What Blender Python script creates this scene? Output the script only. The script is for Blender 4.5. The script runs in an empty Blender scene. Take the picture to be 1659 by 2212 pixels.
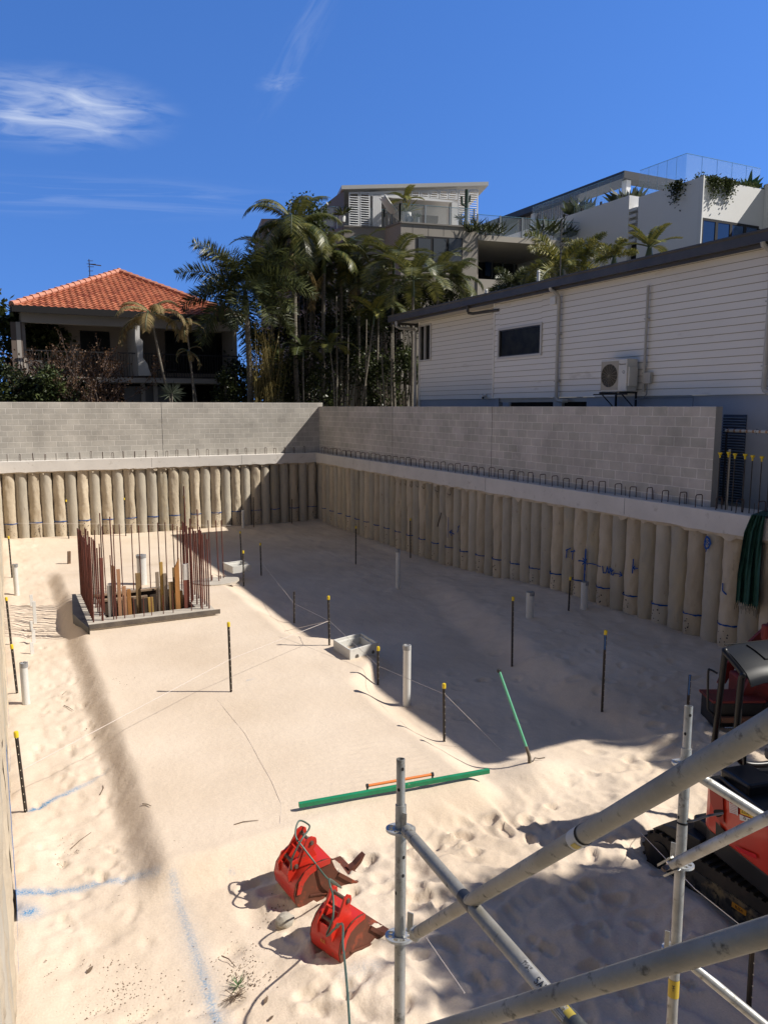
import bpy, math, random
import numpy as np
from mathutils import Vector, Matrix
sc = bpy.context.scene
R = math.radians
# ---------------------------------------------------------------- camera
W, H = 1659.0, 2212.0            # measuring frame of the photograph
FL, PITCH, YAW = 1640.0, R(7.9148), R(26.7478)
CZ = 4.84                        # eye height above the sand
cam = bpy.data.cameras.new("camera"); cam.sensor_fit = 'VERTICAL'; cam.sensor_height = 36.0
cam.lens = FL / H * 36.0; cam.clip_start = 0.05; cam.clip_end = 2000
co = bpy.data.objects.new("camera", cam); sc.collection.objects.link(co); sc.camera = co
co.location = (0, 0, CZ); co.rotation_euler = (R(90) - PITCH, 0, -YAW)
sc.render.resolution_x = 767; sc.render.resolution_y = 1024
# ---------------------------------------------------------------- sky and sun
SUND = Vector((1.01, -0.55, 1.13)).normalized()
SEL = math.asin(SUND.z); SAZ = math.atan2(SUND.x, SUND.y)
world = bpy.data.worlds.new("World"); sc.world = world; world.use_nodes = True
wt = world.node_tree; wt.nodes.clear()
def N(t, typ, **kw):
    n = t.nodes.new(typ)
    for k, v in kw.items():
        if k.startswith('i_'):
            k = k[2:]; k = int(k) if k.isdigit() else k.replace('_', ' ')
            n.inputs[k].default_value = v
        else: setattr(n, k, v)
    return n
sky = N(wt, 'ShaderNodeTexSky', sky_type='NISHITA', sun_disc=False, sun_elevation=SEL, sun_rotation=SAZ,
        altitude=50, air_density=1.0, dust_density=0.1, ozone_density=2.0)
skc = N(wt, 'ShaderNodeTexCoord'); skm = N(wt, 'ShaderNodeVectorMath', operation='MULTIPLY_ADD'); wt.links.new(skc.outputs['Generated'], skm.inputs[0]); skm.inputs[1].default_value = (1, 1, .8); skm.inputs[2].default_value = (0, 0, .30)
skn = N(wt, 'ShaderNodeVectorMath', operation='NORMALIZE'); wt.links.new(skm.outputs[0], skn.inputs[0]); wt.links.new(skn.outputs[0], sky.inputs['Vector'])
hs = N(wt, 'ShaderNodeHueSaturation', i_Saturation=1.22, i_Value=1.0, i_Hue=0.503)
wt.links.new(sky.outputs[0], hs.inputs['Color'])
# thin cirrus wisps, by direction in the sky
tc = N(wt, 'ShaderNodeTexCoord'); 
def wisp(center, stretch, rot, size, thr, seed, prev, amt):
    mp = N(wt, 'ShaderNodeVectorMath', operation='SUBTRACT'); wt.links.new(tc.outputs['Generated'], mp.inputs[0]); mp.inputs[1].default_value = center
    c = Vector(center).normalized(); e = Vector((c.y, -c.x, 0)).normalized(); u = e.cross(c)
    a = e * math.cos(rot) + u * math.sin(rot); b = -e * math.sin(rot) + u * math.cos(rot)
    da = N(wt, 'ShaderNodeVectorMath', operation='DOT_PRODUCT'); da.inputs[1].default_value = a / stretch[0]; wt.links.new(mp.outputs[0], da.inputs[0])
    db = N(wt, 'ShaderNodeVectorMath', operation='DOT_PRODUCT'); db.inputs[1].default_value = b / stretch[1]; wt.links.new(mp.outputs[0], db.inputs[0])
    cb = N(wt, 'ShaderNodeCombineXYZ'); wt.links.new(da.outputs['Value'], cb.inputs[0]); wt.links.new(db.outputs['Value'], cb.inputs[1])
    ln = N(wt, 'ShaderNodeVectorMath', operation='LENGTH'); wt.links.new(cb.outputs[0], ln.inputs[0])
    fall = N(wt, 'ShaderNodeMapRange', interpolation_type='SMOOTHSTEP'); fall.inputs[1].default_value = 1.0; fall.inputs[2].default_value = 0.15
    wt.links.new(ln.outputs['Value'], fall.inputs[0])
    ad = N(wt, 'ShaderNodeVectorMath', operation='ADD'); wt.links.new(cb.outputs[0], ad.inputs[0]); ad.inputs[1].default_value = (seed, seed * .7, 0)
    sc_ = N(wt, 'ShaderNodeVectorMath', operation='MULTIPLY'); wt.links.new(ad.outputs[0], sc_.inputs[0]); sc_.inputs[1].default_value = (1, size, 1)
    no = N(wt, 'ShaderNodeTexNoise', i_Scale=1.7, i_Detail=9.0, i_Roughness=.56, i_Distortion=.9); wt.links.new(sc_.outputs[0], no.inputs['Vector'])
    mr = N(wt, 'ShaderNodeMapRange'); mr.inputs[1].default_value = thr; mr.inputs[2].default_value = thr + .4; wt.links.new(no.outputs[0], mr.inputs[0])
    mu = N(wt, 'ShaderNodeMath', operation='MULTIPLY'); wt.links.new(fall.outputs[0], mu.inputs[0]); wt.links.new(mr.outputs[0], mu.inputs[1])
    m2 = N(wt, 'ShaderNodeMath', operation='MULTIPLY', i_1=amt); wt.links.new(mu.outputs[0], m2.inputs[0])
    mx = N(wt, 'ShaderNodeMixRGB'); mx.inputs[2].default_value = (7.0, 7.6, 8.6, 1)
    wt.links.new(m2.outputs[0], mx.inputs[0]); wt.links.new(prev, mx.inputs[1])
    return mx.outputs[0]
sp, cp, sy, cy = math.sin(PITCH), math.cos(PITCH), math.sin(YAW), math.cos(YAW)
F_ = Vector((sy * cp, cy * cp, -sp)); R_ = Vector((cy, -sy, 0)); U_ = R_.cross(F_); CAM = Vector((0, 0, CZ))
def ray(x, y): return F_ + R_ * ((x - W / 2) / FL) - U_ * ((y - H / 2) / FL)
def onz(x, y, z=0.0): d = ray(x, y); return CAM + d * ((z - CZ) / d.z)
def onx(x, y, X): d = ray(x, y); return CAM + d * (X / d.x)
def ony(x, y, Y): d = ray(x, y); return CAM + d * (Y / d.y)
def at(x, y, depth): return CAM + ray(x, y) * depth
def proj(p):
    v = Vector(p) - CAM; k = v.dot(F_)
    return W / 2 + FL * v.dot(R_) / k, H / 2 - FL * v.dot(U_) / k, k
tint = N(wt, 'ShaderNodeMixRGB', blend_type='MULTIPLY', i_0=1.0); tint.inputs[2].default_value = (1.15, 1.33, 1.72, 1); wt.links.new(hs.outputs[0], tint.inputs[1])
# unseen pale sky overhead and behind the viewer, added as fill for the shadows
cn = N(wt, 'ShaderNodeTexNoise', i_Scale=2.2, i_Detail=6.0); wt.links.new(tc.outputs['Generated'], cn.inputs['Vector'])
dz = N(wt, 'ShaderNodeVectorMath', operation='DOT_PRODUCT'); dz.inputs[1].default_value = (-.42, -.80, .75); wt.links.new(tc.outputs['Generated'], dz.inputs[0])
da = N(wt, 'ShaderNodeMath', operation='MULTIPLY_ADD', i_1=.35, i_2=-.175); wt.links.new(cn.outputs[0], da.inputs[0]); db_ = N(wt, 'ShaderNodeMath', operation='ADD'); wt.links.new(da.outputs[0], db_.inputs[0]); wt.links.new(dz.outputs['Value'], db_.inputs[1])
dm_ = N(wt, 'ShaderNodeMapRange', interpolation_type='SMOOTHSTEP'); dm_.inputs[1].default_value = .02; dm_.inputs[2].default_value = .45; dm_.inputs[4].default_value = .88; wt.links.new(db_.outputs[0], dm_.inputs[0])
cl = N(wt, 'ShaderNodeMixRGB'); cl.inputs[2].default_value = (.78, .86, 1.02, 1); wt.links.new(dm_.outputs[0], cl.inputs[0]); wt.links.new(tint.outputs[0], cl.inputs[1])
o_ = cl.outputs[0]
o_ = wisp(ray(120, 235).normalized(), (.150, .05), R(4), 1.7, .36, 3.1, o_, .75)
o_ = wisp(ray(650, 90).normalized(), (.12, .028), R(58), 1.3, .42, 8.4, o_, .11)
o_ = wisp(ray(605, 178).normalized(), (.035, .014), R(12), 1.2, .38, 5.7, o_, .2)
o_ = wisp(ray(200, 425).normalized(), (.32, .03), R(3), 1.5, .45, 1.7, o_, .22)
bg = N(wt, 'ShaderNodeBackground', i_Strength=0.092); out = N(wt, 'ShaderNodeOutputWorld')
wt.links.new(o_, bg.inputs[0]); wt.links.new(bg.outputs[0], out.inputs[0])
sl = bpy.data.lights.new("sun", 'SUN'); sl.energy = 4.6; sl.angle = R(0.55); sl.color = (1.0, .945, .86)
so = bpy.data.objects.new("sun", sl); sc.collection.objects.link(so); so.location = (30, -15, 40)
so.rotation_euler = SUND.to_track_quat('Z', 'Y').to_euler()
sc.view_settings.view_transform = 'Standard'; sc.view_settings.look = 'None'
sc.view_settings.exposure = 0.36; sc.view_settings.gamma = 1.0
# ---------------------------------------------------------------- helpers
rnd = random.Random(7)
ORD = 'first second third fourth fifth sixth seventh eighth ninth tenth eleventh twelfth thirteenth fourteenth fifteenth sixteenth seventeenth eighteenth nineteenth'.split()
TEN = {2: 'twent', 3: 'thirt', 4: 'fort', 5: 'fift', 6: 'sixt', 7: 'sevent'}
def nth(n):
    if n < 20: return ORD[n - 1]
    t, u = divmod(n, 10); return TEN[t] + ('ieth' if u == 0 else 'y ' + ORD[u - 1])
LOC = {}
def lk(o): sc.collection.objects.link(o); return o
def tag(o, label=None, cat=None, group=None, kind=None):
    if label: o['label'] = label
    if cat: o['category'] = cat
    if group: o['group'] = group
    if kind: o['kind'] = kind
    return o
def thing(name, label, cat, loc=(0, 0, 0), group=None, rz=0):
    o = lk(bpy.data.objects.new(name, None)); o.empty_display_size = .1
    o.location = loc; o.rotation_euler = (0, 0, rz); LOC[o.name] = Vector(loc)
    return tag(o, label, cat, group)
def dup(root, loc, rz=None, label=None, group=None, scale=None):
    r = lk(root.copy()); r.location = loc
    if rz is not None: r.rotation_euler = (0, 0, rz)
    if scale is not None: r.scale = scale
    if label: r['label'] = label
    if group: r['group'] = group
    for ch in list(root.children):
        c = lk(ch.copy()); c.parent = r
        for g in list(ch.children):
            d = lk(g.copy()); d.parent = c
    return r
class MB:
    def __init__(s): s.v = []; s.f = []; s.mi = []; s.cur = 0
    def add(s, vs, fs):
        n = len(s.v); s.v += [tuple(v) for v in vs]; s.f += [tuple(i + n for i in f) for f in fs]; s.mi += [s.cur] * len(fs); return s
    def box(s, c, d, m=None):
        x, y, z = d[0] / 2, d[1] / 2, d[2] / 2
        vs = [Vector((a * x, b * y, e * z)) for a in (-1, 1) for b in (-1, 1) for e in (-1, 1)]
        if m is not None: vs = [m @ v for v in vs]
        c = Vector(c)
        return s.add([v + c for v in vs], [(0, 1, 3, 2), (4, 6, 7, 5), (0, 4, 5, 1), (2, 3, 7, 6), (0, 2, 6, 4), (1, 5, 7, 3)])
    def bb(s, x0, x1, y0, y1, z0, z1): return s.box(((x0 + x1) / 2, (y0 + y1) / 2, (z0 + z1) / 2), (x1 - x0, y1 - y0, z1 - z0))
    def quad(s, a, b, c, d): return s.add([a, b, c, d], [(0, 1, 2, 3)])
    def tube(s, pts, r, n=8, caps=True, closed=False):
        pts = [Vector(p) for p in pts]; k = len(pts); rs = r if isinstance(r, (list, tuple)) else [r] * k
        vs = []; fs = []; prev = None
        for i, p in enumerate(pts):
            if closed: t = pts[(i + 1) % k] - pts[i - 1]
            else: t = pts[min(i + 1, k - 1)] - pts[max(i - 1, 0)]
            t = t.normalized() if t.length > 1e-9 else Vector((0, 0, 1))
            if prev is None:
                a = Vector((0, 0, 1)) if abs(t.z) < .9 else Vector((1, 0, 0)); prev = t.cross(a).normalized()
            prev = (prev - t * prev.dot(t)).normalized(); q = t.cross(prev)
            for j in range(n):
                th = 2 * math.pi * j / n; vs.append(p + (prev * math.cos(th) + q * math.sin(th)) * rs[i])
        m = k if closed else k - 1
        for i in range(m):
            for j in range(n):
                a = i * n + j; b = i * n + (j + 1) % n; i2 = (i + 1) % k
                fs.append((a, b, i2 * n + (j + 1) % n, i2 * n + j))
        if caps and not closed: fs += [tuple(range(n - 1, -1, -1)), tuple((k - 1) * n + j for j in range(n))]
        return s.add(vs, fs)
    def cyl(s, a, b, r, n=16, r2=None, caps=True): return s.tube([a, b], [r, r if r2 is None else r2], n, caps)
    def ring(s, a, b, ro, ri, n=16):     # hollow tube
        a, b = Vector(a), Vector(b); t = (b - a).normalized(); u = t.orthogonal().normalized(); w = t.cross(u); vs = []
        for p, r in ((a, ro), (b, ro), (b, ri), (a, ri)):
            vs += [p + (u * math.cos(2 * math.pi * j / n) + w * math.sin(2 * math.pi * j / n)) * r for j in range(n)]
        fs = [(k * n + j, k * n + (j + 1) % n, ((k + 1) % 4) * n + (j + 1) % n, ((k + 1) % 4) * n + j) for k in range(4) for j in range(n)]
        return s.add(vs, fs)
    def prism(s, poly, fn, d0, d1):     # poly 2-D, fn(u, v, d) -> point
        n = len(poly); vs = [fn(u, v, d0) for u, v in poly] + [fn(u, v, d1) for u, v in poly]
        return s.add(vs, [tuple(range(n - 1, -1, -1)), tuple(range(n, 2 * n))] + [(i, (i + 1) % n, n + (i + 1) % n, n + i) for i in range(n)])
    def build(s, name, mat, parent=None, smooth=False, bevel=0, world=True, normals=True):
        me = bpy.data.meshes.new(name); v = s.v
        if parent is not None and world:
            p = parent
            while p.parent: p = p.parent
            L = LOC.get(p.name, Vector((0, 0, 0))); v = [(a - L.x, b - L.y, c - L.z) for a, b, c in v]
        me.from_pydata(v, [], s.f)
        for m in (mat if isinstance(mat, (list, tuple)) else [mat]): me.materials.append(m)
        if isinstance(mat, (list, tuple)): me.polygons.foreach_set('material_index', s.mi)
        if normals:
            import bmesh
            b = bmesh.new(); b.from_mesh(me); bmesh.ops.recalc_face_normals(b, faces=b.faces); b.to_mesh(me); b.free()
        o = lk(bpy.data.objects.new(name, me))
        if parent is not None: o.parent = parent
        if smooth:
            me.shade_smooth()
            if smooth != 2:
                me.set_sharp_from_angle(angle=R(38))
        if bevel:
            bm = o.modifiers.new('b', 'BEVEL'); bm.width = bevel; bm.segments = 2; bm.limit_method = 'ANGLE'
        return o
MATS = {}
def mat(name, col, rough=.8, col2=None, scale=4, lo=.35, hi=.65, bump=0, bscale=40, metal=0, spec=.5, island=0, stretch=(1, 1, 1), rand=0, coat=0, detail=6, dirt=None, dscale=9, dlo=.55, dhi=.62, bdist=.01, trans=0, glob=False, val=0):
    if name in MATS: return MATS[name]
    m = bpy.data.materials.new(name); m.use_nodes = True; t = m.node_tree; b = t.nodes['Principled BSDF']
    b.inputs['Roughness'].default_value = rough; b.inputs['Metallic'].default_value = metal
    b.inputs['Specular IOR Level'].default_value = spec; b.inputs['Coat Weight'].default_value = coat
    tc = N(t, 'ShaderNodeTexCoord'); oi = N(t, 'ShaderNodeObjectInfo'); geo = N(t, 'ShaderNodeNewGeometry')
    mp = N(t, 'ShaderNodeMapping'); mp.inputs['Scale'].default_value = stretch
    ad = N(t, 'ShaderNodeVectorMath', operation='ADD')
    sc3 = N(t, 'ShaderNodeVectorMath', operation='SCALE', i_Scale=37.0)
    if not glob: t.links.new(oi.outputs['Random'], sc3.inputs[0])
    t.links.new((geo.outputs['Position'] if glob else tc.outputs['Object']), ad.inputs[0]); t.links.new(sc3.outputs[0], ad.inputs[1])
    t.links.new(ad.outputs[0], mp.inputs[0])
    c4 = lambda c: (c[0], c[1], c[2], 1)
    base = None
    if col2:
        no = N(t, 'ShaderNodeTexNoise', i_Scale=scale, i_Detail=detail, i_Roughness=.6); t.links.new(mp.outputs[0], no.inputs['Vector'])
        mr = N(t, 'ShaderNodeMapRange'); mr.inputs[1].default_value = lo; mr.inputs[2].default_value = hi; t.links.new(no.outputs[0], mr.inputs[0])
        mx = N(t, 'ShaderNodeMixRGB'); mx.inputs[1].default_value = c4(col); mx.inputs[2].default_value = c4(col2)
        fac = mr.outputs[0]
        if island or rand:
            a2 = N(t, 'ShaderNodeMath', operation='MULTIPLY_ADD', use_clamp=True)
            t.links.new(geo.outputs['Random Per Island'] if island else oi.outputs['Random'], a2.inputs[0]); a2.inputs[1].default_value = island or rand
            a3 = N(t, 'ShaderNodeMath', operation='SUBTRACT', i_1=(island or rand) / 2); t.links.new(fac, a3.inputs[0]); t.links.new(a3.outputs[0], a2.inputs[2]); fac = a2.outputs[0]
        t.links.new(fac, mx.inputs[0]); base = mx.outputs[0]
    if val:
        h2 = N(t, 'ShaderNodeHueSaturation'); vv = N(t, 'ShaderNodeMapRange'); vv.inputs[3].default_value = 1 - val; vv.inputs[4].default_value = 1 + val
        t.links.new(oi.outputs['Random'], vv.inputs[0]); t.links.new(vv.outputs[0], h2.inputs['Value'])
        if base: t.links.new(base, h2.inputs['Color'])
        else: h2.inputs['Color'].default_value = c4(col)
        base = h2.outputs[0]
    if dirt:
        n2 = N(t, 'ShaderNodeTexNoise', i_Scale=dscale, i_Detail=8.0, i_Roughness=.65); t.links.new(mp.outputs[0], n2.inputs['Vector'])
        m2 = N(t, 'ShaderNodeMapRange'); m2.inputs[1].default_value = dlo; m2.inputs[2].default_value = dhi; t.links.new(n2.outputs[0], m2.inputs[0])
        mx2 = N(t, 'ShaderNodeMixRGB'); mx2.inputs[1].default_value = c4(col); mx2.inputs[2].default_value = c4(dirt)
        if base: t.links.new(base, mx2.inputs[1])
        t.links.new(m2.outputs[0], mx2.inputs[0]); base = mx2.outputs[0]
        rr = N(t, 'ShaderNodeMapRange'); rr.inputs[3].default_value = rough; rr.inputs[4].default_value = min(1, rough + .35); t.links.new(m2.outputs[0], rr.inputs[0]); t.links.new(rr.outputs[0], b.inputs['Roughness'])
    if base: t.links.new(base, b.inputs['Base Color'])
    else: b.inputs['Base Color'].default_value = c4(col)
    if bump:
        nb = N(t, 'ShaderNodeTexNoise', i_Scale=bscale, i_Detail=5.0, i_Roughness=.6); t.links.new(mp.outputs[0], nb.inputs['Vector'])
        bp = N(t, 'ShaderNodeBump', i_Strength=bump, i_Distance=bdist); t.links.new(nb.outputs[0], bp.inputs['Height']); t.links.new(bp.outputs[0], b.inputs['Normal'])
    if trans:
        tr = N(t, 'ShaderNodeBsdfTranslucent'); ms = N(t, 'ShaderNodeMixShader', i_0=trans)
        if base: t.links.new(base, tr.inputs[0])
        else: tr.inputs[0].default_value = c4(col)
        t.links.new(b.outputs[0], ms.inputs[1]); t.links.new(tr.outputs[0], ms.inputs[2]); t.links.new(ms.outputs[0], t.nodes['Material Output'].inputs[0])
    MATS[name] = m; return m
def glass_mat(name, col=(.75, .85, .85), alpha=.25, rough=.03):
    m = bpy.data.materials.new(name); m.use_nodes = True; t = m.node_tree; b = t.nodes['Principled BSDF']
    b.inputs['Base Color'].default_value = (*col, 1); b.inputs['Roughness'].default_value = rough; b.inputs['Alpha'].default_value = alpha
    b.inputs['Specular IOR Level'].default_value = .8
    return m
# numpy value noise
LAT = {}
def vnoise(x, y, seed):
    if seed not in LAT: LAT[seed] = np.random.RandomState(seed).rand(256, 256)
    g = LAT[seed]
    xi = np.floor(x).astype(int); yi = np.floor(y).astype(int); fx = x - xi; fy = y - yi
    fx = fx * fx * (3 - 2 * fx); fy = fy * fy * (3 - 2 * fy)
    a = g[xi % 256, yi % 256]; b = g[(xi + 1) % 256, yi % 256]; c = g[xi % 256, (yi + 1) % 256]; d = g[(xi + 1) % 256, (yi + 1) % 256]
    return (a * (1 - fx) + b * fx) * (1 - fy) + (c * (1 - fx) + d * fx) * fy - .5
def fbm(x, y, seed, o=4, g=.5):
    s = 0; a = 1
    for i in range(o):
        s = s + a * vnoise(x * 2 ** i + 13.7 * i, y * 2 ** i + 7.1 * i, seed + i); a *= g
    return s
def ss(a, b, x):
    t = np.clip((x - a) / (b - a), 0, 1); return t * t * (3 - 2 * t)
def sand_base(x, y):
    n = fbm(x * 1.3, y * 1.3, 5, 3) * .10; n2 = fbm(x * 2, y * 2, 9, 3) * .05
    box = np.exp(-((y - 12.75) / 1.15) ** 4)
    xr = 4.92 + .95 * box + n
    pl = ss(.92 + n2, 1.34 + n2, x) * (1 - ss(xr, xr + .55, x)) * ss(7.0 + n, 7.5 + n, y) * (1 - ss(21.8, 24.5, y))
    z = .23 * pl
    bank = ss(0, 1.0, x - (7.7 + n * 2 + np.clip(y - 10.4, 0, 20) * .28)) * (1 - ss(13.5, 20, y)) * ss(4.5, 7.5, y)
    z = z + .36 * bank * ss(5.5, 10, y)
    z = z + .16 * np.exp(-(((x - 6.05) / .42) ** 2 + ((y - 7.55) / .35) ** 2))       # small mound at the green handle
    z = z + .05 * np.exp(-((x - 11.7) / .35) ** 2) + .06 * np.exp(-((y - 29.6) / .5) ** 2) + .05 * np.exp(-((x + .05) / .25) ** 2)
    z = z + .10 * ss(24, 29, y) * ss(5, 0, x) 
    z = z - .20 * ss(5.75, 6.15, x) * (1 - ss(8.3, 9, x)) * (1 - ss(5.6, 6.1, y))
    hole = ss(1.72, 1.76, x) * (1 - ss(3.86, 3.9, x)) * ss(16.62, 16.66, y) * (1 - ss(18.9, 18.95, y))
    z = z * (1 - hole) - 1.0 * hole
    return z
def gz(x, y): return float(sand_base(np.array([x * 1.0]), np.array([y * 1.0]))[0])
def G(px, py, dz=0.0):
    z = 0.2
    for i in range(12):
        p = onz(px, py, z + dz); z = .5 * z + .5 * gz(p.x, p.y)
    p = onz(px, py, z + dz); return p
def topz(base, py):
    lo, hi = -1.0, 8.0
    for _ in range(40):
        m = (lo + hi) / 2
        if proj((base.x, base.y, base.z + m))[1] > py: lo = m
        else: hi = m
    return lo
# ================================================================ SETTING: sand floor of the pit
def make_sand():
    xs = np.arange(-.6, 12.75, .036)
    ys = np.concatenate([np.arange(-2.2, 3.9, .25), np.arange(3.9, 9, .03), np.arange(9, 14, .05), np.arange(14, 20.5, .08), np.arange(20.5, 30.6, .14)])
    # sharp walls of the lift-pit hole
    xs = np.sort(np.concatenate([xs, [1.725, 1.755, 3.865, 3.895]])); ys = np.sort(np.concatenate([ys, [16.625, 16.655, 18.905, 18.945]]))
    X, Y = np.meshgrid(xs, ys, indexing='xy')
    Z = sand_base(X, Y)
    hole = (Z < -.3)
    left = (1 - ss(.8, 1.15, X)) * ss(5.9, 6.6, Y)
    ft = fbm(X * 5.2, Y * 4.2, 21, 3); dm = np.maximum(0, vnoise(X * 6.5, Y * 5, 31) - .18)
    Z = Z + left * (.030 * ft - .10 * dm * ss(13, 11, Y))
    front = ss(1.55, 2.6, X + .25 * fbm(Y * .9, X, 3, 2)) * (1 - ss(6.7, 7.3, Y - .10 * (X - 3)))
    wx = fbm(X * .9, Y * .9, 41, 2); u = X * 1.9 + Y * 1.3 + 2.6 * wx; saw = u - np.floor(u); sh = np.where(saw < .8, saw / .8, (1 - saw) / .2)
    sh = sh * (vnoise(X * 1.6, Y * 1.6, 47) + .5)
    u2 = Y * 2.6 - X * 1.1 + 2.2 * fbm(X * 1.1 + 9, Y * 1.1, 43, 2); s2 = u2 - np.floor(u2); sh2 = np.where(s2 < .82, s2 / .82, (1 - s2) / .18) * (vnoise(X * 2 + 5, Y * 2, 53) + .4)
    Z = Z + front * (.12 * fbm(X * .8, Y * .8, 61, 2) + .075 * sh + .035 * sh2 + .035 * fbm(X * 4.5, Y * 4.5, 71, 3))
    # footprints and ruts near the toe of the platform
    for (fx, fy, rx, ry, dp) in [(2.15, 7.0, .16, .10, .05), (1.9, 6.55, .12, .2, .05), (3.1, 6.75, .13, .15, .08), (3.6, 6.4, .12, .2, .1), (4.05, 6.75, .12, .15, .06), (3.3, 5.95, .1, .13, .08), (1.55, 6.15, .12, .09, .04), (.75, 5.75, .16, .05, .025), (.45, 5.95, .12, .04, .02), (1.25, 5.6, .2, .05, .03)]:
        Z = Z - dp * np.exp(-(((X - fx) / rx) ** 2 + ((Y - fy) / ry) ** 2) ** 1.3)
    plat = ss(1.3, 1.6, X) * (1 - ss(4.7, 5.0, X)) * ss(7.4, 7.7, Y)
    Z = Z + plat * (.0035 * np.sin(46 * (X * .35 + Y) + 5 * fbm(X * 2, Y * 2, 81, 2)) * ss(2.9, 3.6, X) * ss(11, 9, Y) + .012 * fbm(X * 1.2, Y * 1.2, 83, 3) + .003 * fbm(X * 9, Y * 9, 85, 2))
    rt = ss(5.3, 6, X) * ss(7, 8, Y)
    Z = Z + rt * (.02 * fbm(X * 3, Y * 3, 91, 4) + ss(7.5, 9, X) * .05 * fbm(X * 2.4, Y * 2.4, 93, 3))
    Z = Z + .006 * fbm(X * 10, Y * 10, 95, 2) * (1 - plat) + .03 * fbm(X * .7, Y * .7, 97, 2) * (1 - plat)
    Z = Z + (1 - ss(1.2, 2, X)) * (1 - ss(5.7, 6.2, Y)) * .012 * fbm(X * 6, Y * 6, 99, 3)
    fq = np.random.RandomState(77)
    def dent(fx, fy, rx, ry, ang, dp):
        nonlocal Z
        ix = slice(*np.searchsorted(xs, [fx - .5, fx + .5])); iy = slice(*np.searchsorted(ys, [fy - .5, fy + .5]))
        dx, dy = X[iy, ix] - fx, Y[iy, ix] - fy; c, s_ = math.cos(ang), math.sin(ang); d = np.sqrt(((dx * c + dy * s_) / rx) ** 2 + ((-dx * s_ + dy * c) / ry) ** 2)
        Z[iy, ix] += -dp * (1 - ss(.55, 1.05, d)) + dp * .45 * np.exp(-((d - 1.25) / .22) ** 2)
    for k in range(95): dent(fq.uniform(.12, .95), fq.uniform(6.6, 18), fq.uniform(.045, .07), fq.uniform(.09, .14), fq.uniform(-.6, .6), fq.uniform(.008, .024))
    for k in range(120): dent(fq.uniform(1.9, 6.0), fq.uniform(4.0, 7.0), fq.uniform(.05, .09), fq.uniform(.08, .15), fq.uniform(0, 3.1), fq.uniform(.015, .05))
    for k in range(14): dent(fq.uniform(.2, 1.7), fq.uniform(4.6, 6.4), fq.uniform(.05, .08), fq.uniform(.08, .12), fq.uniform(0, 3.1), fq.uniform(.004, .012))
    for k in range(60): dent(fq.uniform(6.0, 11), fq.uniform(7.0, 12), fq.uniform(.06, .1), fq.uniform(.1, .16), fq.uniform(0, 3.1), fq.uniform(.01, .03))
    Z = Z + front * (.010 * fbm(X * 17, Y * 17, 101, 3) + .02 * np.maximum(0, fbm(X * 9, Y * 9, 105, 2)))
    Z = np.where(hole, sand_base(X, Y), Z)
    me = bpy.data.meshes.new('sand'); ny, nx = X.shape
    me.vertices.add(nx * ny); me.vertices.foreach_set('co', np.stack([X, Y, Z], -1).ravel().astype(np.float32))
    i = np.arange(ny - 1)[:, None] * nx + np.arange(nx - 1)[None, :]
    q = np.stack([i, i + 1, i + nx + 1, i + nx], -1).reshape(-1, 4)
    me.loops.add(q.size); me.loops.foreach_set('vertex_index', q.ravel().astype(np.int32))
    me.polygons.add(len(q)); me.polygons.foreach_set('loop_start', np.arange(0, q.size, 4, dtype=np.int32))
    me.update(calc_edges=True)
    # blue spray paint
    P = np.zeros_like(X)
    def line(pts, w, a0, a1):
        nonlocal P
        w3 = [G(*p) for p in pts]; L = len(w3) - 1
        for k in range(L):
            ax, ay, bx, by = w3[k].x, w3[k].y, w3[k + 1].x, w3[k + 1].y
            t = np.clip(((X - ax) * (bx - ax) + (Y - ay) * (by - ay)) / ((bx - ax) ** 2 + (by - ay) ** 2), 0, 1)
            d = np.hypot(X - ax - t * (bx - ax), Y - ay - t * (by - ay))
            a = a0 + (a1 - a0) * (k + t) / L; P = np.maximum(P, a * np.exp(-(d / w) ** 2))
    line([(70, 1752), (120, 1728), (180, 1698), (232, 1663)], .034, 1.2, .15)
    line([(38, 1931), (120, 1926), (240, 1905), (300, 1893), (340, 1885)], .05, .8, .3)
    line([(374, 1893), (400, 1990), (430, 2080), (452, 2150), (475, 2225)], .05, .35, .6)
    line([(374, 1893), (400, 1990), (430, 2080), (452, 2150), (475, 2225)], .13, .1, .22)
    line([(60, 1972), (72, 1967)], .05, 1.0, 1.0); line([(62, 1970), (70, 1970)], .11, .4, .4)
    line([(745, 2118), (770, 2108), (810, 2105)], .09, .16, .2); line([(760, 2150), (800, 2135)], .08, .12, .12)
    line([(535, 1469), (550, 1466)], .018, .8, .5); line([(500, 1885), (505, 1889)], .02, .5, .2)
    at_ = me.attributes.new('paint', 'FLOAT', 'POINT'); at_.data.foreach_set('value', P.ravel().astype(np.float32))
    D = left * .5 + front * .3 + (1 - ss(1.4, 2, X)) * (1 - ss(5.7, 6.2, Y)) * .6
    a2 = me.attributes.new('litter', 'FLOAT', 'POINT'); a2.data.foreach_set('value', D.ravel().astype(np.float32))
    me.shade_smooth()
    m = bpy.data.materials.new('sand'); m.use_nodes = True; t = m.node_tree; b = t.nodes['Principled BSDF']; b.inputs['Roughness'].default_value = .95; b.inputs['Specular IOR Level'].default_value = .15
    tc = N(t, 'ShaderNodeTexCoord'); n1 = N(t, 'ShaderNodeTexNoise', i_Scale=.55, i_Detail=7.0); n2 = N(t, 'ShaderNodeTexNoise', i_Scale=55.0, i_Detail=4.0); n3 = N(t, 'ShaderNodeTexNoise', i_Scale=13.0, i_Detail=6.0)
    for n in (n1, n2, n3): t.links.new(tc.outputs['Object'], n.inputs['Vector'])
    r1 = N(t, 'ShaderNodeValToRGB'); t.links.new(n1.outputs[0], r1.inputs[0]); e = r1.color_ramp.elements
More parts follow.
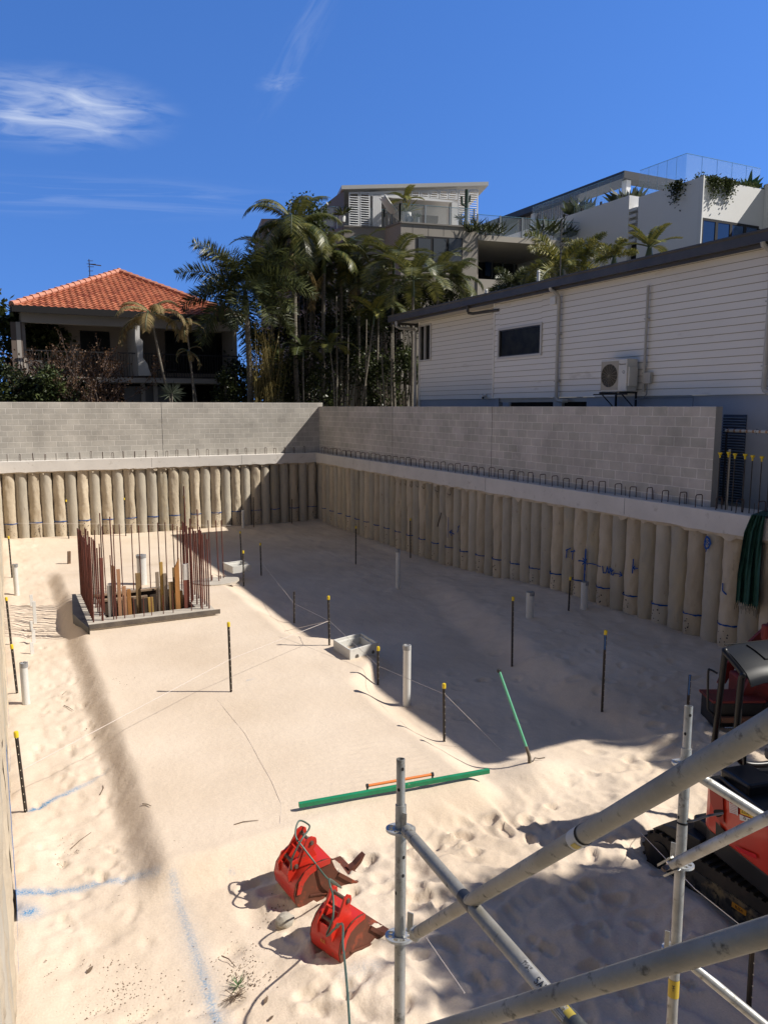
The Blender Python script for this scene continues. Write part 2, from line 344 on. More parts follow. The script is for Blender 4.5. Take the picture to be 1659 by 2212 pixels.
    e[0].position = .3; e[0].color = (.60, .485, .368, 1); e[1].position = .7; e[1].color = (.70, .585, .465, 1)
    m1 = N(t, 'ShaderNodeMixRGB', blend_type='MULTIPLY', i_0=1.0); r2 = N(t, 'ShaderNodeMapRange'); r2.inputs[1].default_value = .3; r2.inputs[2].default_value = .7; r2.inputs[3].default_value = .93; r2.inputs[4].default_value = 1.05
    t.links.new(n2.outputs[0], r2.inputs[0]); t.links.new(r1.outputs[0], m1.inputs[1]); t.links.new(r2.outputs[0], m1.inputs[2])
    # dark grains
    vo = N(t, 'ShaderNodeTexVoronoi', i_Scale=38.0); t.links.new(tc.outputs['Object'], vo.inputs['Vector'])
    lt = N(t, 'ShaderNodeMath', operation='LESS_THAN', i_1=.17); t.links.new(vo.outputs['Distance'], lt.inputs[0])
    wn = N(t, 'ShaderNodeSeparateColor'); t.links.new(vo.outputs['Color'], wn.inputs[0]); l2 = N(t, 'ShaderNodeMath', operation='GREATER_THAN', i_1=.86); t.links.new(wn.outputs[0], l2.inputs[0])
    n4 = N(t, 'ShaderNodeTexNoise', i_Scale=1.6, i_Detail=3.0); t.links.new(tc.outputs['Object'], n4.inputs['Vector']); l4 = N(t, 'ShaderNodeMapRange'); l4.inputs[1].default_value = .48; l4.inputs[2].default_value = .62; t.links.new(n4.outputs[0], l4.inputs[0])
    la = N(t, 'ShaderNodeAttribute', attribute_name='litter'); mm = N(t, 'ShaderNodeMath', operation='MULTIPLY'); t.links.new(lt.outputs[0], mm.inputs[0]); t.links.new(l2.outputs[0], mm.inputs[1])
    m5 = N(t, 'ShaderNodeMath', operation='MULTIPLY'); t.links.new(mm.outputs[0], m5.inputs[0]); t.links.new(l4.outputs[0], m5.inputs[1]); m6 = N(t, 'ShaderNodeMath', operation='MULTIPLY'); t.links.new(m5.outputs[0], m6.inputs[0]); t.links.new(la.outputs['Fac'], m6.inputs[1])
    md = N(t, 'ShaderNodeMixRGB'); md.inputs[2].default_value = (.16, .10, .06, 1); t.links.new(m6.outputs[0], md.inputs[0]); t.links.new(m1.outputs[0], md.inputs[1])
    pa = N(t, 'ShaderNodeAttribute', attribute_name='paint'); pn = N(t, 'ShaderNodeMapRange'); pn.inputs[1].default_value = .35; pn.inputs[2].default_value = .65; pn.inputs[3].default_value = .35; pn.inputs[4].default_value = 1.3
    n5 = N(t, 'ShaderNodeTexNoise', i_Scale=60.0, i_Detail=3.0); t.links.new(tc.outputs['Object'], n5.inputs['Vector']); t.links.new(n5.outputs[0], pn.inputs[0])
    pm = N(t, 'ShaderNodeMath', operation='MULTIPLY', use_clamp=True); t.links.new(pa.outputs['Fac'], pm.inputs[0]); t.links.new(pn.outputs[0], pm.inputs[1])
    mp = N(t, 'ShaderNodeMixRGB'); mp.inputs[2].default_value = (.02, .20, .40, 1); t.links.new(pm.outputs[0], mp.inputs[0]); t.links.new(md.outputs[0], mp.inputs[1]); t.links.new(mp.outputs[0], b.inputs['Base Color'])
    b1 = N(t, 'ShaderNodeBump', i_Strength=.5, i_Distance=.014); t.links.new(n3.outputs[0], b1.inputs['Height'])
    b2 = N(t, 'ShaderNodeBump', i_Strength=.5, i_Distance=.005); t.links.new(n2.outputs[0], b2.inputs['Height']); t.links.new(b1.outputs[0], b2.inputs['Normal']); t.links.new(b2.outputs[0], b.inputs['Normal'])
    me.materials.append(m); MATS['sand'] = m
    o = lk(bpy.data.objects.new('sand', me)); tag(o, 'pale beige sand floor of the dug pit with a raised flat pad', None, kind='structure'); return o
make_sand()
M_soil = mat('street_ground', (.17, .16, .14), .95, (.10, .11, .06), scale=.5, bump=.4, bscale=6)
g = MB(); B = 900.0
for (a, b_, c, d) in ((-B, B, 30.55, B), (-B, B, -B, -2.15), (-B, -.55, -2.15, 30.55), (12.7, B, -2.15, 30.55)):
    g.quad((a, c, 2.60), (b_, c, 2.60), (b_, d, 2.60), (a, d, 2.60))
tag(g.build('ground', M_soil), None, None, kind='structure')
g = MB(); g.bb(-1.2, 13, 30.42, 30.5, -2, 2.45); g.bb(12.5, 12.6, -2, 30.4, -2, 2.45); g.bb(-.75, -.6, -2, 30.4, -2, 2.45); tag(g.build('retained_soil', M_soil), None, None, kind='structure')
# ================================================================ PILES, CAPPING BEAMS, BLOCK WALLS
TP = (.45, .375, .275); GP = (.33, .28, .21)
def pile_mat(name, c1, c2, bump):
    m = mat(name, c1, .93, c2, scale=3.2, lo=.38, hi=.62, stretch=(1, 1, .45), bump=bump, bscale=16, bdist=.02, dirt=(.20, .15, .10), dscale=7, dlo=.62, dhi=.78, val=.12)
    return m
PM = [pile_mat('pile_tan', TP, (.53, .45, .335), .8), pile_mat('pile_grey', (.39, .35, .285), (.46, .41, .325), .5), pile_mat('pile_mix', (.44, .37, .26), (.36, .325, .26), .6)]
def pile_mesh(seed, rough, m):
    nh, na = 64, 30; rs = np.random.RandomState(seed); sx, sy_ = rs.rand() * 50, rs.rand() * 50
    Hh, A = np.meshgrid(np.linspace(0, 1, nh), np.arange(na) * 2 * math.pi / na, indexing='ij')
    n1 = fbm(sx + np.cos(A) * 1.3 + Hh, sy_ + np.sin(A) * 1.3 + Hh * 7, seed % 40, 3); n2 = fbm(sx + np.cos(A) * 6 + Hh * 9, sy_ + np.sin(A) * 6 + Hh * 34, seed % 37 + 3, 3)
    r = .203 + rough * n1 + rough * .42 * n2 - .012 * np.exp(-((A - 4.2) / .12) ** 2) * (seed % 3 == 1)
    V = np.stack([r * np.cos(A), r * np.sin(A), Hh * 3.35 - .5], -1).reshape(-1, 3); fs = [(i * na + j, i * na + (j + 1) % na, (i + 1) * na + (j + 1) % na, (i + 1) * na + j) for i in range(nh - 1) for j in range(na)] + [tuple((nh - 1) * na + j for j in range(na))]
    me = bpy.data.meshes.new('concrete_pile'); me.from_pydata(V.tolist(), [], fs); me.materials.append(m); me.shade_smooth(); return me
PT = [pile_mesh(3 + k, .042, PM[0]) for k in range(3)]; PG = [pile_mesh(11 + k, .016, PM[1]) for k in range(3)]; PX = [pile_mesh(21 + k, .030, PM[2]) for k in range(3)]
M_blue = mat('blue_spray', (.012, .055, .22), .7, (.02, .09, .32), scale=20, spec=.2)
M_dk = mat('dark_mark', (.03, .03, .035), .9)
def wrap_band(mb, c, ang0, ang1, z, wid, wob, seed, r=.230):
    n = 12; a = []; q = random.Random(seed)
    for i in range(n + 1):
        th = ang0 + (ang1 - ang0) * i / n; zz = z + wob * q.uniform(-1, 1); w = wid * q.uniform(.55, 1.2)
        a.append((c[0] + r * math.cos(th), c[1] + r * math.sin(th), zz - w / 2)); a.append((c[0] + r * math.cos(th), c[1] + r * math.sin(th), zz + w / 2))
    mb.add(a, [(2 * i, 2 * i + 2, 2 * i + 3, 2 * i + 1) for i in range(n)])
def core_dots(mb, c, ang, z0, z1, seed, r=.228):
    q = random.Random(seed); nn = q.randint(4, 8)
    for k in range(nn):
        th = ang + q.uniform(-.5, .5); z = z0 + (z1 - z0) * (k + q.random() * .7) / nn; s = q.uniform(.010, .02)
        p = Vector((c[0] + r * math.cos(th), c[1] + r * math.sin(th), z)); t = Vector((-math.sin(th), math.cos(th), 0)) * s
        mb.add([p + t * math.cos(e) + Vector((0, 0, s * math.sin(e))) for e in [i * math.pi / 3 for i in range(6)]], [tuple(range(6))])
PILE = []
def row(n, fpos, face, label1, label2, group, start, mark=True, zmark=.62):
    for i in range(n):
        x, y = fpos(i); z0 = gz(min(max(x, .3), 11.4), min(max(y, 0), 29.3)); hard = (i % 2 == start)
        me = rnd.choice(PT if (hard and rnd.random() < .8) else (PG if rnd.random() < .7 else PX))
        o = lk(bpy.data.objects.new('concrete_pile', me)); o.location = (x, y, 0); o.rotation_euler = (rnd.uniform(-.004, .004), rnd.uniform(-.004, .004), rnd.uniform(0, 6.28))
        tag(o, (label1 if hard and mark else label2).replace('#', nth(i + 1)), 'pile', group); PILE.append((o, x, y))
        if hard and mark:
            L = Vector((x, y, 0)); o.rotation_euler = (0, 0, 0)
            b = MB(); wrap_band(b, (0, 0), face - 1.45, face + 1.45, zmark + z0 * .5, .035, .008, i * 7 + 1); m1 = b.build('painted_level_line', M_blue, None, normals=False); m1.parent = o
            b = MB(); core_dots(b, (0, 0), face, z0 + .08, zmark + z0 * .5 - .08, i * 5 + 2); m2 = b.build('core_holes', M_dk, None, normals=False); m2.parent = o
PP = .4105
row(31, lambda i: (-.2305 + i * PP, 29.97), -math.pi / 2, '# pile from the left in the back wall, with blue level line', '# pile from the left in the back wall, plain concrete', 'concrete piles of the back wall', 1)
row(62, lambda i: (12.04, 29.55 - i * PP), math.pi, '# pile from the back corner in the right wall, with blue level line', '# pile from the back corner in the right wall, plain concrete', 'concrete piles of the right wall', 1)
row(72, lambda i: (-.36 + .02 * (i < 20), 29.6 - i * PP), 0, '', '# tan pile from the far end of the sunlit left wall', 'concrete piles of the left wall', 0, mark=False)
def conc(name, c, c2, bump=.25, **k): return mat(name, c, .9, c2, scale=1.6, lo=.35, hi=.65, bump=bump, bscale=22, dirt=(c[0] * .6, c[1] * .56, c[2] * .5), dscale=5, dlo=.6, dhi=.8, **k)
M_cap = conc('cap_concrete', (.60, .565, .52), (.68, .64, .59))
def cap(x0, x1, y0, y1, label, axis):
    t = thing('capping_beam', label, 'beam', ((x0 + x1) / 2, (y0 + y1) / 2, 2.5))
    b = MB(); zt = 2.92; n = 90
    # long box cut along its length, its lower face edge uneven
    vs = []; fs = []; q = random.Random(int(x0 * 7 + y0))
    for i in range(n + 1):
        f = i / n; e = q.uniform(0, .045) + (.04 if q.random() < .12 else 0)
        if axis == 'y': y = y0 + (y1 - y0) * f; sec = [(x0, y, 2.54 - e * .6), (x0, y, zt - .012), (x0 + .012, y, zt), (x1, y, zt), (x1, y, 2.46)]
        elif axis == 'x': x = x0 + (x1 - x0) * f; sec = [(x, y0, 2.54 - e * .6), (x, y0, zt - .012), (x, y0 + .012, zt), (x, y1, zt), (x, y1, 2.46)]
        else: y = y0 + (y1 - y0) * f; sec = [(x1, y, 2.54 - e * .6), (x1, y, zt - .012), (x1 - .012, y, zt), (x0, y, zt), (x0, y, 2.46)]
        vs += sec
    for i in range(n):
        for j in range(5): fs.append((i * 5 + j, i * 5 + (j + 1) % 5, (i + 1) * 5 + (j + 1) % 5, (i + 1) * 5 + j))
    fs += [(0, 1, 2, 3, 4), tuple(n * 5 + k for k in (4, 3, 2, 1, 0))]
    b.add(vs, fs); b.build('beam_body', M_cap, t)
    # slurry that ran out under the formwork
    s = MB(); vs = []; n = 260
    for i in range(n + 1):
        f = i / n; e = q.uniform(.01, .06) + (.05 if q.random() < .1 else 0)
        if axis == 'y': y = y0 + (y1 - y0) * f; vs += [(x0 + .03, y, 2.55), (x0 + .06 - e * .4, y, 2.51 - e)]
        elif axis == 'x': x = x0 + (x1 - x0) * f; vs += [(x, y0 + .03, 2.55), (x, y0 + .06 - e * .4, 2.51 - e)]
        else: y = y0 + (y1 - y0) * f; vs += [(x1 - .03, y, 2.55), (x1 - .06 + e * .4, y, 2.51 - e)]
    s.add(vs, [(2 * i, 2 * i + 1, 2 * i + 3, 2 * i + 2) for i in range(n)]); s.build('slurry_edge', PM[0], t, normals=False)
    j = MB()
    if axis == 'y':
        for y in (24.5, 17.2, 12.0, 7.1): j.bb(x0 - .002, x0 + .05, y, y + .008, 2.56, zt - .01)
    elif axis == 'x':
        for x in (5.1, 8.6): j.bb(x, x + .008, y0 - .002, y0 + .05, 2.56, zt - .01)
    if j.v: j.build('joint', M_dk, t)
    return t
cap(11.77, 12.62, 2.0, 29.7, 'long whitish concrete capping beam along the top of the right pile wall', 'y')
cap(-.1, 12.62, 29.7, 30.5, 'grey concrete capping beam along the top of the back pile wall', 'x')
cap(-.75, -.14, 10.0, 29.69, 'concrete capping beam at the far left edge above the sunlit left piles', 'l')
def block_mat(name, axis, c1, c2, mortar):
    m = bpy.data.materials.new(name); m.use_nodes = True; t = m.node_tree; b = t.nodes['Principled BSDF']; b.inputs['Roughness'].default_value = .93; b.inputs['Specular IOR Level'].default_value = .2
    geo = N(t, 'ShaderNodeNewGeometry'); s = N(t, 'ShaderNodeSeparateXYZ'); t.links.new(geo.outputs['Position'], s.inputs[0]); c = N(t, 'ShaderNodeCombineXYZ')
    t.links.new(s.outputs[0 if axis == 'x' else 1], c.inputs[0]); t.links.new(s.outputs[2], c.inputs[1])
    wob = N(t, 'ShaderNodeTexNoise', i_Scale=7.0, i_Detail=4.0); t.links.new(geo.outputs['Position'], wob.inputs['Vector'])
    ws = N(t, 'ShaderNodeVectorMath', operation='SCALE', i_Scale=.018); t.links.new(wob.outputs['Color'], ws.inputs[0]); wa = N(t, 'ShaderNodeVectorMath', operation='ADD'); t.links.new(c.outputs[0], wa.inputs[0]); t.links.new(ws.outputs[0], wa.inputs[1])
    br = N(t, 'ShaderNodeTexBrick', i_Scale=1.0); br.offset = .5; br.inputs['Color1'].default_value = (*c1, 1); br.inputs['Color2'].default_value = (*c2, 1); br.inputs['Mortar'].default_value = (*mortar, 1)
    br.inputs['Mortar Size'].default_value = .013; br.inputs['Mortar Smooth'].default_value = .6; br.inputs['Bias'].default_value = 0; br.inputs['Brick Width'].default_value = .4; br.inputs['Row Height'].default_value = .2
    off = N(t, 'ShaderNodeVectorMath', operation='ADD'); off.inputs[1].default_value = (.13, .15 if axis == 'y' else 0.01, 0); t.links.new(wa.outputs[0], off.inputs[0]); t.links.new(off.outputs[0], br.inputs['Vector'])
    n = N(t, 'ShaderNodeTexNoise', i_Scale=1.1, i_Detail=8.0, i_Roughness=.65); t.links.new(geo.outputs['Position'], n.inputs['Vector'])
    r = N(t, 'ShaderNodeMapRange'); r.inputs[1].default_value = .3; r.inputs[2].default_value = .7; r.inputs[3].default_value = .78; r.inputs[4].default_value = 1.2; t.links.new(n.outputs[0], r.inputs[0])
    mx = N(t, 'ShaderNodeMixRGB', blend_type='MULTIPLY', i_0=1.0); t.links.new(br.outputs[0], mx.inputs[1]); t.links.new(r.outputs[0], mx.inputs[2])
    # pale mortar smears
    mp = N(t, 'ShaderNodeMapping'); mp.inputs['Scale'].default_value = (1, 1, .5); t.links.new(geo.outputs['Position'], mp.inputs[0])
    n2 = N(t, 'ShaderNodeTexNoise', i_Scale=5.0, i_Detail=7.0, i_Roughness=.7); t.links.new(mp.outputs[0], n2.inputs['Vector']); r2 = N(t, 'ShaderNodeMapRange'); r2.inputs[1].default_value = .57; r2.inputs[2].default_value = .75; r2.inputs[4].default_value = .55; t.links.new(n2.outputs[0], r2.inputs[0])
    m2 = N(t, 'ShaderNodeMixRGB'); m2.inputs[2].default_value = (mortar[0] * 1.05, mortar[1] * 1.03, mortar[2], 1); t.links.new(r2.outputs[0], m2.inputs[0]); t.links.new(mx.outputs[0], m2.inputs[1]); t.links.new(m2.outputs[0], b.inputs['Base Color'])
    n3 = N(t, 'ShaderNodeTexNoise', i_Scale=60.0, i_Detail=3.0); t.links.new(geo.outputs['Position'], n3.inputs['Vector'])
    bp = N(t, 'ShaderNodeBump', i_Strength=.5, i_Distance=.006); t.links.new(n3.outputs[0], bp.inputs['Height'])
    b3 = N(t, 'ShaderNodeBump', i_Strength=.6, i_Distance=.008, invert=True); t.links.new(br.outputs['Fac'], b3.inputs['Height']); t.links.new(bp.outputs[0], b3.inputs['Normal']); t.links.new(b3.outputs[0], b.inputs['Normal'])
    return m
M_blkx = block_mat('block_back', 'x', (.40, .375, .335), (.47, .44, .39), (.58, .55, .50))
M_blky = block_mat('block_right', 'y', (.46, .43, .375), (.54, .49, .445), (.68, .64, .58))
M_blke = conc('block_end', (.30, .29, .28), (.34, .33, .31))
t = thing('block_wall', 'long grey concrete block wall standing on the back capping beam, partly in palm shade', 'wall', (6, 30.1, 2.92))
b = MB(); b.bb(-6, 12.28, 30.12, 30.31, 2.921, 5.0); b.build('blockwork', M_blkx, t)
b = MB()
for x in (5.62,): b.bb(x, x + .01, 30.115, 30.2, 2.93, 4.99)
b.build('control_joint', M_dk, t)
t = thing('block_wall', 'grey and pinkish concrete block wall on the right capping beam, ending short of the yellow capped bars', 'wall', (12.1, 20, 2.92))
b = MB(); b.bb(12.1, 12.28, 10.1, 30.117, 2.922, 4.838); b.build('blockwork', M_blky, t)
b = MB()
for y in (onx(848, 950, 12.1).y, onx(1062, 950, 12.1).y): b.bb(12.096, 12.15, y, y + .011, 2.93, 4.83)
b.build('control_joint', M_dk, t)
b = MB(); b.bb(12.104, 12.276, 10.094, 10.0999, 2.925, 4.834); b.build('end_face', M_blke, t)
# ligature loops cast into the capping beams
M_reb = mat('rebar', (.045, .03, .025), .75, (.09, .05, .035), scale=8)
def loop_mesh(dx, dy, h):
    b = MB(); w = .085; r = .035; pts = []
    for s in (-1, 1):
        seq = [(-w, -.02), (-w, h - r)] + [(-w + r - r * math.cos(a), h - r + r * math.sin(a)) for a in (.4, .8, 1.2)] + [(-w + r, h)]
        if s == 1: seq = [(-u, v) for u, v in seq][::-1]
        pts += seq
    b.tube([(u * dx, u * dy, v) for u, v in pts], .0095, 5); return b
lp = loop_mesh(1, 0, .25).build('rebar_loop', M_reb, smooth=True); tag(lp, 'bent steel ligature loop standing on the right capping beam', 'rebar', 'rebar loops along the right beam'); lp.location = (11.96, 29.3, 2.92)
y = 28.95; k_ = 1
lp['label'] = 'bent steel loop on the right beam, first from the back corner'
while y > 8.1:
    k_ += 1
    o = lk(lp.copy()); o.location = (11.95 + rnd.uniform(-.03, .03), y, 2.92 + rnd.uniform(-.03, .02)); o.rotation_euler = (rnd.uniform(-.05, .05), rnd.uniform(-.05, .05), rnd.uniform(-.15, .15)); o['label'] = 'bent steel loop on the right beam, ' + nth(k_) + ' from the back corner'; y -= rnd.uniform(.40, .47)
lb = loop_mesh(0, 1, .25).build('rebar_loop', M_reb, smooth=True); tag(lb, 'bent steel ligature loop standing on the back capping beam', 'rebar', 'rebar loops along the back beam'); lb.location = (.2, 29.9, 2.92)
x = .6; k_ = 1; lb['label'] = 'bent steel loop on the back beam, first from the left'
while x < 11.4:
    k_ += 1
    o = lk(lb.copy()); o.location = (x, 29.9 + rnd.uniform(-.02, .02), 2.92 + rnd.uniform(-.04, .03)); o.rotation_euler = (rnd.uniform(-.05, .05), rnd.uniform(-.06, .06), rnd.uniform(-.3, .3)); o['label'] = 'bent steel loop on the back beam, ' + nth(k_) + ' from the left'; x += rnd.uniform(.36, .44)
st = MB().tube([(0, 0, -.02), (0, 0, .2)], .006, 5).build('rebar_stub', M_reb, smooth=True); tag(st, 'short straight steel stub between the loops of the right beam', 'rebar', 'steel stubs on the right beam'); st.location = (12.05, 28.7, 2.92)
y = 28.2; k_ = 1; st['label'] = 'short straight steel stub on the right beam, first from the back corner'
while y > 8.2:
    k_ += 1
    o = lk(st.copy()); o.location = (12.05, y, 2.92); o.rotation_euler = (rnd.uniform(-.05, .05), rnd.uniform(-.05, .05), 0); o['label'] = 'short straight steel stub on the right beam, ' + nth(k_) + ' from the back corner'; y -= rnd.uniform(.45, 1.1)
# ================================================================ WEATHERBOARD HOUSE, right
M_brd = mat('painted_board', (.78, .74, .68), .6, (.82, .785, .725), scale=1.2, lo=.3, hi=.7, stretch=(1, .3, 1), dirt=(.24, .19, .12), dscale=1.5, dlo=.60, dhi=.85, glob=True, bump=.15, bscale=30)
M_base = mat('rendered_base', (.36, .39, .44), .8, (.42, .44, .48), scale=1.0, bump=.2, bscale=30, glob=True)
M_gut = mat('gutter_metal', (.055, .05, .047), .45, (.08, .073, .066), scale=2, spec=.4)
M_sof = mat('soffit', (.50, .46, .40), .7)
M_wfr = mat('window_frame', (.55, .53, .50), .5)
M_wht = mat('white_paint', (.72, .72, .70), .5, (.64, .64, .62), scale=2)
M_dgl = mat('dark_glass', (.012, .012, .012), .3, (.03, .03, .022), scale=3, spec=.09)
M_blk = mat('black_void', (.008, .008, .009), .9)
M_ppe = mat('pipe_cream', (.48, .46, .42), .4, (.42, .40, .36), scale=3)
Yc1 = onx(1068, 700, 13.2).y; Yf0 = onx(905, 780, 13.75).y
HB = thing('weatherboard_house', 'long cream weatherboard house with dark gutter rising above the right block wall', 'house', (13.2, 15, 2.6))
def boards(X, y0, y1, z0, z1, name='weatherboards'):
    b = MB(); z = z0; p = .152
    vs = []; k = 0
    while z < z1 - .01:
        zz = min(z + p, z1)
        for y in (y0, y1): vs += [(X + .004, y, z), (X - .023, y, z), (X - .002, y, zz)]
        z = zz; k += 1
    fs = []
    for i in range(k):
        a = i * 6; fs += [(a, a + 3, a + 4, a + 1), (a + 1, a + 4, a + 5, a + 2), (a, a + 1, a + 2), (a + 3, a + 5, a + 4)]
    b.add(vs, fs); b.bb(X, X + .1, y0, y1, z0, z1); b.build(name, M_brd, HB, normals=False)
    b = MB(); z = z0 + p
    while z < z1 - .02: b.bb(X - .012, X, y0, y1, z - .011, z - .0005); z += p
    if b.v: b.build('joint_shade_line', mat('joint_shade_dirt', (.30, .27, .22), .9), HB)  # strip under each lip puts the joint's shade and dirt into colour
ZB = 5.08; ZT = 7.86
wy0, wy1 = onx(1169, 740, 13.2).y, onx(1079, 740, 13.2).y; wz1 = onx(1124, 707, 13.2).z; wz0 = onx(1124, 768, 13.2).z
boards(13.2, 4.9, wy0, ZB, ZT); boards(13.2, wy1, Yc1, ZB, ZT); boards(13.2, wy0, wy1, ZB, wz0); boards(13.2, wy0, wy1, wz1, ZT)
b = MB(); b.bb(13.21, 13.9, Yc1 - .05, Yc1, ZB, ZT); b.bb(13.165, 13.23, Yc1 - .04, Yc1 + .02, ZB, ZT); b.build('corner_board', M_brd, HB)
b = MB()
for (a, c, d, e) in ((wy0 - .05, wy0 + .01, wz0 - .05, wz1 + .05), (wy1 - .01, wy1 + .05, wz0 - .05, wz1 + .05)): b.bb(13.15, 13.26, a, c, d, e)
b.bb(13.152, 13.26, wy0 + .01, wy1 - .01, wz0 - .05, wz0 + .01); b.bb(13.152, 13.26, wy0 + .01, wy1 - .01, wz1 - .01, wz1 + .05)
w = b.build('window', M_wfr, HB); b = MB(); b.bb(13.215, 13.225, wy0 + .01, wy1 - .01, wz0 + .01, wz1 - .01); b.build('pane', M_dgl, w)
b = MB(); q = .03; b.bb(13.185, 13.214, wy0 + .011, wy0 + .011 + q, wz0 + .011, wz1 - .011); b.bb(13.185, 13.214, wy1 - .011 - q, wy1 - .011, wz0 + .011, wz1 - .011); b.bb(13.186, 13.213, wy0 + .05, wy1 - .05, wz0 + .011, wz0 + .011 + q); b.bb(13.186, 13.213, wy0 + .05, wy1 - .05, wz1 - .011 - q, wz1 - .011); b.build('sash', mat('dark_frame', (.03, .03, .032), .4), w)
fy0, fy1 = onx(931, 740, 13.75).y, onx(908, 740, 13.75).y; fz1, fz0 = onx(920, 704, 13.75).z, onx(920, 777, 13.75).z
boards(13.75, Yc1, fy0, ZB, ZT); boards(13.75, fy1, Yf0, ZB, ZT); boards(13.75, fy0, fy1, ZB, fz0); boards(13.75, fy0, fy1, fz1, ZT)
b = MB()
for (a, c) in ((fy0 - .05, fy0 + .02), (fy1 - .02, fy1 + .05), ((fy0 + fy1) / 2 - .03, (fy0 + fy1) / 2 + .03)): b.bb(13.70, 13.80, a, c, fz0 - .05, fz1 + .05)
b.bb(13.703, 13.80, fy0 + .02, (fy0 + fy1) / 2 - .03, fz0 - .05, fz0); b.bb(13.703, 13.80, (fy0 + fy1) / 2 + .03, fy1 - .02, fz0 - .05, fz0); b.bb(13.703, 13.80, fy0 + .02, (fy0 + fy1) / 2 - .03, fz1, fz1 + .05); b.bb(13.703, 13.80, (fy0 + fy1) / 2 + .03, fy1 - .02, fz1, fz1 + .05)
w = b.build('window', M_wfr, HB); b = MB(); b.bb(13.765, 13.775, fy0 + .02, (fy0 + fy1) / 2 - .03, fz0, fz1); b.bb(13.765, 13.775, (fy0 + fy1) / 2 + .03, fy1 - .02, fz0, fz1); b.build('pane', M_dgl, w)
b = MB(); b.bb(13.72, 22, Yf0 - .1, Yf0, 2.6, ZT); b.bb(13.8, 22, 4.9, 5.0, 2.6, ZT); b.build('end_wall', M_brd, HB)
ya, yb = onx(1267, 860, 13.26).y, onx(1077, 860, 13.26).y
b = MB(); b.bb(13.26, 13.4, 4.9, ya, 2.6, ZB - .003); b.bb(13.26, 13.4, yb, Yc1 - .01, 2.6, ZB - .003); b.bb(13.78, 13.9, Yc1, Yf0, 2.6, ZB - .003); b.bb(13.27, 13.39, ya, yb, 2.6, 4.5); b.build('base_wall', M_base, HB)
b = MB(); b.bb(13.3, 13.42, ya, yb, 4.96, ZB - .004); ym = onx(1200, 860, 13.3).y; b.bb(13.3, 13.4, ym - .25, ym + .1, 4.5, 4.958); b.build('subfloor_beam', M_ppe, HB)
b = MB(); b.bb(13.7, 13.8, ya, yb, 4.4, 5.0); b.build('subfloor_darkness', M_blk, HB)  # black sheet stands in for the darkness behind the opening
# vent louvre low on the base wall, right
lo0, lo1 = onx(1611, 930, 13.26).y, onx(1561, 930, 13.26).y; lz1 = onx(1590, 899, 13.26).z; lz0 = 2.9
b = MB(); z = lz0
while z < lz1: b.box((13.235, (lo0 + lo1) / 2, z), (.05, abs(lo1 - lo0), .012), Matrix.Rotation(.5, 3, 'Y')); z += .055
b.build('vent_louvre', mat('louvre_blue', (.20, .25, .33), .5), HB); b = MB(); b.bb(13.245, 13.259, lo0, lo1, lz0, lz1 + .03); b.build('louvre_backing', mat('louvre_shadow', (.05, .07, .11), .7), HB)
# roof, gutter, soffit
YG = onx(838, 692, 12.8).y
b = MB(); b.prism([(12.88, 8.02), (22.5, 8.32), (22.5, 8.42), (12.86, 8.10)], lambda u, v, d: Vector((u, d, v)), 4.2, YG); b.build('roof', mat('metal_roof', (.12, .11, .10), .5), HB)
b = MB(); b.prism([(12.80, 7.85), (12.80, 8.02), (12.78, 8.05), (12.78, 8.075), (12.82, 8.08), (12.82, 7.88), (12.93, 7.88), (12.93, 7.85)], lambda u, v, d: Vector((u, d, v)), 4.2, YG); b.build('gutter', M_gut, HB)
b = MB(); b.bb(12.932, 12.96, 4.2, YG, 7.78, 8.015); b.bb(12.961, 22.4, YG - .05, YG - .02, 7.78, 8.015); b.build('fascia', M_gut, HB)
b = MB(); b.bb(12.962, 13.9, 4.3, YG - .06, 7.858, 7.90); b.build('soffit', M_sof, HB)
def downpipe(px, ptop, pbot, X, w, top_el=False, foot=True):
    p0, p1 = onx(px, ptop, X), onx(px, pbot, X); y = onx(px, (ptop + pbot) / 2, X).y; r = w
    b = MB(); pts = [(X, y, p1.z)]
    if top_el: pts += [(X, y, 7.62), (X - .08, y, 7.72), (X - .28, y, 7.80), (X - .30, y, 7.86)]
    else: pts += [(X, y, p0.z)]
    if foot: pts = [(X + .1, y - .35, p1.z - .10), (X, y - .28, p1.z - .10), (X, y - .1, p1.z - .09), (X, y - .02, p1.z - .04)] + pts[0:]
    b.tube(pts, r, 12); o = b.build('downpipe', M_ppe, HB, smooth=True)
    b = MB()
    for z in (p1.z + .4, p1.z + 1.6): b.bb(X - r - .006, X + r + .04, y - r - .006, y + r + .006, z, z + .03)
    b.build('bracket', M_ppe, o)
downpipe(1204, 640, 858, 13.10, .048, True); downpipe(1394, 618, 846, 13.12, .032, False, False); downpipe(1657, 600, 838, 13.10, .05, True, True)
b = MB(); X = 13.62; yy = Yf0 + .05; b.tube([(12.85, yy, 7.84), (12.85, yy, 7.66), (13.0, yy, 7.60), (13.4, yy, 7.60), (13.58, yy, 7.58), (13.62, yy, 7.5), (13.62, yy, 2.8)], .05, 12); b.build('downpipe', M_ppe, HB, smooth=True)
yy = onx(1015, 665, 12.95).y; b = MB(); b.tube([(12.87, yy, 7.86), (12.87, yy, 7.70), (12.9, yy, 7.64), (13.0, yy - .1, 7.62), (13.2, yy - 1.2, 7.62), (13.2, Yc1 + .1, 7.62)], .045, 10); b.build('rainwater_elbow', M_gut, HB, smooth=True)
p = onx(1196, 649, 13.17); b = MB(); b.bb(13.12, 13.18, p.y - .11, p.y + .11, p.z - .11, p.z + .10); b.build('wall_vent', M_wht, HB, bevel=.01)
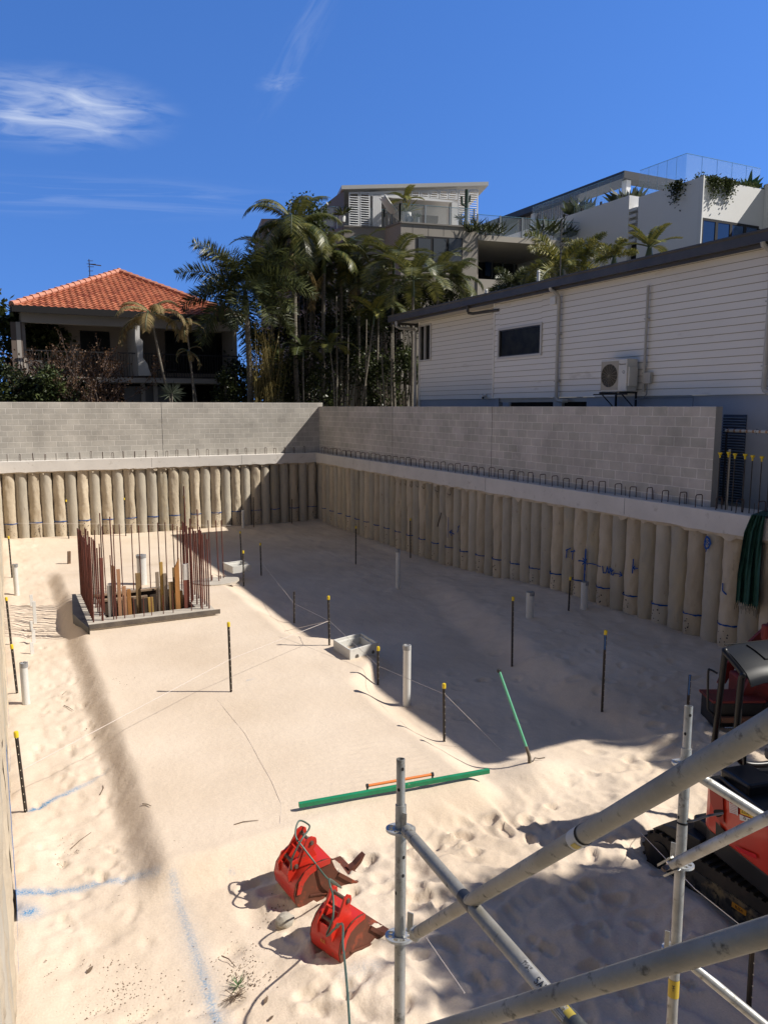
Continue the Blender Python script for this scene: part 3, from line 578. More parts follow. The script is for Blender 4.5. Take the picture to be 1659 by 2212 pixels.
# conduits along the wall foot
b = MB(); X = 13.18; pz = 5.03; b.tube([(X, onx(1375, 850, X).y, pz), (X, onx(1495, 846, X).y, pz)], .010, 6); yq = onx(1497, 846, X).y; b.tube([(X, yq, pz + .02), (X, yq, 3.0)], .010, 6); b.build('conduit', mat('conduit_grey', (.22, .24, .27), .5), HB)
p = onx(1400, 817, 13.15); b = MB(); b.bb(13.08, 13.17, p.y - .11, p.y + .09, p.z - .12, p.z + .13); jb = b.build('isolator_switch', M_ppe, HB, bevel=.01); b = MB(); b.tube([(13.12, p.y, p.z - .12), (13.12, p.y, p.z - .35), (13.1, p.y + .08, p.z - .45), (13.1, p.y + .35, p.z - .47)], .012, 6); b.build('cable', mat('conduit_grey', (.22, .24, .27), .5), jb)
# security camera
p = onx(1046, 856, 13.7); T = thing('security_camera', 'small white security camera under the weatherboards of the right house', 'camera', p)
b = MB(); b.cyl(p + Vector((.0, 0, .02)), p + Vector((.06, 0, .02)), .06, 12); b.cyl(p + Vector((.0, 0, .02)), p + Vector((-.09, -.03, -.02)), .018, 8); b.build('mount', M_wht, T, smooth=True)
b = MB(); b.cyl(p + Vector((-.06, .12, .03)), p + Vector((-.16, -.16, -.05)), .042, 12); b.build('body', M_wht, T, smooth=True)
b = MB(); b.cyl(p + Vector((-.16, -.16, -.05)), p + Vector((-.163, -.168, -.052)), .032, 12); b.build('lens', M_dk, T)
# air conditioner
AX0, AX1 = 12.78, 13.10; ay0, ay1 = onx(1353, 810, AX0).y, onx(1297, 810, AX0).y; az0, az1 = onx(1330, 846, AX0).z, onx(1330, 776, AX0).z
T = thing('air_conditioner', 'white air conditioner unit with round fan grille on a bracket on the cream wall', 'air conditioner', ((AX0 + AX1) / 2, (ay0 + ay1) / 2, az0))
M_ac = mat('ac_white', (.66, .64, .58), .4, (.60, .58, .53), scale=3)
b = MB(); b.bb(AX0, AX1, ay0, ay1, az0, az1); b.build('casing', M_ac, T, bevel=.015)
fc = (ay1 - (ay1 - ay0) * .34, (az0 + az1) / 2 - .0); fr = .265; b = MB(); b.bb(AX0 - .006, AX0 - .001, fc[0] - .29, fc[0] + .27, fc[1] - .33, fc[1] + .33); b.build('grille_plate', mat('ac_plate', (.40, .36, .29), .6), T)
b = MB(); n = 28; b.add([(AX0 - .009, fc[0] + fr * math.cos(6.2832 * i / n), fc[1] + fr * math.sin(6.2832 * i / n)) for i in range(n)], [tuple(range(n))]); b.build('fan_recess', M_blk, T)
b = MB()
for k in range(1, 12): rr = fr * k / 11.5; b.tube([(AX0 - .014, fc[0] + rr * math.cos(a * .3927), fc[1] + rr * math.sin(a * .3927)) for a in range(16)], .0035, 4, closed=True)
for a in range(16): b.tube([(AX0 - .016, fc[0], fc[1]), (AX0 - .016, fc[0] + fr * math.cos(a * .3927), fc[1] + fr * math.sin(a * .3927))], .003, 4)
b.build('fan_grille', mat('grille_wire', (.30, .27, .22), .5), T)
M_txt = mat('print_black', (.02, .02, .025), .6)
def text(s, name, size, m, parent, mw, ext=.001):
    c = bpy.data.curves.new(name, 'FONT'); c.body = s; c.size = size; c.extrude = ext; c.align_x = 'CENTER'; c.align_y = 'CENTER'
    o = bpy.data.objects.new('tmp', c); dg = bpy.context.evaluated_depsgraph_get(); sc.collection.objects.link(o); dg.update()
    me = bpy.data.meshes.new_from_object(o.evaluated_get(dg)); bpy.data.objects.remove(o); me.name = name; me.materials.clear(); me.materials.append(m)
    me.transform(mw); ob = lk(bpy.data.objects.new(name, me)); 
    if parent is not None:
        p = parent
        while p.parent: p = p.parent
        me.transform(Matrix.Translation(-LOC.get(p.name, Vector((0, 0, 0))))); ob.parent = parent
    return ob
mw_x = lambda X, y, z: Matrix(((0, 0, -1, X), (-1, 0, 0, y), (0, 1, 0, z), (0, 0, 0, 1)))     # readable on a wall facing -X
text('Panasonic', 'badge', .055, M_txt, T, mw_x(AX0 - .003, ay0 + .14, az1 - .12)); text('Q', 'sticker', .09, M_txt, T, mw_x(AX0 - .003, ay0 + .10, az1 - .30)); 
b = MB(); b.bb(AX0 + .03, AX1 - .03, ay0 - .05, ay0 - .0005, az0 + .12, az0 + .55); b.build('service_cover', M_ac, T, bevel=.01)
b = MB()
for y in (ay0 + .06, ay1 - .14): b.bb(AX0 - .12, 13.19, y, y + .04, az0 - .045, az0 - .005); b.bb(13.15, 13.19, y + .001, y + .039, az0 - .45, az0 - .046); b.tube([(AX0 - .06, y + .02, az0 - .05), (13.15, y + .02, az0 - .40)], .014, 6)
b.bb(AX0 - .10, AX0 - .05, ay0 - .1, ay1 + .12, az0 - .075, az0 - .046); b.build('wall_bracket', M_dk, T)
# ================================================================ WHITE APARTMENTS, far right
M_wg = mat('white_render', (.76, .76, .75), .85, (.80, .80, .79), scale=.4, lo=.3, hi=.7, glob=True, bump=.1, bscale=8)
GL = glass_mat('rail_glass', (.55, .66, .72), .20); GL2 = glass_mat('far_glass', (.45, .55, .60), .13)
XW = 31.0; Cn = onx(1511, 383, XW); zw = Cn.z; Yn = Cn.y
T = thing('white_apartments', 'tall white rendered apartment building with frameless rooftop glass behind the cream house', 'building', (XW, Yn, 2.6))
ye = onx(1359, 421, XW).y; yf = onx(1379, 425, XW).y
b = MB(); b.bb(XW, XW + 9, ye, 84, 2.6, onx(1359, 421.5, XW).z); b.build('wall', M_wg, T)
b = MB(); b.bb(XW + .35, XW + 9, yf, ye - .001, 2.6, zw - .35); b.build('recess_wall', M_wg, T)
b = MB(); b.bb(XW, XW + 12, Yn, yf, 2.6, zw); b.build('wall', M_wg, T)
b = MB(); b.bb(XW - .02, XW + .06, Yn - .25, Yn + .0, 2.6, zw + .02); b.build('edge_fin', mat('white_fin', (.75, .75, .73), .7), T)
xe = ony(1651, 401, Yn).x; b = MB(); b.bb(xe, xe + 6, Yn - 1.8, Yn - .001, 2.6, zw + .25); b.build('side_bay', M_wg, T)
b = MB(); z_ = zw - .55
for k in range(6): b.bb(XW + .02, XW + .5, ye - .5, ye - .002, z_ - k * .32 - .06, z_ - k * .32 + .1)
b.build('louvre_notch', M_wht, T)
b = MB(); b.bb(XW + .3, XW + .348, yf + .12, yf + .75, 8, zw - 2.3); b.build('slot_window', M_blk, T)
wx0, wx1 = ony(1513, 500, Yn).x, ony(1636, 500, Yn).x; wz1 = ony(1513, 470, Yn).z; wz0 = wz1 - 2.6
wz1b = ony(1560, 479, Yn).z
b = MB(); b.bb(wx0, wx1, Yn - .05, Yn - .001, wz1 - .12, wz1); b.bb(wx0, wx1, Yn - .05, Yn - .001, wz0, wz0 + .1)
nn = 4
for k in range(nn + 1): xx = wx0 + (wx1 - wx0) * k / nn; b.bb(xx - .09, xx + .09, Yn - .06, Yn - .002, wz0 + .1, wz1 - .12)
w = b.build('window', M_dk, T)
for k in range(nn):
    b = MB(); b.bb(wx0 + (wx1 - wx0) * k / nn + .09, wx0 + (wx1 - wx0) * (k + 1) / nn - .09, Yn - .03, Yn - .005, wz0 + .1, wz1 - .12); b.build('pane', mat('sky_reflection_blue', (.05, .12, .28), .05, spec=1.0, metal=.6), w)  # blue base colour stands in for sky reflected in the panes
def glassrun(p0, p1, z0, z1, n, parent, gm=GL2, name='glass_balustrade', th=.012):
    p0, p1 = Vector((p0[0], p0[1], 0)), Vector((p1[0], p1[1], 0)); d = (p1 - p0); nrm = Vector((-d.y, d.x, 0)).normalized() * th
    first = None
    for k in range(n):
        a = p0 + d * ((k + .01) / n); c = p0 + d * ((k + .99) / n); b = MB()
        b.add([Vector((q.x, q.y, z)) + s for q in (a, c) for z in (z0, z1) for s in (Vector((0, 0, 0)), nrm)], [(0, 2, 6, 4), (1, 5, 7, 3), (0, 4, 5, 1), (2, 3, 7, 6), (0, 1, 3, 2), (4, 6, 7, 5)])
        o = b.build(name, gm, parent)
    b = MB(); b.tube([p0 + Vector((0, 0, z1 + .01)), p1 + Vector((0, 0, z1 + .01))], .014, 4)
    for k in range(1, n): a = p0 + d * (k / n); b.tube([a + Vector((0, 0, z0)), a + Vector((0, 0, z1))], .010, 4)
    b.build('glass_edge', mat('glass_edge', (.12, .25, .32), .3), parent)
XG = 32.2; g0 = onx(1483, 331.5, XG); g1 = ony(1643, 354, g0.y)
glassrun((XG, g0.y), (XG, onx(1382, 367, XG).y), zw - .6, g0.z, 5, T); glassrun((XG, g0.y), (g1.x, g0.y), zw - .6, g0.z, 5, T)
glassrun((XG + 6, g0.y + .8), (XG + 6, g0.y + 12), zw - .6, g0.z - .2, 5, T)
zr2 = onx(1359, 421.5, XW).z; gh = onx(1347, 375, XW + .3); glassrun((XW + .3, gh.y), (XW + .3, onx(1150, 452, XW + .3).y), zr2 - .1, gh.z, 8, T)
for k in range(16): yy = gh.y + k * 1.6; b = MB(); b.bb(XW + .22, XW + .29, yy, yy + .12, zr2, zr2 + .25); b.build('glass_clamp', M_dk, T)
M_drf = mat('dark_roof', (.035, .037, .042), .5)
rc = onx(1348, 368, 34.0); b = MB(); b.bb(34.0, 35.4, rc.y, 88, rc.z - .42, rc.z); b.bb(35.401, ony(1474, 391, rc.y).x, rc.y, rc.y + 1.0, rc.z - .42, rc.z - .004); b.build('pavilion_roof', M_drf, T)
b = MB(); b.bb(34.4, 34.75, rc.y + .2, rc.y + .6, zr2 - 1, rc.z - .421); b.bb(34.4, 34.75, rc.y + 9, rc.y + 9.4, zr2 - 1, rc.z - .421); b.build('pavilion_post', M_wg, T)
b = MB(); yy = onx(1240, 430, 34.6).y
while yy < onx(1120, 450, 34.6).y: b.bb(34.6, 34.68, yy, yy + .12, zr2 - .6, rc.z - .421); yy += .24
b.build('timber_screen', mat('slat_timber', (.38, .30, .24), .7), T); b = MB(); b.bb(34.85, 34.95, onx(1240, 430, 34.6).y, 84, zr2 - .6, rc.z - .421); b.build('screen_backing', mat('slat_back', (.14, .15, .17), .8), T)
# ================================================================ GREY APARTMENT BLOCK, centre
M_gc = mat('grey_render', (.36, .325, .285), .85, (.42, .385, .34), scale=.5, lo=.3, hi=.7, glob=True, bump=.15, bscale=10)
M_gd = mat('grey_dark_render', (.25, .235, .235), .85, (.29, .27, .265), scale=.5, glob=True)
C_ = ony(866, 482, 38.0); zt = C_.z
D_ = onz(1032, 493, zt); B_ = onz(832, 493.5, zt); A_ = onz(743, 490, zt); E_ = Vector((ony(563, 600, 47).x, 47, zt))
T = thing('apartment_block', 'grey concrete apartment block with a white louvred penthouse terrace behind the palms', 'building', (C_.x, C_.y, 2.6))
dd = (D_ - C_).normalized(); nn_ = Vector((-dd.y, dd.x, 0)) 
def poly(points, z0, z1, name, m, parent=T):
    b = MB(); b.prism([(p.x, p.y) for p in points], lambda u, v, d: Vector((u, v, d)), z0, z1); return b.build(name, m, parent)
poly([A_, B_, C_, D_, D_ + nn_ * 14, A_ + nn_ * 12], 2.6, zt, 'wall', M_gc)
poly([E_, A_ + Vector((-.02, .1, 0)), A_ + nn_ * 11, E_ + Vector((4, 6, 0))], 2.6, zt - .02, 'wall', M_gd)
b = MB()
for (px, py, w, h) in ((616, 560, 1.0, 1.5), (625, 720, .9, 1.4), (655, 640, .9, 1.4)):
    e = (A_ - E_); f = (px - 563) / (743 - 563); f = f * 1.05; p = E_ + e * f; zz = at(px, py, (p - CAM).dot(F_)).z; t_ = e.normalized(); 
    b.add([p + t_ * (-w / 2) + Vector((-.03, -.03, zz - h / 2 - p.z)), p + t_ * (w / 2) + Vector((-.03, -.03, zz - h / 2 - p.z)), p + t_ * (w / 2) + Vector((-.03, -.03, zz + h / 2 - p.z)), p + t_ * (-w / 2) + Vector((-.03, -.03, zz + h / 2 - p.z))], [(0, 1, 2, 3)])
b.build('window', M_dgl, T)
# front window strip (partly behind fronds) and panel joints
def onface(px, py, P0, dirn, off=.02):   # point on the vertical plane through P0 along dirn
    n = Vector((-dirn.y, dirn.x, 0)); d = ray(px, py); s = (P0 - CAM).dot(n) / d.dot(n); return CAM + d * s - n * off
def facequad(b, P0, dirn, x0, x1, y0, y1, off=.02, th=.03):
    a = onface(x0, y0, P0, dirn, off); c = onface(x1, y0, P0, dirn, off); e = onface(x1, y1, P0, dirn, off); f = onface(x0, y1, P0, dirn, off)
    zt_, zb = (a.z + c.z) / 2, (e.z + f.z) / 2; n = Vector((-dirn.y, dirn.x, 0)) * th
    ps = [Vector((a.x, a.y, zb)), Vector((c.x, c.y, zb)), Vector((c.x, c.y, zt_)), Vector((a.x, a.y, zt_))]; b.add(ps + [p + n for p in ps], [(0, 1, 2, 3), (7, 6, 5, 4), (0, 4, 5, 1), (1, 5, 6, 2), (2, 6, 7, 3), (3, 7, 4, 0)])
b = MB(); facequad(b, C_, dd, 900, 999, 512, 585, .03); w = b.build('window', M_dk, T); b = MB()
for k in range(3): facequad(b, C_, dd, 903 + k * 33, 930 + k * 33, 516, 581, .045, .01)
b.build('pane', mat('pane_grey', (.10, .11, .12), .2, spec=.8), w)
b = MB()
for px in (891, 925, 958, 991): facequad(b, C_, dd, px, px + .7, 484 + (px - 866) * .08, 510, .004, .01)
b.build('panel_joint', M_dk, T)
cpd = lambda P, Q, z0, z1, w, n, m: (lambda b: (b.prism([(0, 0), (1, 0), (1, 1), (0, 1)], lambda u, v, d: (P + (Q - P) * u + Vector((-(Q - P).y, (Q - P).x, 0)).normalized() * (w * v - .06)) * 1 + Vector((0, 0, d)), z0 - zt, z1 - zt), b.build(n, m, T)))(MB())
for P, Q in ((A_, B_), (B_, C_), (C_, D_)): cpd(P, Q, zt + .002, zt + .08, .3, 'coping', mat('coping', (.28, .26, .24), .8))
# penthouse
M_lv = mat('white_louvre', (.84, .85, .86), .5); off = 1.6
P0 = C_ + nn_ * off
def pf(px, py): return onface(px, py, P0, dd, 0)
def pane_louvre(x0, x1, y0, y1, name='louvre_panel'):
    a, c = pf(x0, y0), pf(x1, y0); e, f = pf(x0, y1), pf(x1, y1); b = MB()
    zb = max(zt - .3, min(e.z, f.z)); fw = .07; nv = nn_ * .05
    def bar(p, q, za, zb_, ): 
        ps = [Vector((p.x, p.y, za[0])), Vector((q.x, q.y, za[1])), Vector((q.x, q.y, zb_[1])), Vector((p.x, p.y, zb_[0]))]; b.add(ps + [v + nv for v in ps], [(0, 1, 2, 3), (7, 6, 5, 4), (0, 4, 5, 1), (1, 5, 6, 2), (2, 6, 7, 3), (3, 7, 4, 0)])
    L = (c - a); L.z = 0; u = L.normalized()
    bar(a, a + u * fw, (zb, zb), (a.z, a.z)); bar(c - u * fw, c, (zb, zb), (c.z, c.z)); bar(a + u * fw, c - u * fw, (a.z - fw, c.z - fw), (a.z, c.z)); bar(a + u * fw, c - u * fw, (zb, zb), (zb + fw, zb + fw))
    z = zb + fw + .05
    while z < min(a.z, c.z) - fw - .04:
        p, q = a + u * fw, c - u * fw
        b.add([Vector((p.x, p.y, z)) - nn_ * .02, Vector((q.x, q.y, z)) - nn_ * .02, Vector((q.x, q.y, z + .06)) + nn_ * .05, Vector((p.x, p.y, z + .06)) + nn_ * .05], [(0, 1, 2, 3)]); z += .125
    b.build(name, M_lv, T)
zc = lambda zx, zy: (684.9 + .2294 * zx, 380.5 + .2294 * zy)
for (a, c, y0, y1) in ((300, 398, 152, 480), (404, 500, 150, 480), (1330, 1420, 125, 480), (1428, 1518, 122, 485)):
    x0, yy0 = zc(a, y0); x1, yy1 = zc(c, y1); pane_louvre(x0, x1, yy0, yy1)
for k in range(6):   # clerestory row under the roof
    x0, y0 = zc(800 + k * 88, 140 - k * 3); x1, y1 = zc(880 + k * 88, 190 + k * 5); pane_louvre(x0, x1, y0, y1, 'clerestory_louvre')
def pquad(pts, m, name, depth=.12):
    b = MB(); ps = [pf(*zc(*p)) for p in pts]; k = len(ps); b.add(ps + [p + nn_ * depth for p in ps], [tuple(range(k)), tuple(range(2 * k - 1, k - 1, -1))] + [(i, (i + 1) % k, k + (i + 1) % k, k + i) for i in range(k)]); return b.build(name, m, T)
pquad([(505, 148), (800, 140), (1320, 120), (1320, 128), (800, 152), (505, 158)], M_lv, 'head_beam'); pquad([(505, 160), (610, 160), (1320, 235), (1320, 250), (610, 195), (505, 185)], M_lv, 'raking_beam')
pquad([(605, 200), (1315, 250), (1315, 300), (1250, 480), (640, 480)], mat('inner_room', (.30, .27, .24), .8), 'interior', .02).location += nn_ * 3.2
for k in range(4): pquad([(528 + k * 20, 165), (546 + k * 20, 170), (546 + k * 20, 490), (528 + k * 20, 485)], M_lv, 'folded_screen', .5)
pquad([(1268, 240), (1322, 235), (1322, 480), (1268, 480)], M_wg, 'side_pier', .5)
r0, r1 = pf(*zc(228, 128)), pf(*zc(1605, 92)); r0 -= nn_ * .12; r1 -= nn_ * .12
b = MB(); bk = nn_ * 8; t3 = Vector((0, 0, .2)); 
b.add([r0, r1, r1 + bk - Vector((0, 0, 1.2)), r0 + bk - Vector((0, 0, 1.2)), r0 + t3, r1 + t3, r1 + bk + t3 - Vector((0, 0, 1.2)), r0 + bk + t3 - Vector((0, 0, 1.2))], [(0, 3, 2, 1), (4, 5, 6, 7), (0, 1, 5, 4), (1, 2, 6, 5), (2, 3, 7, 6), (3, 0, 4, 7)]); b.build('penthouse_roof', mat('roof_sheet', (.50, .50, .50), .5), T)
b = MB(); q0 = pf(*zc(255, 480)); q1 = q0 + nn_ * 5.5 - dd * 1.5; b.add([q0, q1, Vector((q1.x, q1.y, r0.z - .6)), Vector((q0.x, q0.y, r0.z))], [(0, 1, 2, 3)]); b.build('side_wall', mat('side_wall', (.22, .21, .21), .8), T)
# terrace glass with posts
M_pst = mat('rail_post', (.20, .23, .26), .4)
def railing(P, Q, z0, h, n, parent=T):
    glassrun((P.x, P.y), (Q.x, Q.y), z0, z0 + h, n, parent, GL2, 'terrace_glass')
    for k in range(n + 1): a = P + (Q - P) * (k / n); b = MB(); b.bb(a.x - .035, a.x + .035, a.y - .035, a.y + .035, z0 - .1, z0 + h + .03); b.build('rail_post', M_pst, parent)
railing(A_ + nn_ * .2 - dd * 3, B_ + nn_ * .2, zt, 1.05, 4); railing(B_ + nn_ * .2, C_ + nn_ * .2, zt, 1.05, 2); railing(C_ + nn_ * .2, D_ + nn_ * .2 - dd * .15, zt, 1.05, 3)
# slab balcony on the right with dark recess below
zs = at(1033, 506.5, (D_ - CAM).dot(F_)).z; S0 = onz(1033, 506.5, zs); S1 = onz(1266, 524, zs); sd = (S1 - S0).normalized(); sn = Vector((-sd.y, sd.x, 0))
def slab(P, Q, back, z0, z1, name, m): b = MB(); b.prism([(P.x, P.y), (Q.x, Q.y), ((Q + sn * back).x, (Q + sn * back).y), ((P + sn * back).x, (P + sn * back).y)], lambda u, v, d: Vector((u, v, d)), z0, z1); return b.build(name, m, T)
slab(S0, S1, 9, zs - .30, zs, 'balcony_slab', mat('slab_render', (.50, .46, .40), .85)); railing(S0 + sn * .12, S1 + sn * .12, zs, 1.1, 5)
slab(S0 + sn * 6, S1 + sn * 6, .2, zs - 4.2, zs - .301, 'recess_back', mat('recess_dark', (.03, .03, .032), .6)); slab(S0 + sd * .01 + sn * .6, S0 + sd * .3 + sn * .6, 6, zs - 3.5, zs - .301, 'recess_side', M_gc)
b = MB()
for px in (1062, 1085, 1110, 1140): facequad(b, S0 + sn * 5.6, sd, px, px + 3, 545, 600, 0, .06)
b.build('door_frame', mat('frame_grey', (.16, .17, .18), .5), T); b = MB(); facequad(b, S0 + sn * 5.7, sd, 1048, 1061, 566, 596, 0, .02); b.build('sky_blue_pane', mat('sky_reflection_blue', (.05, .12, .28), .05), T)  # pane takes the same painted-in sky blue
pz = at(1040, 600, (S0 - CAM).dot(F_)).z; slab(S0, S1 - sd * 1.0, .3, 5, pz, 'lower_parapet', mat('pale_parapet', (.46, .42, .37), .85))
b = MB(); e1 = ony(563, 474, 47.5); e2 = ony(650, 474, 47.5); b.bb(e1.x, e2.x, 47.5, 52, zt - 1, e1.z); 
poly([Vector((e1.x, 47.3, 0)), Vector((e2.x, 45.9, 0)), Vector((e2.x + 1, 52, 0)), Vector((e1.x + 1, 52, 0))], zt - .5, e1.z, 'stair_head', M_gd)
# ================================================================ TILED HOUSE, left
YE = 37.0; eL = ony(26, 662, YE); eR = ony(526, 684, YE); ze = (eL.z + eR.z) / 2; wE = eR.x - eL.x
M_tile = bpy.data.materials.new('roof_tile'); M_tile.use_nodes = True
def _tile():
    t = M_tile.node_tree; b = t.nodes['Principled BSDF']; b.inputs['Roughness'].default_value = .8
    a = N(t, 'ShaderNodeAttribute', attribute_name='tone'); r = N(t, 'ShaderNodeValToRGB'); t.links.new(a.outputs['Fac'], r.inputs[0]); e = r.color_ramp.elements
    e[0].position = 0; e[0].color = (.24, .05, .02, 1); e[1].position = 1; e[1].color = (.52, .195, .10, 1)
    for p, c in ((.15, (.33, .09, .04, 1)), (.6, (.43, .135, .062, 1))): q = e.new(p); q.color = c
    n = N(t, 'ShaderNodeTexNoise', i_Scale=5.0, i_Detail=6.0); tc = N(t, 'ShaderNodeTexCoord'); t.links.new(tc.outputs['Object'], n.inputs['Vector'])
    m = N(t, 'ShaderNodeMixRGB', blend_type='MULTIPLY', i_0=.8); rr = N(t, 'ShaderNodeMapRange'); rr.inputs[1].default_value = .35; rr.inputs[2].default_value = .6; rr.inputs[3].default_value = .7; rr.inputs[4].default_value = 1.1; t.links.new(n.outputs[0], rr.inputs[0]); t.links.new(r.outputs[0], m.inputs[1]); t.links.new(rr.outputs[0], m.inputs[2]); t.links.new(m.outputs[0], b.inputs['Base Color'])
_tile()
T = thing('tiled_house', 'house with orange terracotta hip roof and shaded balconies beyond the back wall', 'house', ((eL.x + eR.x) / 2, YE, 2.6))
APd = None
for k in range(200):      # depth of the peak for a 24 degree pitch
    d = 1 + k * .05; a = ony(258, 587, YE + d)
    if (a.z - ze) / d < math.tan(R(25)): APd = d; break
apex = ony(258, 587, YE + APd); az = apex.z
def tiled_face(A, Bp, P, name, tl=.30, tw=.28):      # triangle A-B (eave) up to P, tiles run up from the eave
    A, Bp, P = Vector(A), Vector(Bp), Vector(P); ex = (Bp - A).normalized(); nrm = ex.cross(P - A).normalized()
    if nrm.z < 0: nrm = -nrm
    up = nrm.cross(ex).normalized()
    if up.z < 0: up = -up
    Lx = (Bp - A).length; hh = (P - A).dot(up); px = (P - A).dot(ex); rows = int(hh / tl) + 1; vs = []; fs = []; tones = []
    q = random.Random(5); sub = 6
    for r in range(rows):
        v0 = r * tl; v1 = min((r + 1) * tl + .02, hh); x0 = px * v0 / hh; x1 = Lx - (Lx - px) * v0 / hh; c0 = int(x0 / tw); c1 = int(x1 / tw) + 1
        for c in range(c0, c1):
            tone = q.uniform(.25, .85) if q.random() > .07 else q.uniform(0, .12)
            for s_ in range(sub):
                for (u, vv) in ((c + s_ / sub, 0), (c + (s_ + 1) / sub, 0)): pass
                quad = []
                for (uu, v, lift) in ((c + s_ / sub, v0, .035), (c + (s_ + 1) / sub, v0, .035), (c + (s_ + 1) / sub, v1, .0), (c + s_ / sub, v1, .0)):
                    x = uu * tw; f = uu - c; wv = .038 * (math.sin(f * 2 * math.pi) * .8)
                    lo = px * min(v, hh) / hh; hi = Lx - (Lx - px) * min(v, hh) / hh; x = min(max(x, lo), hi); quad.append(A + ex * x + up * v + nrm * (lift + wv))
                n = len(vs); vs += quad; fs.append((n, n + 1, n + 2, n + 3)); tones += [tone] * 4
                n = len(vs); vs += [quad[0], quad[1], quad[1] - nrm * .045, quad[0] - nrm * .045]; fs.append((n, n + 1, n + 2, n + 3)); tones += [tone * .6] * 4
    me = bpy.data.meshes.new(name); L = LOC[T.name]; me.from_pydata([tuple(v - L) for v in vs], [], fs); a = me.attributes.new('tone', 'FLOAT', 'POINT'); a.data.foreach_set('value', tones); me.materials.append(M_tile)
    o = lk(bpy.data.objects.new(name, me)); o.parent = T; return o
yb_ = apex.y + APd; eLb = Vector((eL.x, yb_, ze)); eRb = Vector((eR.x, yb_, ze)); eL = Vector((eL.x, YE, ze)); eR = Vector((eR.x, YE, ze))
tiled_face(eL, eR, apex, 'roof'); tiled_face(eR, eRb, apex, 'roof', .6, .6); tiled_face(eLb, eL, apex, 'roof', .6, .6)
M_hip = mat('ridge_tile', (.50, .20, .12), .8, (.56, .27, .19), scale=6)
for e in (eL, eR):
    b = MB(); d = apex - e; n = int(d.length / .42); 
    for k in range(n): p = e + d * (k / n); q = e + d * ((k + 1.12) / n); b.tube([p + Vector((0, 0, .05)), q + Vector((0, 0, .03))], [.15, .115], 7)
    b.build('ridge', M_hip, T)
b = MB(); b.cyl(apex + Vector((0, 0, .02)), apex + Vector((0, 0, .18)), .16, 8, .08); b.build('ridge_cap', M_hip, T)
x0, x1 = eL.x, eR.x; b = MB(); b.bb(x0, x1, YE - .06, YE + .04, ze - .26, ze + .02); b.bb(x0 - .05, x0 + .06, YE + .041, yb_, ze - .26, ze + .015); b.build('gutter', mat('black_gutter', (.02, .018, .017), .4), T)
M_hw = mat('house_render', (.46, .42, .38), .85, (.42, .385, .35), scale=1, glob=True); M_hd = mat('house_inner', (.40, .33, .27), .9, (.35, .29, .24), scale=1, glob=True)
hz = lambda zx, zy, Y: ony(.3486 * zx, 532.7 + .3486 * zy, Y)
YF, YBk = YE + .5, YE + 3.0
b = MB(); a = hz(95, 470, YF); zbm = hz(800, 497, YF).z; b.bb(x0 + .35, x1 - .1, YF, YF + .3, zbm, ze - .05); b.build('beam', M_hw, T)
zsl = hz(800, 800, YF).z; xl = hz(100, 700, YF).x; xrr = hz(1500, 700, YF).x
b = MB(); b.bb(x0 + .1, x1 - .1, YF - .3, YBk + .3, zsl - .32, zsl - .1); b.build('balcony_slab', M_hw, T)
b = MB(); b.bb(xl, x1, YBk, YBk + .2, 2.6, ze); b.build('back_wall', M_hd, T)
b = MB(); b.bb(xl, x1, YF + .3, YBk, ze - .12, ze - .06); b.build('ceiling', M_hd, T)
b = MB(); xq = hz(108, 600, YF).x; b.bb(x0 + .3, xq, YF, YF + .35, 2.6, zbm); b.build('column', M_hw, T); b = MB(); xc = hz(145, 600, YF).x; b.bb(xc - .45, xc, YF + .01, YF + .4, zsl, zbm - .01); b.build('column', mat('brown_post', (.16, .12, .10), .7), T)
b = MB(); b.bb(x0 + .3, x0 + .5, YF + .36, yb_ - .5, 2.6, ze - .05); b.bb(x1 - .3, x1 - .1, YF + .36, yb_ - .5, 2.6, ze - .05); b.build('side_wall', M_hw, T)
# stepped white blade wall between the balconies
b = MB(); prof = [(840, 490), (868, 490), (868, 565), (888, 585), (888, 690), (915, 725), (940, 800), (862, 800), (855, 660), (840, 580)]
b.prism([(hz(u, v, YF - .4).x, hz(u, v, YF - .4).z) for u, v in prof], lambda u, v, d: Vector((u, d, v)), YF - .4, YF + .1); b.bb(hz(842, 600, YF).x, hz(865, 600, YF).x, YF + .1, YBk, zsl, zbm); b.build('blade_wall', mat('blade_white', (.62, .60, .57), .7), T)
def hwin(z0x, z1x, z0y, z1y, n, Y=None):
    Y = YBk - .04; p, q_ = hz(z0x, z0y, Y), hz(z1x, z1y, Y); b = MB(); w = .05
    b.bb(p.x, q_.x, Y, Y + .03, p.z - .05, p.z); b.bb(p.x, q_.x, Y, Y + .03, q_.z, q_.z + .05)
    for k in range(n + 1): xx = p.x + (q_.x - p.x) * k / n; b.bb(xx - w / 2, xx + w / 2, Y - .005, Y + .03, q_.z + .05, p.z - .05)
    o = b.build('sliding_door', M_dk, T); b = MB(); b.bb(p.x + .01, q_.x - .01, Y + .006, Y + .02, q_.z + .01, p.z - .01); b.build('pane', M_dgl, o)
hwin(145, 420, 505, 790, 3); hwin(500, 690, 520, 790, 2); hwin(1025, 1440, 520, 790, 4)
p, q_ = hz(1388, 535, YBk - .12), hz(1440, 780, YBk - .12); b = MB(); n = 12
vs = [];
for k in range(n + 1): xx = p.x + (q_.x - p.x) * k / n; vs += [(xx, YBk - .12 - .04 * (k % 2), q_.z), (xx, YBk - .12 - .04 * (k % 2), p.z)]
b.add(vs, [(2 * k, 2 * k + 2, 2 * k + 3, 2 * k + 1) for k in range(n)]); b.build('curtain', mat('curtain', (.42, .38, .34), .9), T)
M_rl = mat('railing_black', (.02, .02, .022), .5)
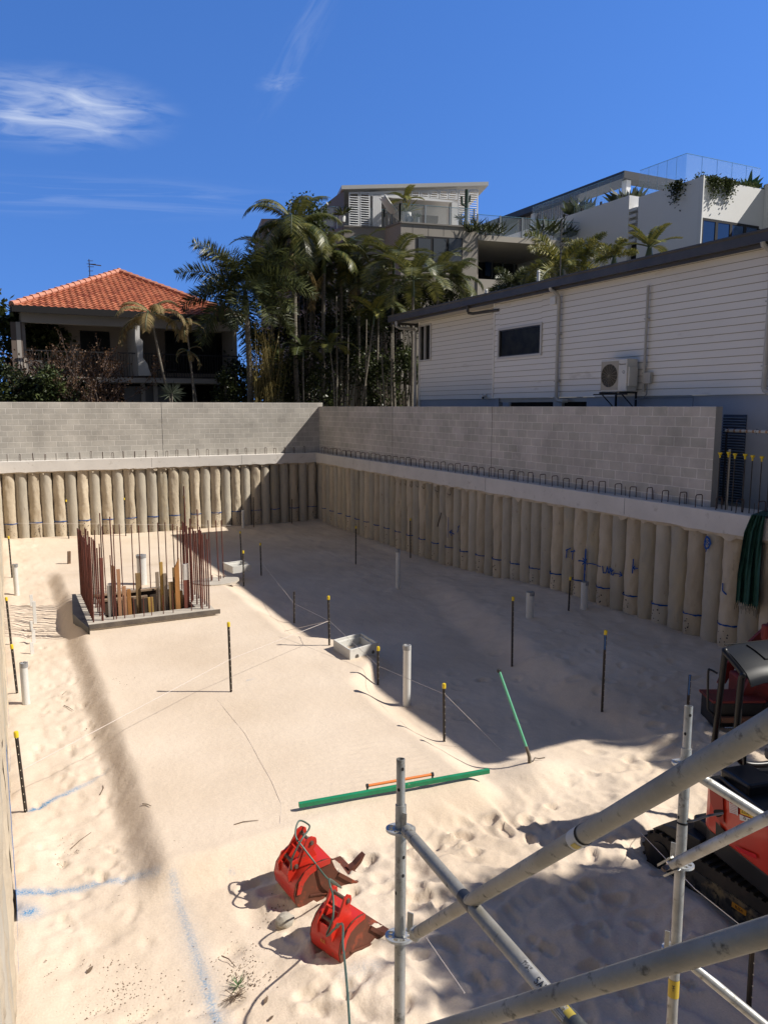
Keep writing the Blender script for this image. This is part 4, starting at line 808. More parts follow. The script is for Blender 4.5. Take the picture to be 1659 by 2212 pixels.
def hrail(z0x, z1x):
    Y = YF - .2; p, q_ = hz(z0x, 655, Y), hz(z1x, 655, Y); zt2 = hz(900, 660, Y).z; zb = zsl - .05; b = MB(); b.bb(p.x, q_.x, Y - .03, Y + .03, zt2 - .05, zt2); b.bb(p.x, q_.x, Y - .015, Y + .015, zb, zb + .03)
    xx = p.x + .08; k = 0
    while xx < q_.x - .05:
        b.tube([(xx + (.025 * math.sin(j * 1.6 + k)) * (k % 2), Y, zb + .03 + (zt2 - .08 - zb) * j / 4) for j in range(5)], .011, 4); xx += .125; k += 1
    b.build('balustrade', M_rl, T)
hrail(150, 425); hrail(430, 840); hrail(895, 1500)
b = MB(); b.bb(x0 + .5, x1 - .4, YBk - .3, YBk - .1, 2.6, zsl - .321); b.build('undercroft_darkness', M_blk, T)  # black sheet before the back wall, painting the dark below the slab
p = hz(770, 865, YF + .6); q_ = hz(1050, 960, YF + .6); b = MB(); b.bb(p.x, q_.x, YF + .6, YF + .7, 2.6, p.z); b.build('ground_floor_wall', mat('undercroft_wall', (.20, .20, .21), .8), T)
for zx in (888, 965): p = hz(zx, 845, YF + .3); b = MB(); b.bb(p.x - .09, p.x + .09, YF + .3, YF + .45, 2.6, p.z); b.build('post', M_hw, T)
p = hz(165, 702, YF + .9); q_ = hz(275, 770, YF + .9)
AC2 = thing('air_conditioner', 'small grey air conditioner unit behind the left balcony railing of the tiled house', 'air conditioner', ((p.x + q_.x) / 2, YF + 1, zsl - .1))
b = MB(); b.bb(p.x, q_.x, YF + .9, YF + 1.2, zsl - .09, p.z); b.build('casing', M_ac, AC2, bevel=.01); cx_ = p.x + .42; cz_ = (zsl - .1 + p.z) / 2; b = MB(); b.add([(cx_ + .24 * math.cos(a * .3142), YF + .895, cz_ + .24 * math.sin(a * .3142)) for a in range(20)], [tuple(range(20))]); b.build('fan_grille', M_dk, AC2)
# dark outdoor chairs on the right balcony
for k, zx in enumerate((985, 1060)):
    p = hz(zx, 780, YF + .6); T2 = thing('balcony_chair', ['black wire chair on the right balcony, nearer the white blade wall', 'black wire chair on the right balcony, farther from the white blade wall'][k], 'chair', (p.x, p.y, zsl - .1), 'balcony chairs')
    zf = zsl - .1; b = MB(); b.bb(p.x - .25, p.x + .25, p.y - .22, p.y + .22, zf + .42, zf + .46); b.build('seat', M_rl, T2)
    b = MB(); b.tube([(p.x - .25, p.y + .22, zf + .45), (p.x - .27, p.y + .28, zf + .8), (p.x, p.y + .32, zf + .92), (p.x + .27, p.y + .28, zf + .8), (p.x + .25, p.y + .22, zf + .45)], .015, 5); b.tube([(p.x, p.y + .22, zf + .45), (p.x, p.y + .32, zf + .92)], .012, 5); b.build('backrest', M_rl, T2)
    for sx in (-1, 1):
        for sy_ in (-1, 1): b = MB(); b.tube([(p.x + sx * .22, p.y + sy_ * .2, zf + .43), (p.x + sx * .25, p.y + sy_ * .23, zf)], .012, 5); b.build('leg', M_rl, T2)
# aerial
p = ony(197, 635, apex.y - 1.0); q_ = ony(196, 560, apex.y - 1.0); T2 = thing('tv_aerial', 'thin television aerial standing on the left slope of the orange tiled roof', 'aerial', (p.x, p.y, p.z - .3))
b = MB(); b.tube([(p.x, p.y, p.z - .3), (p.x, p.y, q_.z)], .022, 5); b.build('mast', M_gut, T2); b = MB(); hh = q_.z - p.z
for k, (f, w) in enumerate(((.95, .18), (.86, .3), (.78, .2), (.66, .15), (.52, .15), (.42, .3), (.36, .25))): z = p.z + hh * f; b.tube([(p.x - w * .4, p.y, z), (p.x + w, p.y - .1, z)], .014, 4)
for z in (.86, .42): b.tube([(p.x + .0, p.y, p.z + hh * z), (p.x + .55, p.y - .1, p.z + hh * (z - .03))], .025, 4)
b.build('elements', M_gut, T2)
# ================================================================ PALMS AND TREES
def leafmat(name, a, b_, rough=.45, tr=.18, isl=1.1): return mat(name, a, rough, b_, scale=.8, lo=.3, hi=.7, island=isl, spec=.35, trans=tr)
M_fr = leafmat('frond_green', (.045, .062, .018), (.20, .19, .055), .38); M_fd = leafmat('frond_dark', (.028, .040, .016), (.11, .12, .04), .38); M_fy = leafmat('frond_yellow', (.10, .13, .03), (.32, .28, .07)); M_ft = leafmat('frond_tan', (.14, .09, .035), (.32, .24, .10), .7)
M_tk = mat('palm_trunk', (.19, .165, .13), .9, (.10, .085, .065), scale=3, stretch=(1, 1, 6), bump=.5, bscale=12, dirt=(.30, .27, .22), dscale=6); M_sh = mat('crownshaft', (.07, .10, .035), .5, (.10, .12, .05), scale=4); M_cane = mat('bamboo_cane', (.30, .22, .07), .5, (.16, .14, .05), scale=5)
def frond(b, o, az, el, L, droop, style, q, w=1.0):
    n = 14; pts = []; p = Vector(o); pitch = el; st = L / n; azv = az
    for i in range(n + 1):
        pts.append(p.copy()); d = Vector((math.cos(pitch) * math.cos(azv), math.cos(pitch) * math.sin(azv), math.sin(pitch))); p = p + d * st; pitch -= droop / n * (.4 + 1.2 * i / n); azv += q.uniform(-.03, .03)
    b.cur = 1; b.tube(pts, [.022 * (1 - i / (n + 2)) + .004 for i in range(n + 1)], 4, caps=False); b.cur = 0
    m = 58 if style != 'plume' else 120
    for i in range(m):
        f = .12 + .88 * i / m; x = f * n; k = min(int(x), n - 1); pp = pts[k].lerp(pts[k + 1], x - k); t = (pts[k + 1] - pts[k]).normalized()
        side = t.cross(Vector((0, 0, 1))); side = side.normalized() if side.length > .05 else Vector((1, 0, 0)); up = side.cross(t)
        ll = L * .27 * w * (math.sin(math.pi * (.12 + .80 * f)) ** .6) * q.uniform(.85, 1.1)
        sides = ((-1, 0), (1, 0)) if style != 'plume' else ((-1, q.uniform(-1.2, 1.2)), (1, q.uniform(-1.2, 1.2)))
        for s_, rr in sides:
            if q.random() < .04: continue
            lift = .25 if style != 'droop' else -.1
            dr = (side * s_ * math.cos(rr) + up * (lift + math.sin(rr)) + t * .55).normalized(); wd = ll * .05 + .014; dn = Vector((0, 0, -1))
            a0 = pp; a1 = pp + dr * ll * .5 + dn * ll * .06; a2 = pp + dr * ll * .95 + dn * ll * (.30 if style == 'droop' else .17) + Vector((q.uniform(-1, 1), q.uniform(-1, 1), q.uniform(-1, 1))) * ll * .05
            wv = t * wd * .5
            b.add([a0 - wv * .5, a0 + wv * .5, a1 - wv, a1 + wv, a2], [(0, 1, 3, 2), (2, 3, 4)])
def palm(base, top, L, n=16, style='arch', seed=0, mats=None, trunk=.10, label='', name='palm_tree', shaft=.9, elr=(-.5, 1.35), group='palms behind the block walls', droop=1.5, w=1.0, tmat=None, dead=0, cat='palm'):
    q = random.Random(seed); base, top = Vector(base), Vector(top); T = thing(name, label, cat, base, group)
    b = MB(); k = 9; bend = Vector((q.uniform(-.15, .15), q.uniform(-.15, .15), 0)); pts = [base.lerp(top, i / k) + bend * math.sin(math.pi * i / k) for i in range(k + 1)]
    b.tube(pts, [trunk * (1.35 - .35 * min(1, i / 2)) * (1 - .25 * i / k) for i in range(k + 1)], 9); b.build('trunk', tmat or M_tk, T, smooth=True)
    d = (top - pts[-3]).normalized(); hub = top + d * shaft
    if shaft: b = MB(); b.tube([top - d * .02, top + d * shaft * .4, hub], [trunk * .95, trunk * 1.0, trunk * .45], 8); b.build('crownshaft', M_sh, T, smooth=True)
    b = MB(); ga = 2.39996
    for i in range(n):
        f = (i + .5) / n; el = elr[1] - (elr[1] - elr[0]) * f ** .8 + q.uniform(-.12, .12)
        frond(b, hub, i * ga + q.uniform(-.25, .25), el, L * q.uniform(.85, 1.1) * (.8 + .2 * f), droop * q.uniform(.8, 1.15), style, q, w)
    o = b.build('crown', [mats or M_fr, M_sh], T, normals=False)
    if dead:
        b = MB()
        for i in range(dead): frond(b, hub - d * shaft, q.uniform(0, 6.28), -.7, L * .8, 1.2, 'droop', q, .7)
        b.build('dead_fronds', [M_ft, M_ft], T, normals=False)
    return T
def PD(px, py, Y): return ony(px, py, Y)
def gp(px, Y): p = ony(px, 878, Y); return Vector((p.x, Y, 2.6))
def pl(bx, tx, ty, Y, **k): a = gp(bx, Y); c = ony(tx, ty, Y); return palm(a, c, **k)
pl(537, 533, 680, 32.6, L=3.4, n=26, style='plume', seed=2, mats=M_fd, trunk=.15, label='foxtail palm with bushy dark fronds and pale ringed trunk beside the tiled house', shaft=1.1, elr=(-.55, 1.3), droop=1.1, w=.9)
pl(647, 636, 545, 33.0, L=2.9, n=17, style='droop', seed=3, mats=M_fr, trunk=.13, label='tallest palm on a straight bare trunk, its drooping crown against the sky', shaft=1.2, droop=1.9, dead=2)
pl(697, 700, 590, 33.5, L=2.6, n=15, style='droop', seed=4, mats=M_fr, trunk=.11, label='palm with pale trunk just right of the tallest palm', shaft=1.0, droop=1.8, dead=1)
pl(735, 738, 600, 34.5, L=2.6, n=14, style='arch', seed=5, mats=M_fd, trunk=.09, label='dark slim palm in the middle of the palm clump', shaft=.8)
pl(763, 806, 700, 32.0, L=1.7, n=8, style='arch', seed=6, mats=M_fy, trunk=.055, label='small leaning palm with yellow green fronds and thin bright trunk', shaft=.5, elr=(.2, 1.4), droop=1.3)
pl(775, 775, 600, 34.5, L=2.5, n=15, style='arch', seed=7, mats=M_fr, trunk=.10, label='palm with broad crown left of the beige penthouse wing', shaft=1.0, dead=1)
pl(860, 850, 600, 32.5, L=2.7, n=13, style='arch', seed=8, mats=M_fr, trunk=.08, label='arching palm in front of the beige wall corner', shaft=.8, elr=(-.2, 1.4))
pl(888, 892, 640, 30.0, L=2.6, n=13, style='arch', seed=9, mats=M_fr, trunk=.075, label='arching palm standing next to the far end of the cream house', shaft=.7, elr=(-.1, 1.4))
pl(935, 945, 625, 34.0, L=2.8, n=15, style='arch', seed=10, mats=M_fr, trunk=.10, label='wide arching palm rising above the cream house gutter', shaft=.8, elr=(-.35, 1.3), droop=1.7)
pl(985, 975, 640, 35.0, L=2.8, n=14, style='droop', seed=11, mats=M_fd, trunk=.10, label='palm with long drooping fronds at the right end of the clump', shaft=.8, droop=2.0)
pl(680, 676, 640, 35.5, L=2.4, n=14, style='arch', seed=12, mats=M_fd, trunk=.08, label='low dark palm between the two pale palm trunks', shaft=.6)
pl(820, 818, 670, 33.5, L=2.2, n=13, style='arch', seed=13, mats=M_fd, trunk=.07, label='shorter dark palm behind the leaning yellow palm', shaft=.6)
pl(590, 594, 590, 35.0, L=2.7, n=14, style='arch', seed=14, mats=M_fd, trunk=.10, label='dark palm right behind the foxtail palm', shaft=.8)
pl(712, 714, 760, 31.8, L=1.5, n=9, style='arch', seed=15, mats=M_fr, trunk=.04, label='low young palm in front of the clump near the wall corner', shaft=.3, elr=(.0, 1.4))
pl(660, 655, 770, 31.9, L=1.4, n=9, style='arch', seed=16, mats=M_fd, trunk=.04, label='low young palm close to the tallest palm trunk', shaft=.3, elr=(.0, 1.4))
# three slim palms in front of the tiled house
pl(402, 331, 700, 32.0, L=1.9, n=10, style='droop', seed=21, mats=M_ft, trunk=.06, label='leaning slim palm with brown tipped fronds in front of the tiled roof', shaft=.4, droop=2.2, elr=(-.1, 1.2), group='slim palms by the tiled house', w=.8)
pl(411, 404, 712, 32.3, L=1.2, n=8, style='droop', seed=22, mats=M_ft, trunk=.045, label='thin palm with small ragged crown by the right balcony', shaft=.3, droop=2.6, elr=(-.3, 1.3), group='slim palms by the tiled house', w=.6)
pl(431, 408, 768, 32.5, L=1.0, n=6, style='droop', seed=23, mats=M_ft, trunk=.045, label='shortest thin palm with hanging dry fronds by the right balcony', shaft=.2, droop=2.8, elr=(-.4, .9), group='slim palms by the tiled house', w=.6)
# palms seen over the cream house roof
def over(px, py, X, L, n, seed, label, m=M_fr, style='plume', **k): p = onx(px, py, X); palm((p.x, p.y, 2.6), p, L=L, n=n, style=style, seed=seed, mats=m, trunk=.12, label=label, shaft=.5, group='palms beyond the cream house', **k)
over(1210, 610, 17.5, 2.0, 15, 31, 'bushy sunlit foxtail palm rising over the gutter of the cream house', M_fy, elr=(-.3, 1.3), droop=1.2, w=.8)
over(1262, 585, 18.5, 1.3, 9, 33, 'smaller foxtail palm right beside the bushy one over the gutter', M_fr, elr=(.1, 1.3), droop=1.0, w=.8)
over(1325, 592, 17.0, .8, 7, 34, 'little yellow green palm tip poking over the dark gutter', M_fy, elr=(.2, 1.4), droop=.8)
over(1400, 572, 17.0, 1.0, 9, 35, 'pale fan of palm fronds poking over the dark gutter below the white wall', M_fy, style='arch', elr=(.1, 1.4), droop=.8)
over(1110, 650, 17.0, 1.2, 10, 36, 'low dark palm just clearing the gutter under the beige balcony', M_fd, elr=(.0, 1.3), droop=1.2)
# bamboo
for j, (px, Y, n, lab) in enumerate(((572, 32.2, 26, 'clump of yellow bamboo canes with hanging brown leaves right of the foxtail trunk'), (600, 32.8, 12, 'thinner stand of bamboo canes left of the tallest palm'))):
    T = thing('bamboo_clump', lab, 'bamboo', gp(px, Y)); q = random.Random(40 + j); b = MB(); lf = MB(); g0 = gp(px, Y)
    for i in range(n):
        a = g0 + Vector((q.uniform(-.45, .45), q.uniform(-.3, .3), 0)); h = q.uniform(3.5, 6.0); lean = Vector((q.uniform(-.7, .7), q.uniform(-.4, .4), 0)); pts = [a + lean * (f * f) + Vector((0, 0, h * f)) for f in (0, .25, .5, .75, 1)]; b.tube(pts, [.022, .02, .017, .012, .006], 5)
        for k in range(70):
            f = q.uniform(.35, 1); p = a + lean * f * f + Vector((q.gauss(0, .16), q.gauss(0, .16), h * f)); d = Vector((q.uniform(-1, 1), q.uniform(-1, 1), q.uniform(-1.6, .1))).normalized() * q.uniform(.12, .28); s_ = d.cross(Vector((.3, .5, 1))).normalized() * .014; lf.add([p, p + d * .5 + s_, p + d, p + d * .5 - s_], [(0, 1, 2, 3)])
    b.build('canes', M_cane, T, smooth=True); lf.build('leaves', leafmat('bamboo_leaf', (.10, .075, .025), (.24, .19, .06), .6) if j == 0 else M_fr, T, normals=False)
def shrub(c, rad, n, label, m, name='shrub', trunkpts=None, leaf=.09, seed=0, cat='shrub', group=None, hollow=.35, trunk_r=.05, clumps=14):
    q = random.Random(seed); c = Vector(c); T = thing(name, label, cat, (c.x, c.y, 2.6), group); b = MB(); cl = []
    for i in range(clumps):
        while True:
            v = Vector((q.uniform(-1, 1), q.uniform(-1, 1), q.uniform(-1, 1)))
            if hollow < v.length < 1: break
        cl.append((Vector((v.x * rad[0], v.y * rad[1], v.z * rad[2])), q.uniform(.25, .5)))
    for i in range(n):
        cc, cr = q.choice(cl); p = c + cc + Vector((q.gauss(0, 1), q.gauss(0, 1), q.gauss(0, 1))) * cr * min(rad) * .6
        d = Vector((q.uniform(-1, 1), q.uniform(-1, 1), q.uniform(-.8, .9))).normalized() * leaf * q.uniform(.6, 1.3); s_ = d.cross(Vector((q.uniform(-1, 1), q.uniform(-1, 1), 1))).normalized() * leaf * .32; b.add([p, p + d * .5 + s_, p + d, p + d * .5 - s_], [(0, 1, 2, 3)])
    b.build('foliage', m, T, normals=False); b = MB()
    for i in range(9):
        e = cl[i % len(cl)][0] * .85; a = Vector((c.x + q.uniform(-.12, .12), c.y + q.uniform(-.1, .1), 2.6)); mid = a.lerp(c + e, .5) + Vector((q.uniform(-.15, .15), q.uniform(-.1, .1), .1)); b.tube([a, mid, c + e], [trunk_r, trunk_r * .6, trunk_r * .2], 5)
    b.build('branches', mat('twig_bark', (.12, .09, .07), .9, (.18, .15, .12), scale=6), T); return T
M_lf = leafmat('leaf_dark', (.014, .022, .009), (.07, .085, .028), .4); M_lm = leafmat('leaf_mid', (.03, .045, .015), (.10, .12, .04), .45); M_lr = leafmat('leaf_bronze', (.07, .035, .02), (.16, .09, .045), .6)
# dense planting that closes the clump
sh = [(490, 850, 34, .8, 'dark low shrub right of the tiled house balcony'), (510, 820, 35, .9, 'dark shrub behind the foxtail palm trunk'), (590, 800, 34.5, 1.6, 'dark shrub behind the yellow bamboo'), (650, 820, 33.5, 1.6, 'dark shrub around the tallest palm trunk'), (700, 750, 36, 1.9, 'tall dark shrub in the middle of the palms'), (755, 810, 34.8, 1.7, 'dark shrub left of the leaning yellow palm'), (800, 745, 36, 1.8, 'tall dark shrub right of the leaning yellow palm'), (850, 700, 35.5, 1.5, 'dark shrub before the grey wall right of the palms'), (705, 645, 37.0, 1.7, 'dark creeper covered tree high between the palm crowns'), (655, 500, 34.5, 1.15, 'bushy climber crown at the very top of the clump'), (625, 650, 36.0, 1.1, 'dark foliage mass left of the tallest palm'), (870, 640, 36, 1.3, 'dark foliage under the arching palm fronds'), (940, 690, 35, 1.4, 'dark foliage between the arching palms and the roof'), (890, 800, 31.5, .9, 'slim green shrub at the far corner of the cream house'), (578, 700, 36.5, 1.1, 'dark foliage between the foxtail palm and the apartment wall'), (572, 790, 36.2, 1.2, 'dark foliage behind the bamboo canes'), (545, 850, 35.5, 1.0, 'dark low foliage behind the foxtail trunk base'), (630, 760, 35.8, 1.3, 'dark foliage behind the tallest palm trunk'), (740, 700, 36.0, 1.5, 'dark foliage right of the middle palm trunks'), (830, 830, 33.5, 1.1, 'dark low foliage before the grey wall')]
for k, (px, py, Y, r, lab) in enumerate(sh):
    c = ony(px, py, Y); shrub(c, (r, r * .8, r * 1.15), int(1500 * r), lab, M_lm if k in (9, 13) else M_lf, leaf=.17, seed=60 + k, group='dark planting among the palms')
# more stems in the clump
for k, (px, Y, ty) in enumerate(((725, 32.4, 640), (745, 33.2, 700), (790, 32.8, 690), (829, 31.4, 770), (875, 31.5, 700), (905, 30.5, 710), (668, 34, 680), (851, 31.2, 720))):
    a = gp(px, Y); c = ony(px + rnd.uniform(-8, 8), ty, Y); o = MB().tube([a, a.lerp(c, .5) + Vector((rnd.uniform(-.1, .1), 0, 0)), c], [.055, .045, .035], 7).build('slim_palm', M_tk, smooth=True)
    tag(o, 'thin bare palm stem in the dark clump, ' + ['left of the wall corner and tallest', 'right above the wall corner', 'crossing behind the leaning yellow palm', 'short and bright before the grey wall', 'left of a pair by the cream house', 'by the far downpipe of the cream house', 'just right of the tallest palm', 'thin and dark before the dark window'][k], 'palm', 'bare stems in the palm clump')
# twiggy bronze tree and hedge by the tiled house
def twig_tree(px, Y, h, sp, label, seed, m, nl=900):
    q = random.Random(seed); g0 = gp(px, Y); T = thing('bare_tree', label, 'tree', g0); b = MB(); lf = MB()
    def br(p, d, L, r, lv):
        n = 4; pts = [p]; dd_ = d.copy()
        for i in range(n): dd_ = (dd_ + Vector((q.uniform(-.18, .18), q.uniform(-.18, .18), q.uniform(-.02, .14)))).normalized(); pts.append(pts[-1] + dd_ * L / n)
        b.tube(pts, [r * (1 - .6 * i / n) for i in range(n + 1)], 4, caps=False)
        if lv >= 2:
            for i in range(5): 
                pp = pts[q.randint(1, n)] + Vector((q.uniform(-.08, .08), q.uniform(-.08, .08), q.uniform(-.05, .08))); e = Vector((q.uniform(-1, 1), q.uniform(-1, 1), q.uniform(-1, 1))).normalized() * .085; s_ = e.cross(Vector((.2, .9, .4))).normalized() * .035; lf.add([pp, pp + e * .5 + s_, pp + e, pp + e * .5 - s_], [(0, 1, 2, 3)])
        if lv < 4:
            for i in range(3 if lv else 7):
                k = q.randint(1, n); e = (dd_ * .8 + Vector((q.uniform(-1, 1), q.uniform(-.7, .7), q.uniform(-.1, .6))) * sp).normalized(); br(pts[k], e, L * q.uniform(.55, .8), r * .6, lv + 1)
    for i in range(5): br(g0 + Vector((q.uniform(-.3, .3), q.uniform(-.2, .2), 0)), Vector((q.uniform(-.55, .55), q.uniform(-.3, .3), 1)).normalized(), h * .45, .045, 0)
    b.build('branches', mat('bare_bark', (.20, .15, .13), .9, (.13, .09, .08), scale=5), T, normals=False); lf.build('leaves', m, T, normals=False); return T
twig_tree(180, 32.6, 4.6, .75, 'half bare bronze leaved tree with many thin branches before the left balcony', 5, M_lr)
for k, (px, py, Y, r, lab, m) in enumerate(((30, 850, 32.4, .8, 'dark green shrub at the left end above the block wall', M_lf), (85, 845, 32.2, .9, 'dark green shrub left of the bare bronze tree', M_lm), (140, 850, 32.8, .8, 'dark shrub under the bare bronze tree', M_lf), (-5, 730, 40, 2.4, 'green tree at the left edge beside the tiled house', M_lm), (-10, 850, 33, 1.2, 'dark shrub cut by the left edge of the view', M_lf))):
    shrub(ony(px, py, Y), (r, r * .8, r * .9), int(2600 * r), lab, m, leaf=.15 if r < 2 else .3, seed=90 + k, group='shrubs before the tiled house')
# spiky plant
c = ony(372, 862, 31.6); T = thing('spiky_plant', 'grey green spiky fan of leaves beside the leaning slim palm trunk', 'plant', (c.x, c.y, 2.6)); b = MB(); q = random.Random(3); cc = Vector((c.x, c.y, 5.35))
for i in range(60):
    d = Vector((q.uniform(-1, 1), q.uniform(-.6, .6), q.uniform(-.7, 1))).normalized() * q.uniform(.45, .7); s_ = d.cross(Vector((0, 1, .2))).normalized() * .02; b.add([cc, cc + d * .5 + s_, cc + d, cc + d * .5 - s_], [(0, 1, 2, 3)])
b.build('leaves', leafmat('spiky_leaf', (.08, .10, .07), (.16, .18, .12)), T, normals=False); b = MB(); b.tube([(c.x, c.y, 2.6), cc], .05, 6); b.build('stem', M_tk, T)
# ================================================================ SITE OBJECTS
M_pk = mat('picket_black', (.018, .016, .015), .55, (.04, .028, .02), scale=9); M_ycap = mat('yellow_cap', (.75, .55, .02), .45, (.68, .48, .02), scale=8); M_bcap = mat('blue_paint', (.02, .10, .30), .5)
M_pvc = mat('white_pvc', (.60, .60, .58), .4, (.66, .65, .62), scale=4, dirt=(.45, .40, .33), dscale=6, dlo=.6, dhi=.8); M_tape = mat('grey_tape', (.22, .22, .22), .5, (.32, .32, .33), scale=14)
M_hole = mat('hole_light', (.6, .55, .45), .8)
def picket(base, h, cap=1, blue=0, lean=(0, 0), label='', group='star pickets over the sand'):
    base = Vector(base); T = thing('star_picket', label, 'picket', base - Vector((0, 0, .0)), group); T.rotation_euler = (lean[0], lean[1], 0)
    b = MB()
    for k in range(3):
        a = k * 2.094 + .5; b.box((.010 * math.cos(a), .010 * math.sin(a), h / 2 - .15), (.024, .006, h + .3), Matrix.Rotation(a, 3, 'Z'))
    b.cyl((0, 0, -.3), (0, 0, h), .0085, 6); o = b.build('post', M_pk, T, world=False)
    b = MB(); n = int(h / .1)
    for k in range(n): z = h * .04 + k * .1; b.bb(-.0045, .0045, -.0262, -.0255 + .006, z, z + .010)
    b.build('bolt_holes', M_hole, T, world=False)
    if cap: b = MB(); b.tube([(0, 0, h - .065), (0, 0, h - .01), (0, 0, h + .006), (0, 0, h + .010)], [.026, .027, .024, .014], 12); b.build('safety_cap', M_ycap, T, smooth=True, world=False)
    if blue: b = MB(); b.cyl((0, 0, h - .30), (0, 0, h - (.066 if cap else -.002)), .017, 8); b.build('blue_top', M_bcap, T, world=False)
    return T
PK = [(500, 1495, 1345, 'black picket with yellow cap standing alone on the sunlit pad'), (57, 1755, 1580, 'nearest black picket with yellow cap by the left wall'), (38, 1497, 1392, 'black capped picket just behind the nearest left white pipe'), (25, 1390, 1290, 'black capped picket left of the small white stakes'), (27, 1247, 1159, 'farthest yellow capped picket along the left wall'),
 (712, 1394, 1288, 'yellow capped picket behind the nearer concrete pit box'), (817, 1480, 1397, 'yellow capped picket right in front of the nearer concrete pit box'), (960, 1603, 1478, 'rusty yellow capped picket on the shadow edge'), (1106, 1440, 1289, 'tall yellow capped picket standing in the shade mid pit'), (1300, 1538, 1363, 'tall capped picket with blue band in the shade on the right'),
 (1482, 1575, 1458, 'picket with blue top and no cap behind the scaffold post'), (636, 1345, 1278, 'short black picket without cap on the shadow edge'), (769, 1220, 1137, 'slim capped picket in the shade toward the back'), (527, 1266, 1190, 'capped picket right of the three starter bars'), (565, 1243, 1173, 'capped picket right of the far concrete pit box'), (522, 1208, 1148, 'capped picket behind the far concrete pit box'), (887, 1207, 1120, 'black picket near the leaning rake'), (1228, 1319, 1247, 'brown picket with yellow cap close to the right pile wall'), (1616, 2183, 1992, 'picket behind the lowest scaffold tube at bottom right')]
for k, (px, py, ty, lab) in enumerate(PK):
    p = G(px, py); h = topz(p, ty); picket(p, h, cap=0 if k in (10, 11) else 1, blue=1 if k in (9, 10) else 0, lean=(rnd.uniform(-.02, .02), rnd.uniform(-.02, .02) - (.03 if px < 60 else 0)), label=lab)
for k, (px, py, ty, lab) in enumerate(((149.5, 1161, 1080, 'left of'), (272.5, 1152, 1076, 'behind'), (400, 1146, 1072, 'right of'), (549, 1136, 1074, ''), (631, 1132, 1078, ''))):
    p = ony(px, py, 29.3); p.z = gz(p.x, 29.3); h = topz(p, ty)
    picket(p, h, cap=1 if k < 3 else 0, lean=(rnd.uniform(-.02, .02), rnd.uniform(-.02, .02)), label=['small capped picket by the back piles, left of the cage', 'small capped picket by the back piles, behind the cage', 'small capped picket by the back piles at the right end of the cage', 'dark picket by the shaded back piles beside the thin white pipe', 'dark picket by the shaded back piles near the corner'][k])
def pipe(px, py, ty, w, label, cap=True, Y=None):
    p = G(px, py) if Y is None else ony(px, py, Y)
    if Y is not None: p.z = gz(p.x, Y)
    dist = (p - CAM).dot(F_); r = w * dist / FL / 2; h = topz(p, ty); T = thing('pvc_pipe', label, 'pipe', p, 'white pipes standing in the sand'); b = MB(); b.ring((p.x, p.y, p.z - .2), (p.x + rnd.uniform(-.015, .015), p.y, p.z + h), r, r * .9, 24); b.build('tube', M_pvc, T, smooth=True)
    if cap:
        b = MB(); z = p.z + h; b.ring((p.x, p.y, z - .07), (p.x, p.y, z + .004), r * 1.06, r * 1.01, 20); b.cyl((p.x, p.y, z - .04), (p.x, p.y, z - .01), r * .98, 20)
        q = random.Random(int(px))
        for k in range(7): a = q.uniform(0, 6.28); b.box((p.x + r * .8 * math.cos(a), p.y + r * .8 * math.sin(a), z + .004), (r * .5, r * .25, .012), Matrix.Rotation(a, 3, 'Z') @ Matrix.Rotation(.4, 3, 'X'))
        b.build('taped_top', M_tape, T)
    return T
pipe(58, 1520, 1432, 16, 'thick white pipe with taped top, nearest one by the left wall'); pipe(38, 1284, 1219, 10.5, 'white pipe at the far left, seen beyond the small stakes'); pipe(878, 1523, 1394, 16.5, 'tall white pipe standing on the shadow edge'); pipe(859, 1270, 1187, 9.5, 'tall slim white pipe in the shade toward the back'); pipe(900, 1196, 1151, 7.5, 'small white pipe left of the leaning rake', False)
pipe(1144, 1333, 1279, 17, 'short thick white pipe in the shade mid pit'); pipe(1261, 1313, 1257, 15, 'white pipe standing against the right piles below the blue cross mark'); pipe(308, 1262, 1199, 20, 'fat white pipe seen through the rebar cage'); pipe(525.5, 1138, 1103, 6, 'thin white pipe at the foot of the shaded back piles', False, 29.2)
for k, (px, py, ty) in enumerate(((70, 1309, 1285), (77, 1347, 1299), (69, 1363, 1342), (74, 1390, 1361), (71, 1412, 1388))):
    p = G(px, py); h = topz(p, ty); o = MB().bb(-.035, .035, -.012, .012, -.1, h).build('white_stake', M_pvc, bevel=.003); o.location = p; o.rotation_euler = (rnd.uniform(-.04, .04), rnd.uniform(-.05, .05), .2)
    tag(o, 'small flat white plastic stake left of the cage, ' + ['farthest from the viewer', 'second from the far end', 'in the middle of the row', 'second nearest', 'nearest to the viewer'][k], 'stake', 'small white stakes in a row')
# short brown stub
p = G(150, 1218); h = topz(p, 1191); o = MB().bb(-.045, .045, -.03, .03, -.1, h).build('timber_stub', mat('old_timber', (.16, .10, .06), .9, (.10, .06, .04), scale=6), bevel=.004); o.location = p; o.rotation_euler = (0, .06, .3); tag(o, 'short dark timber stub standing alone left of the rebar cage', 'stub')
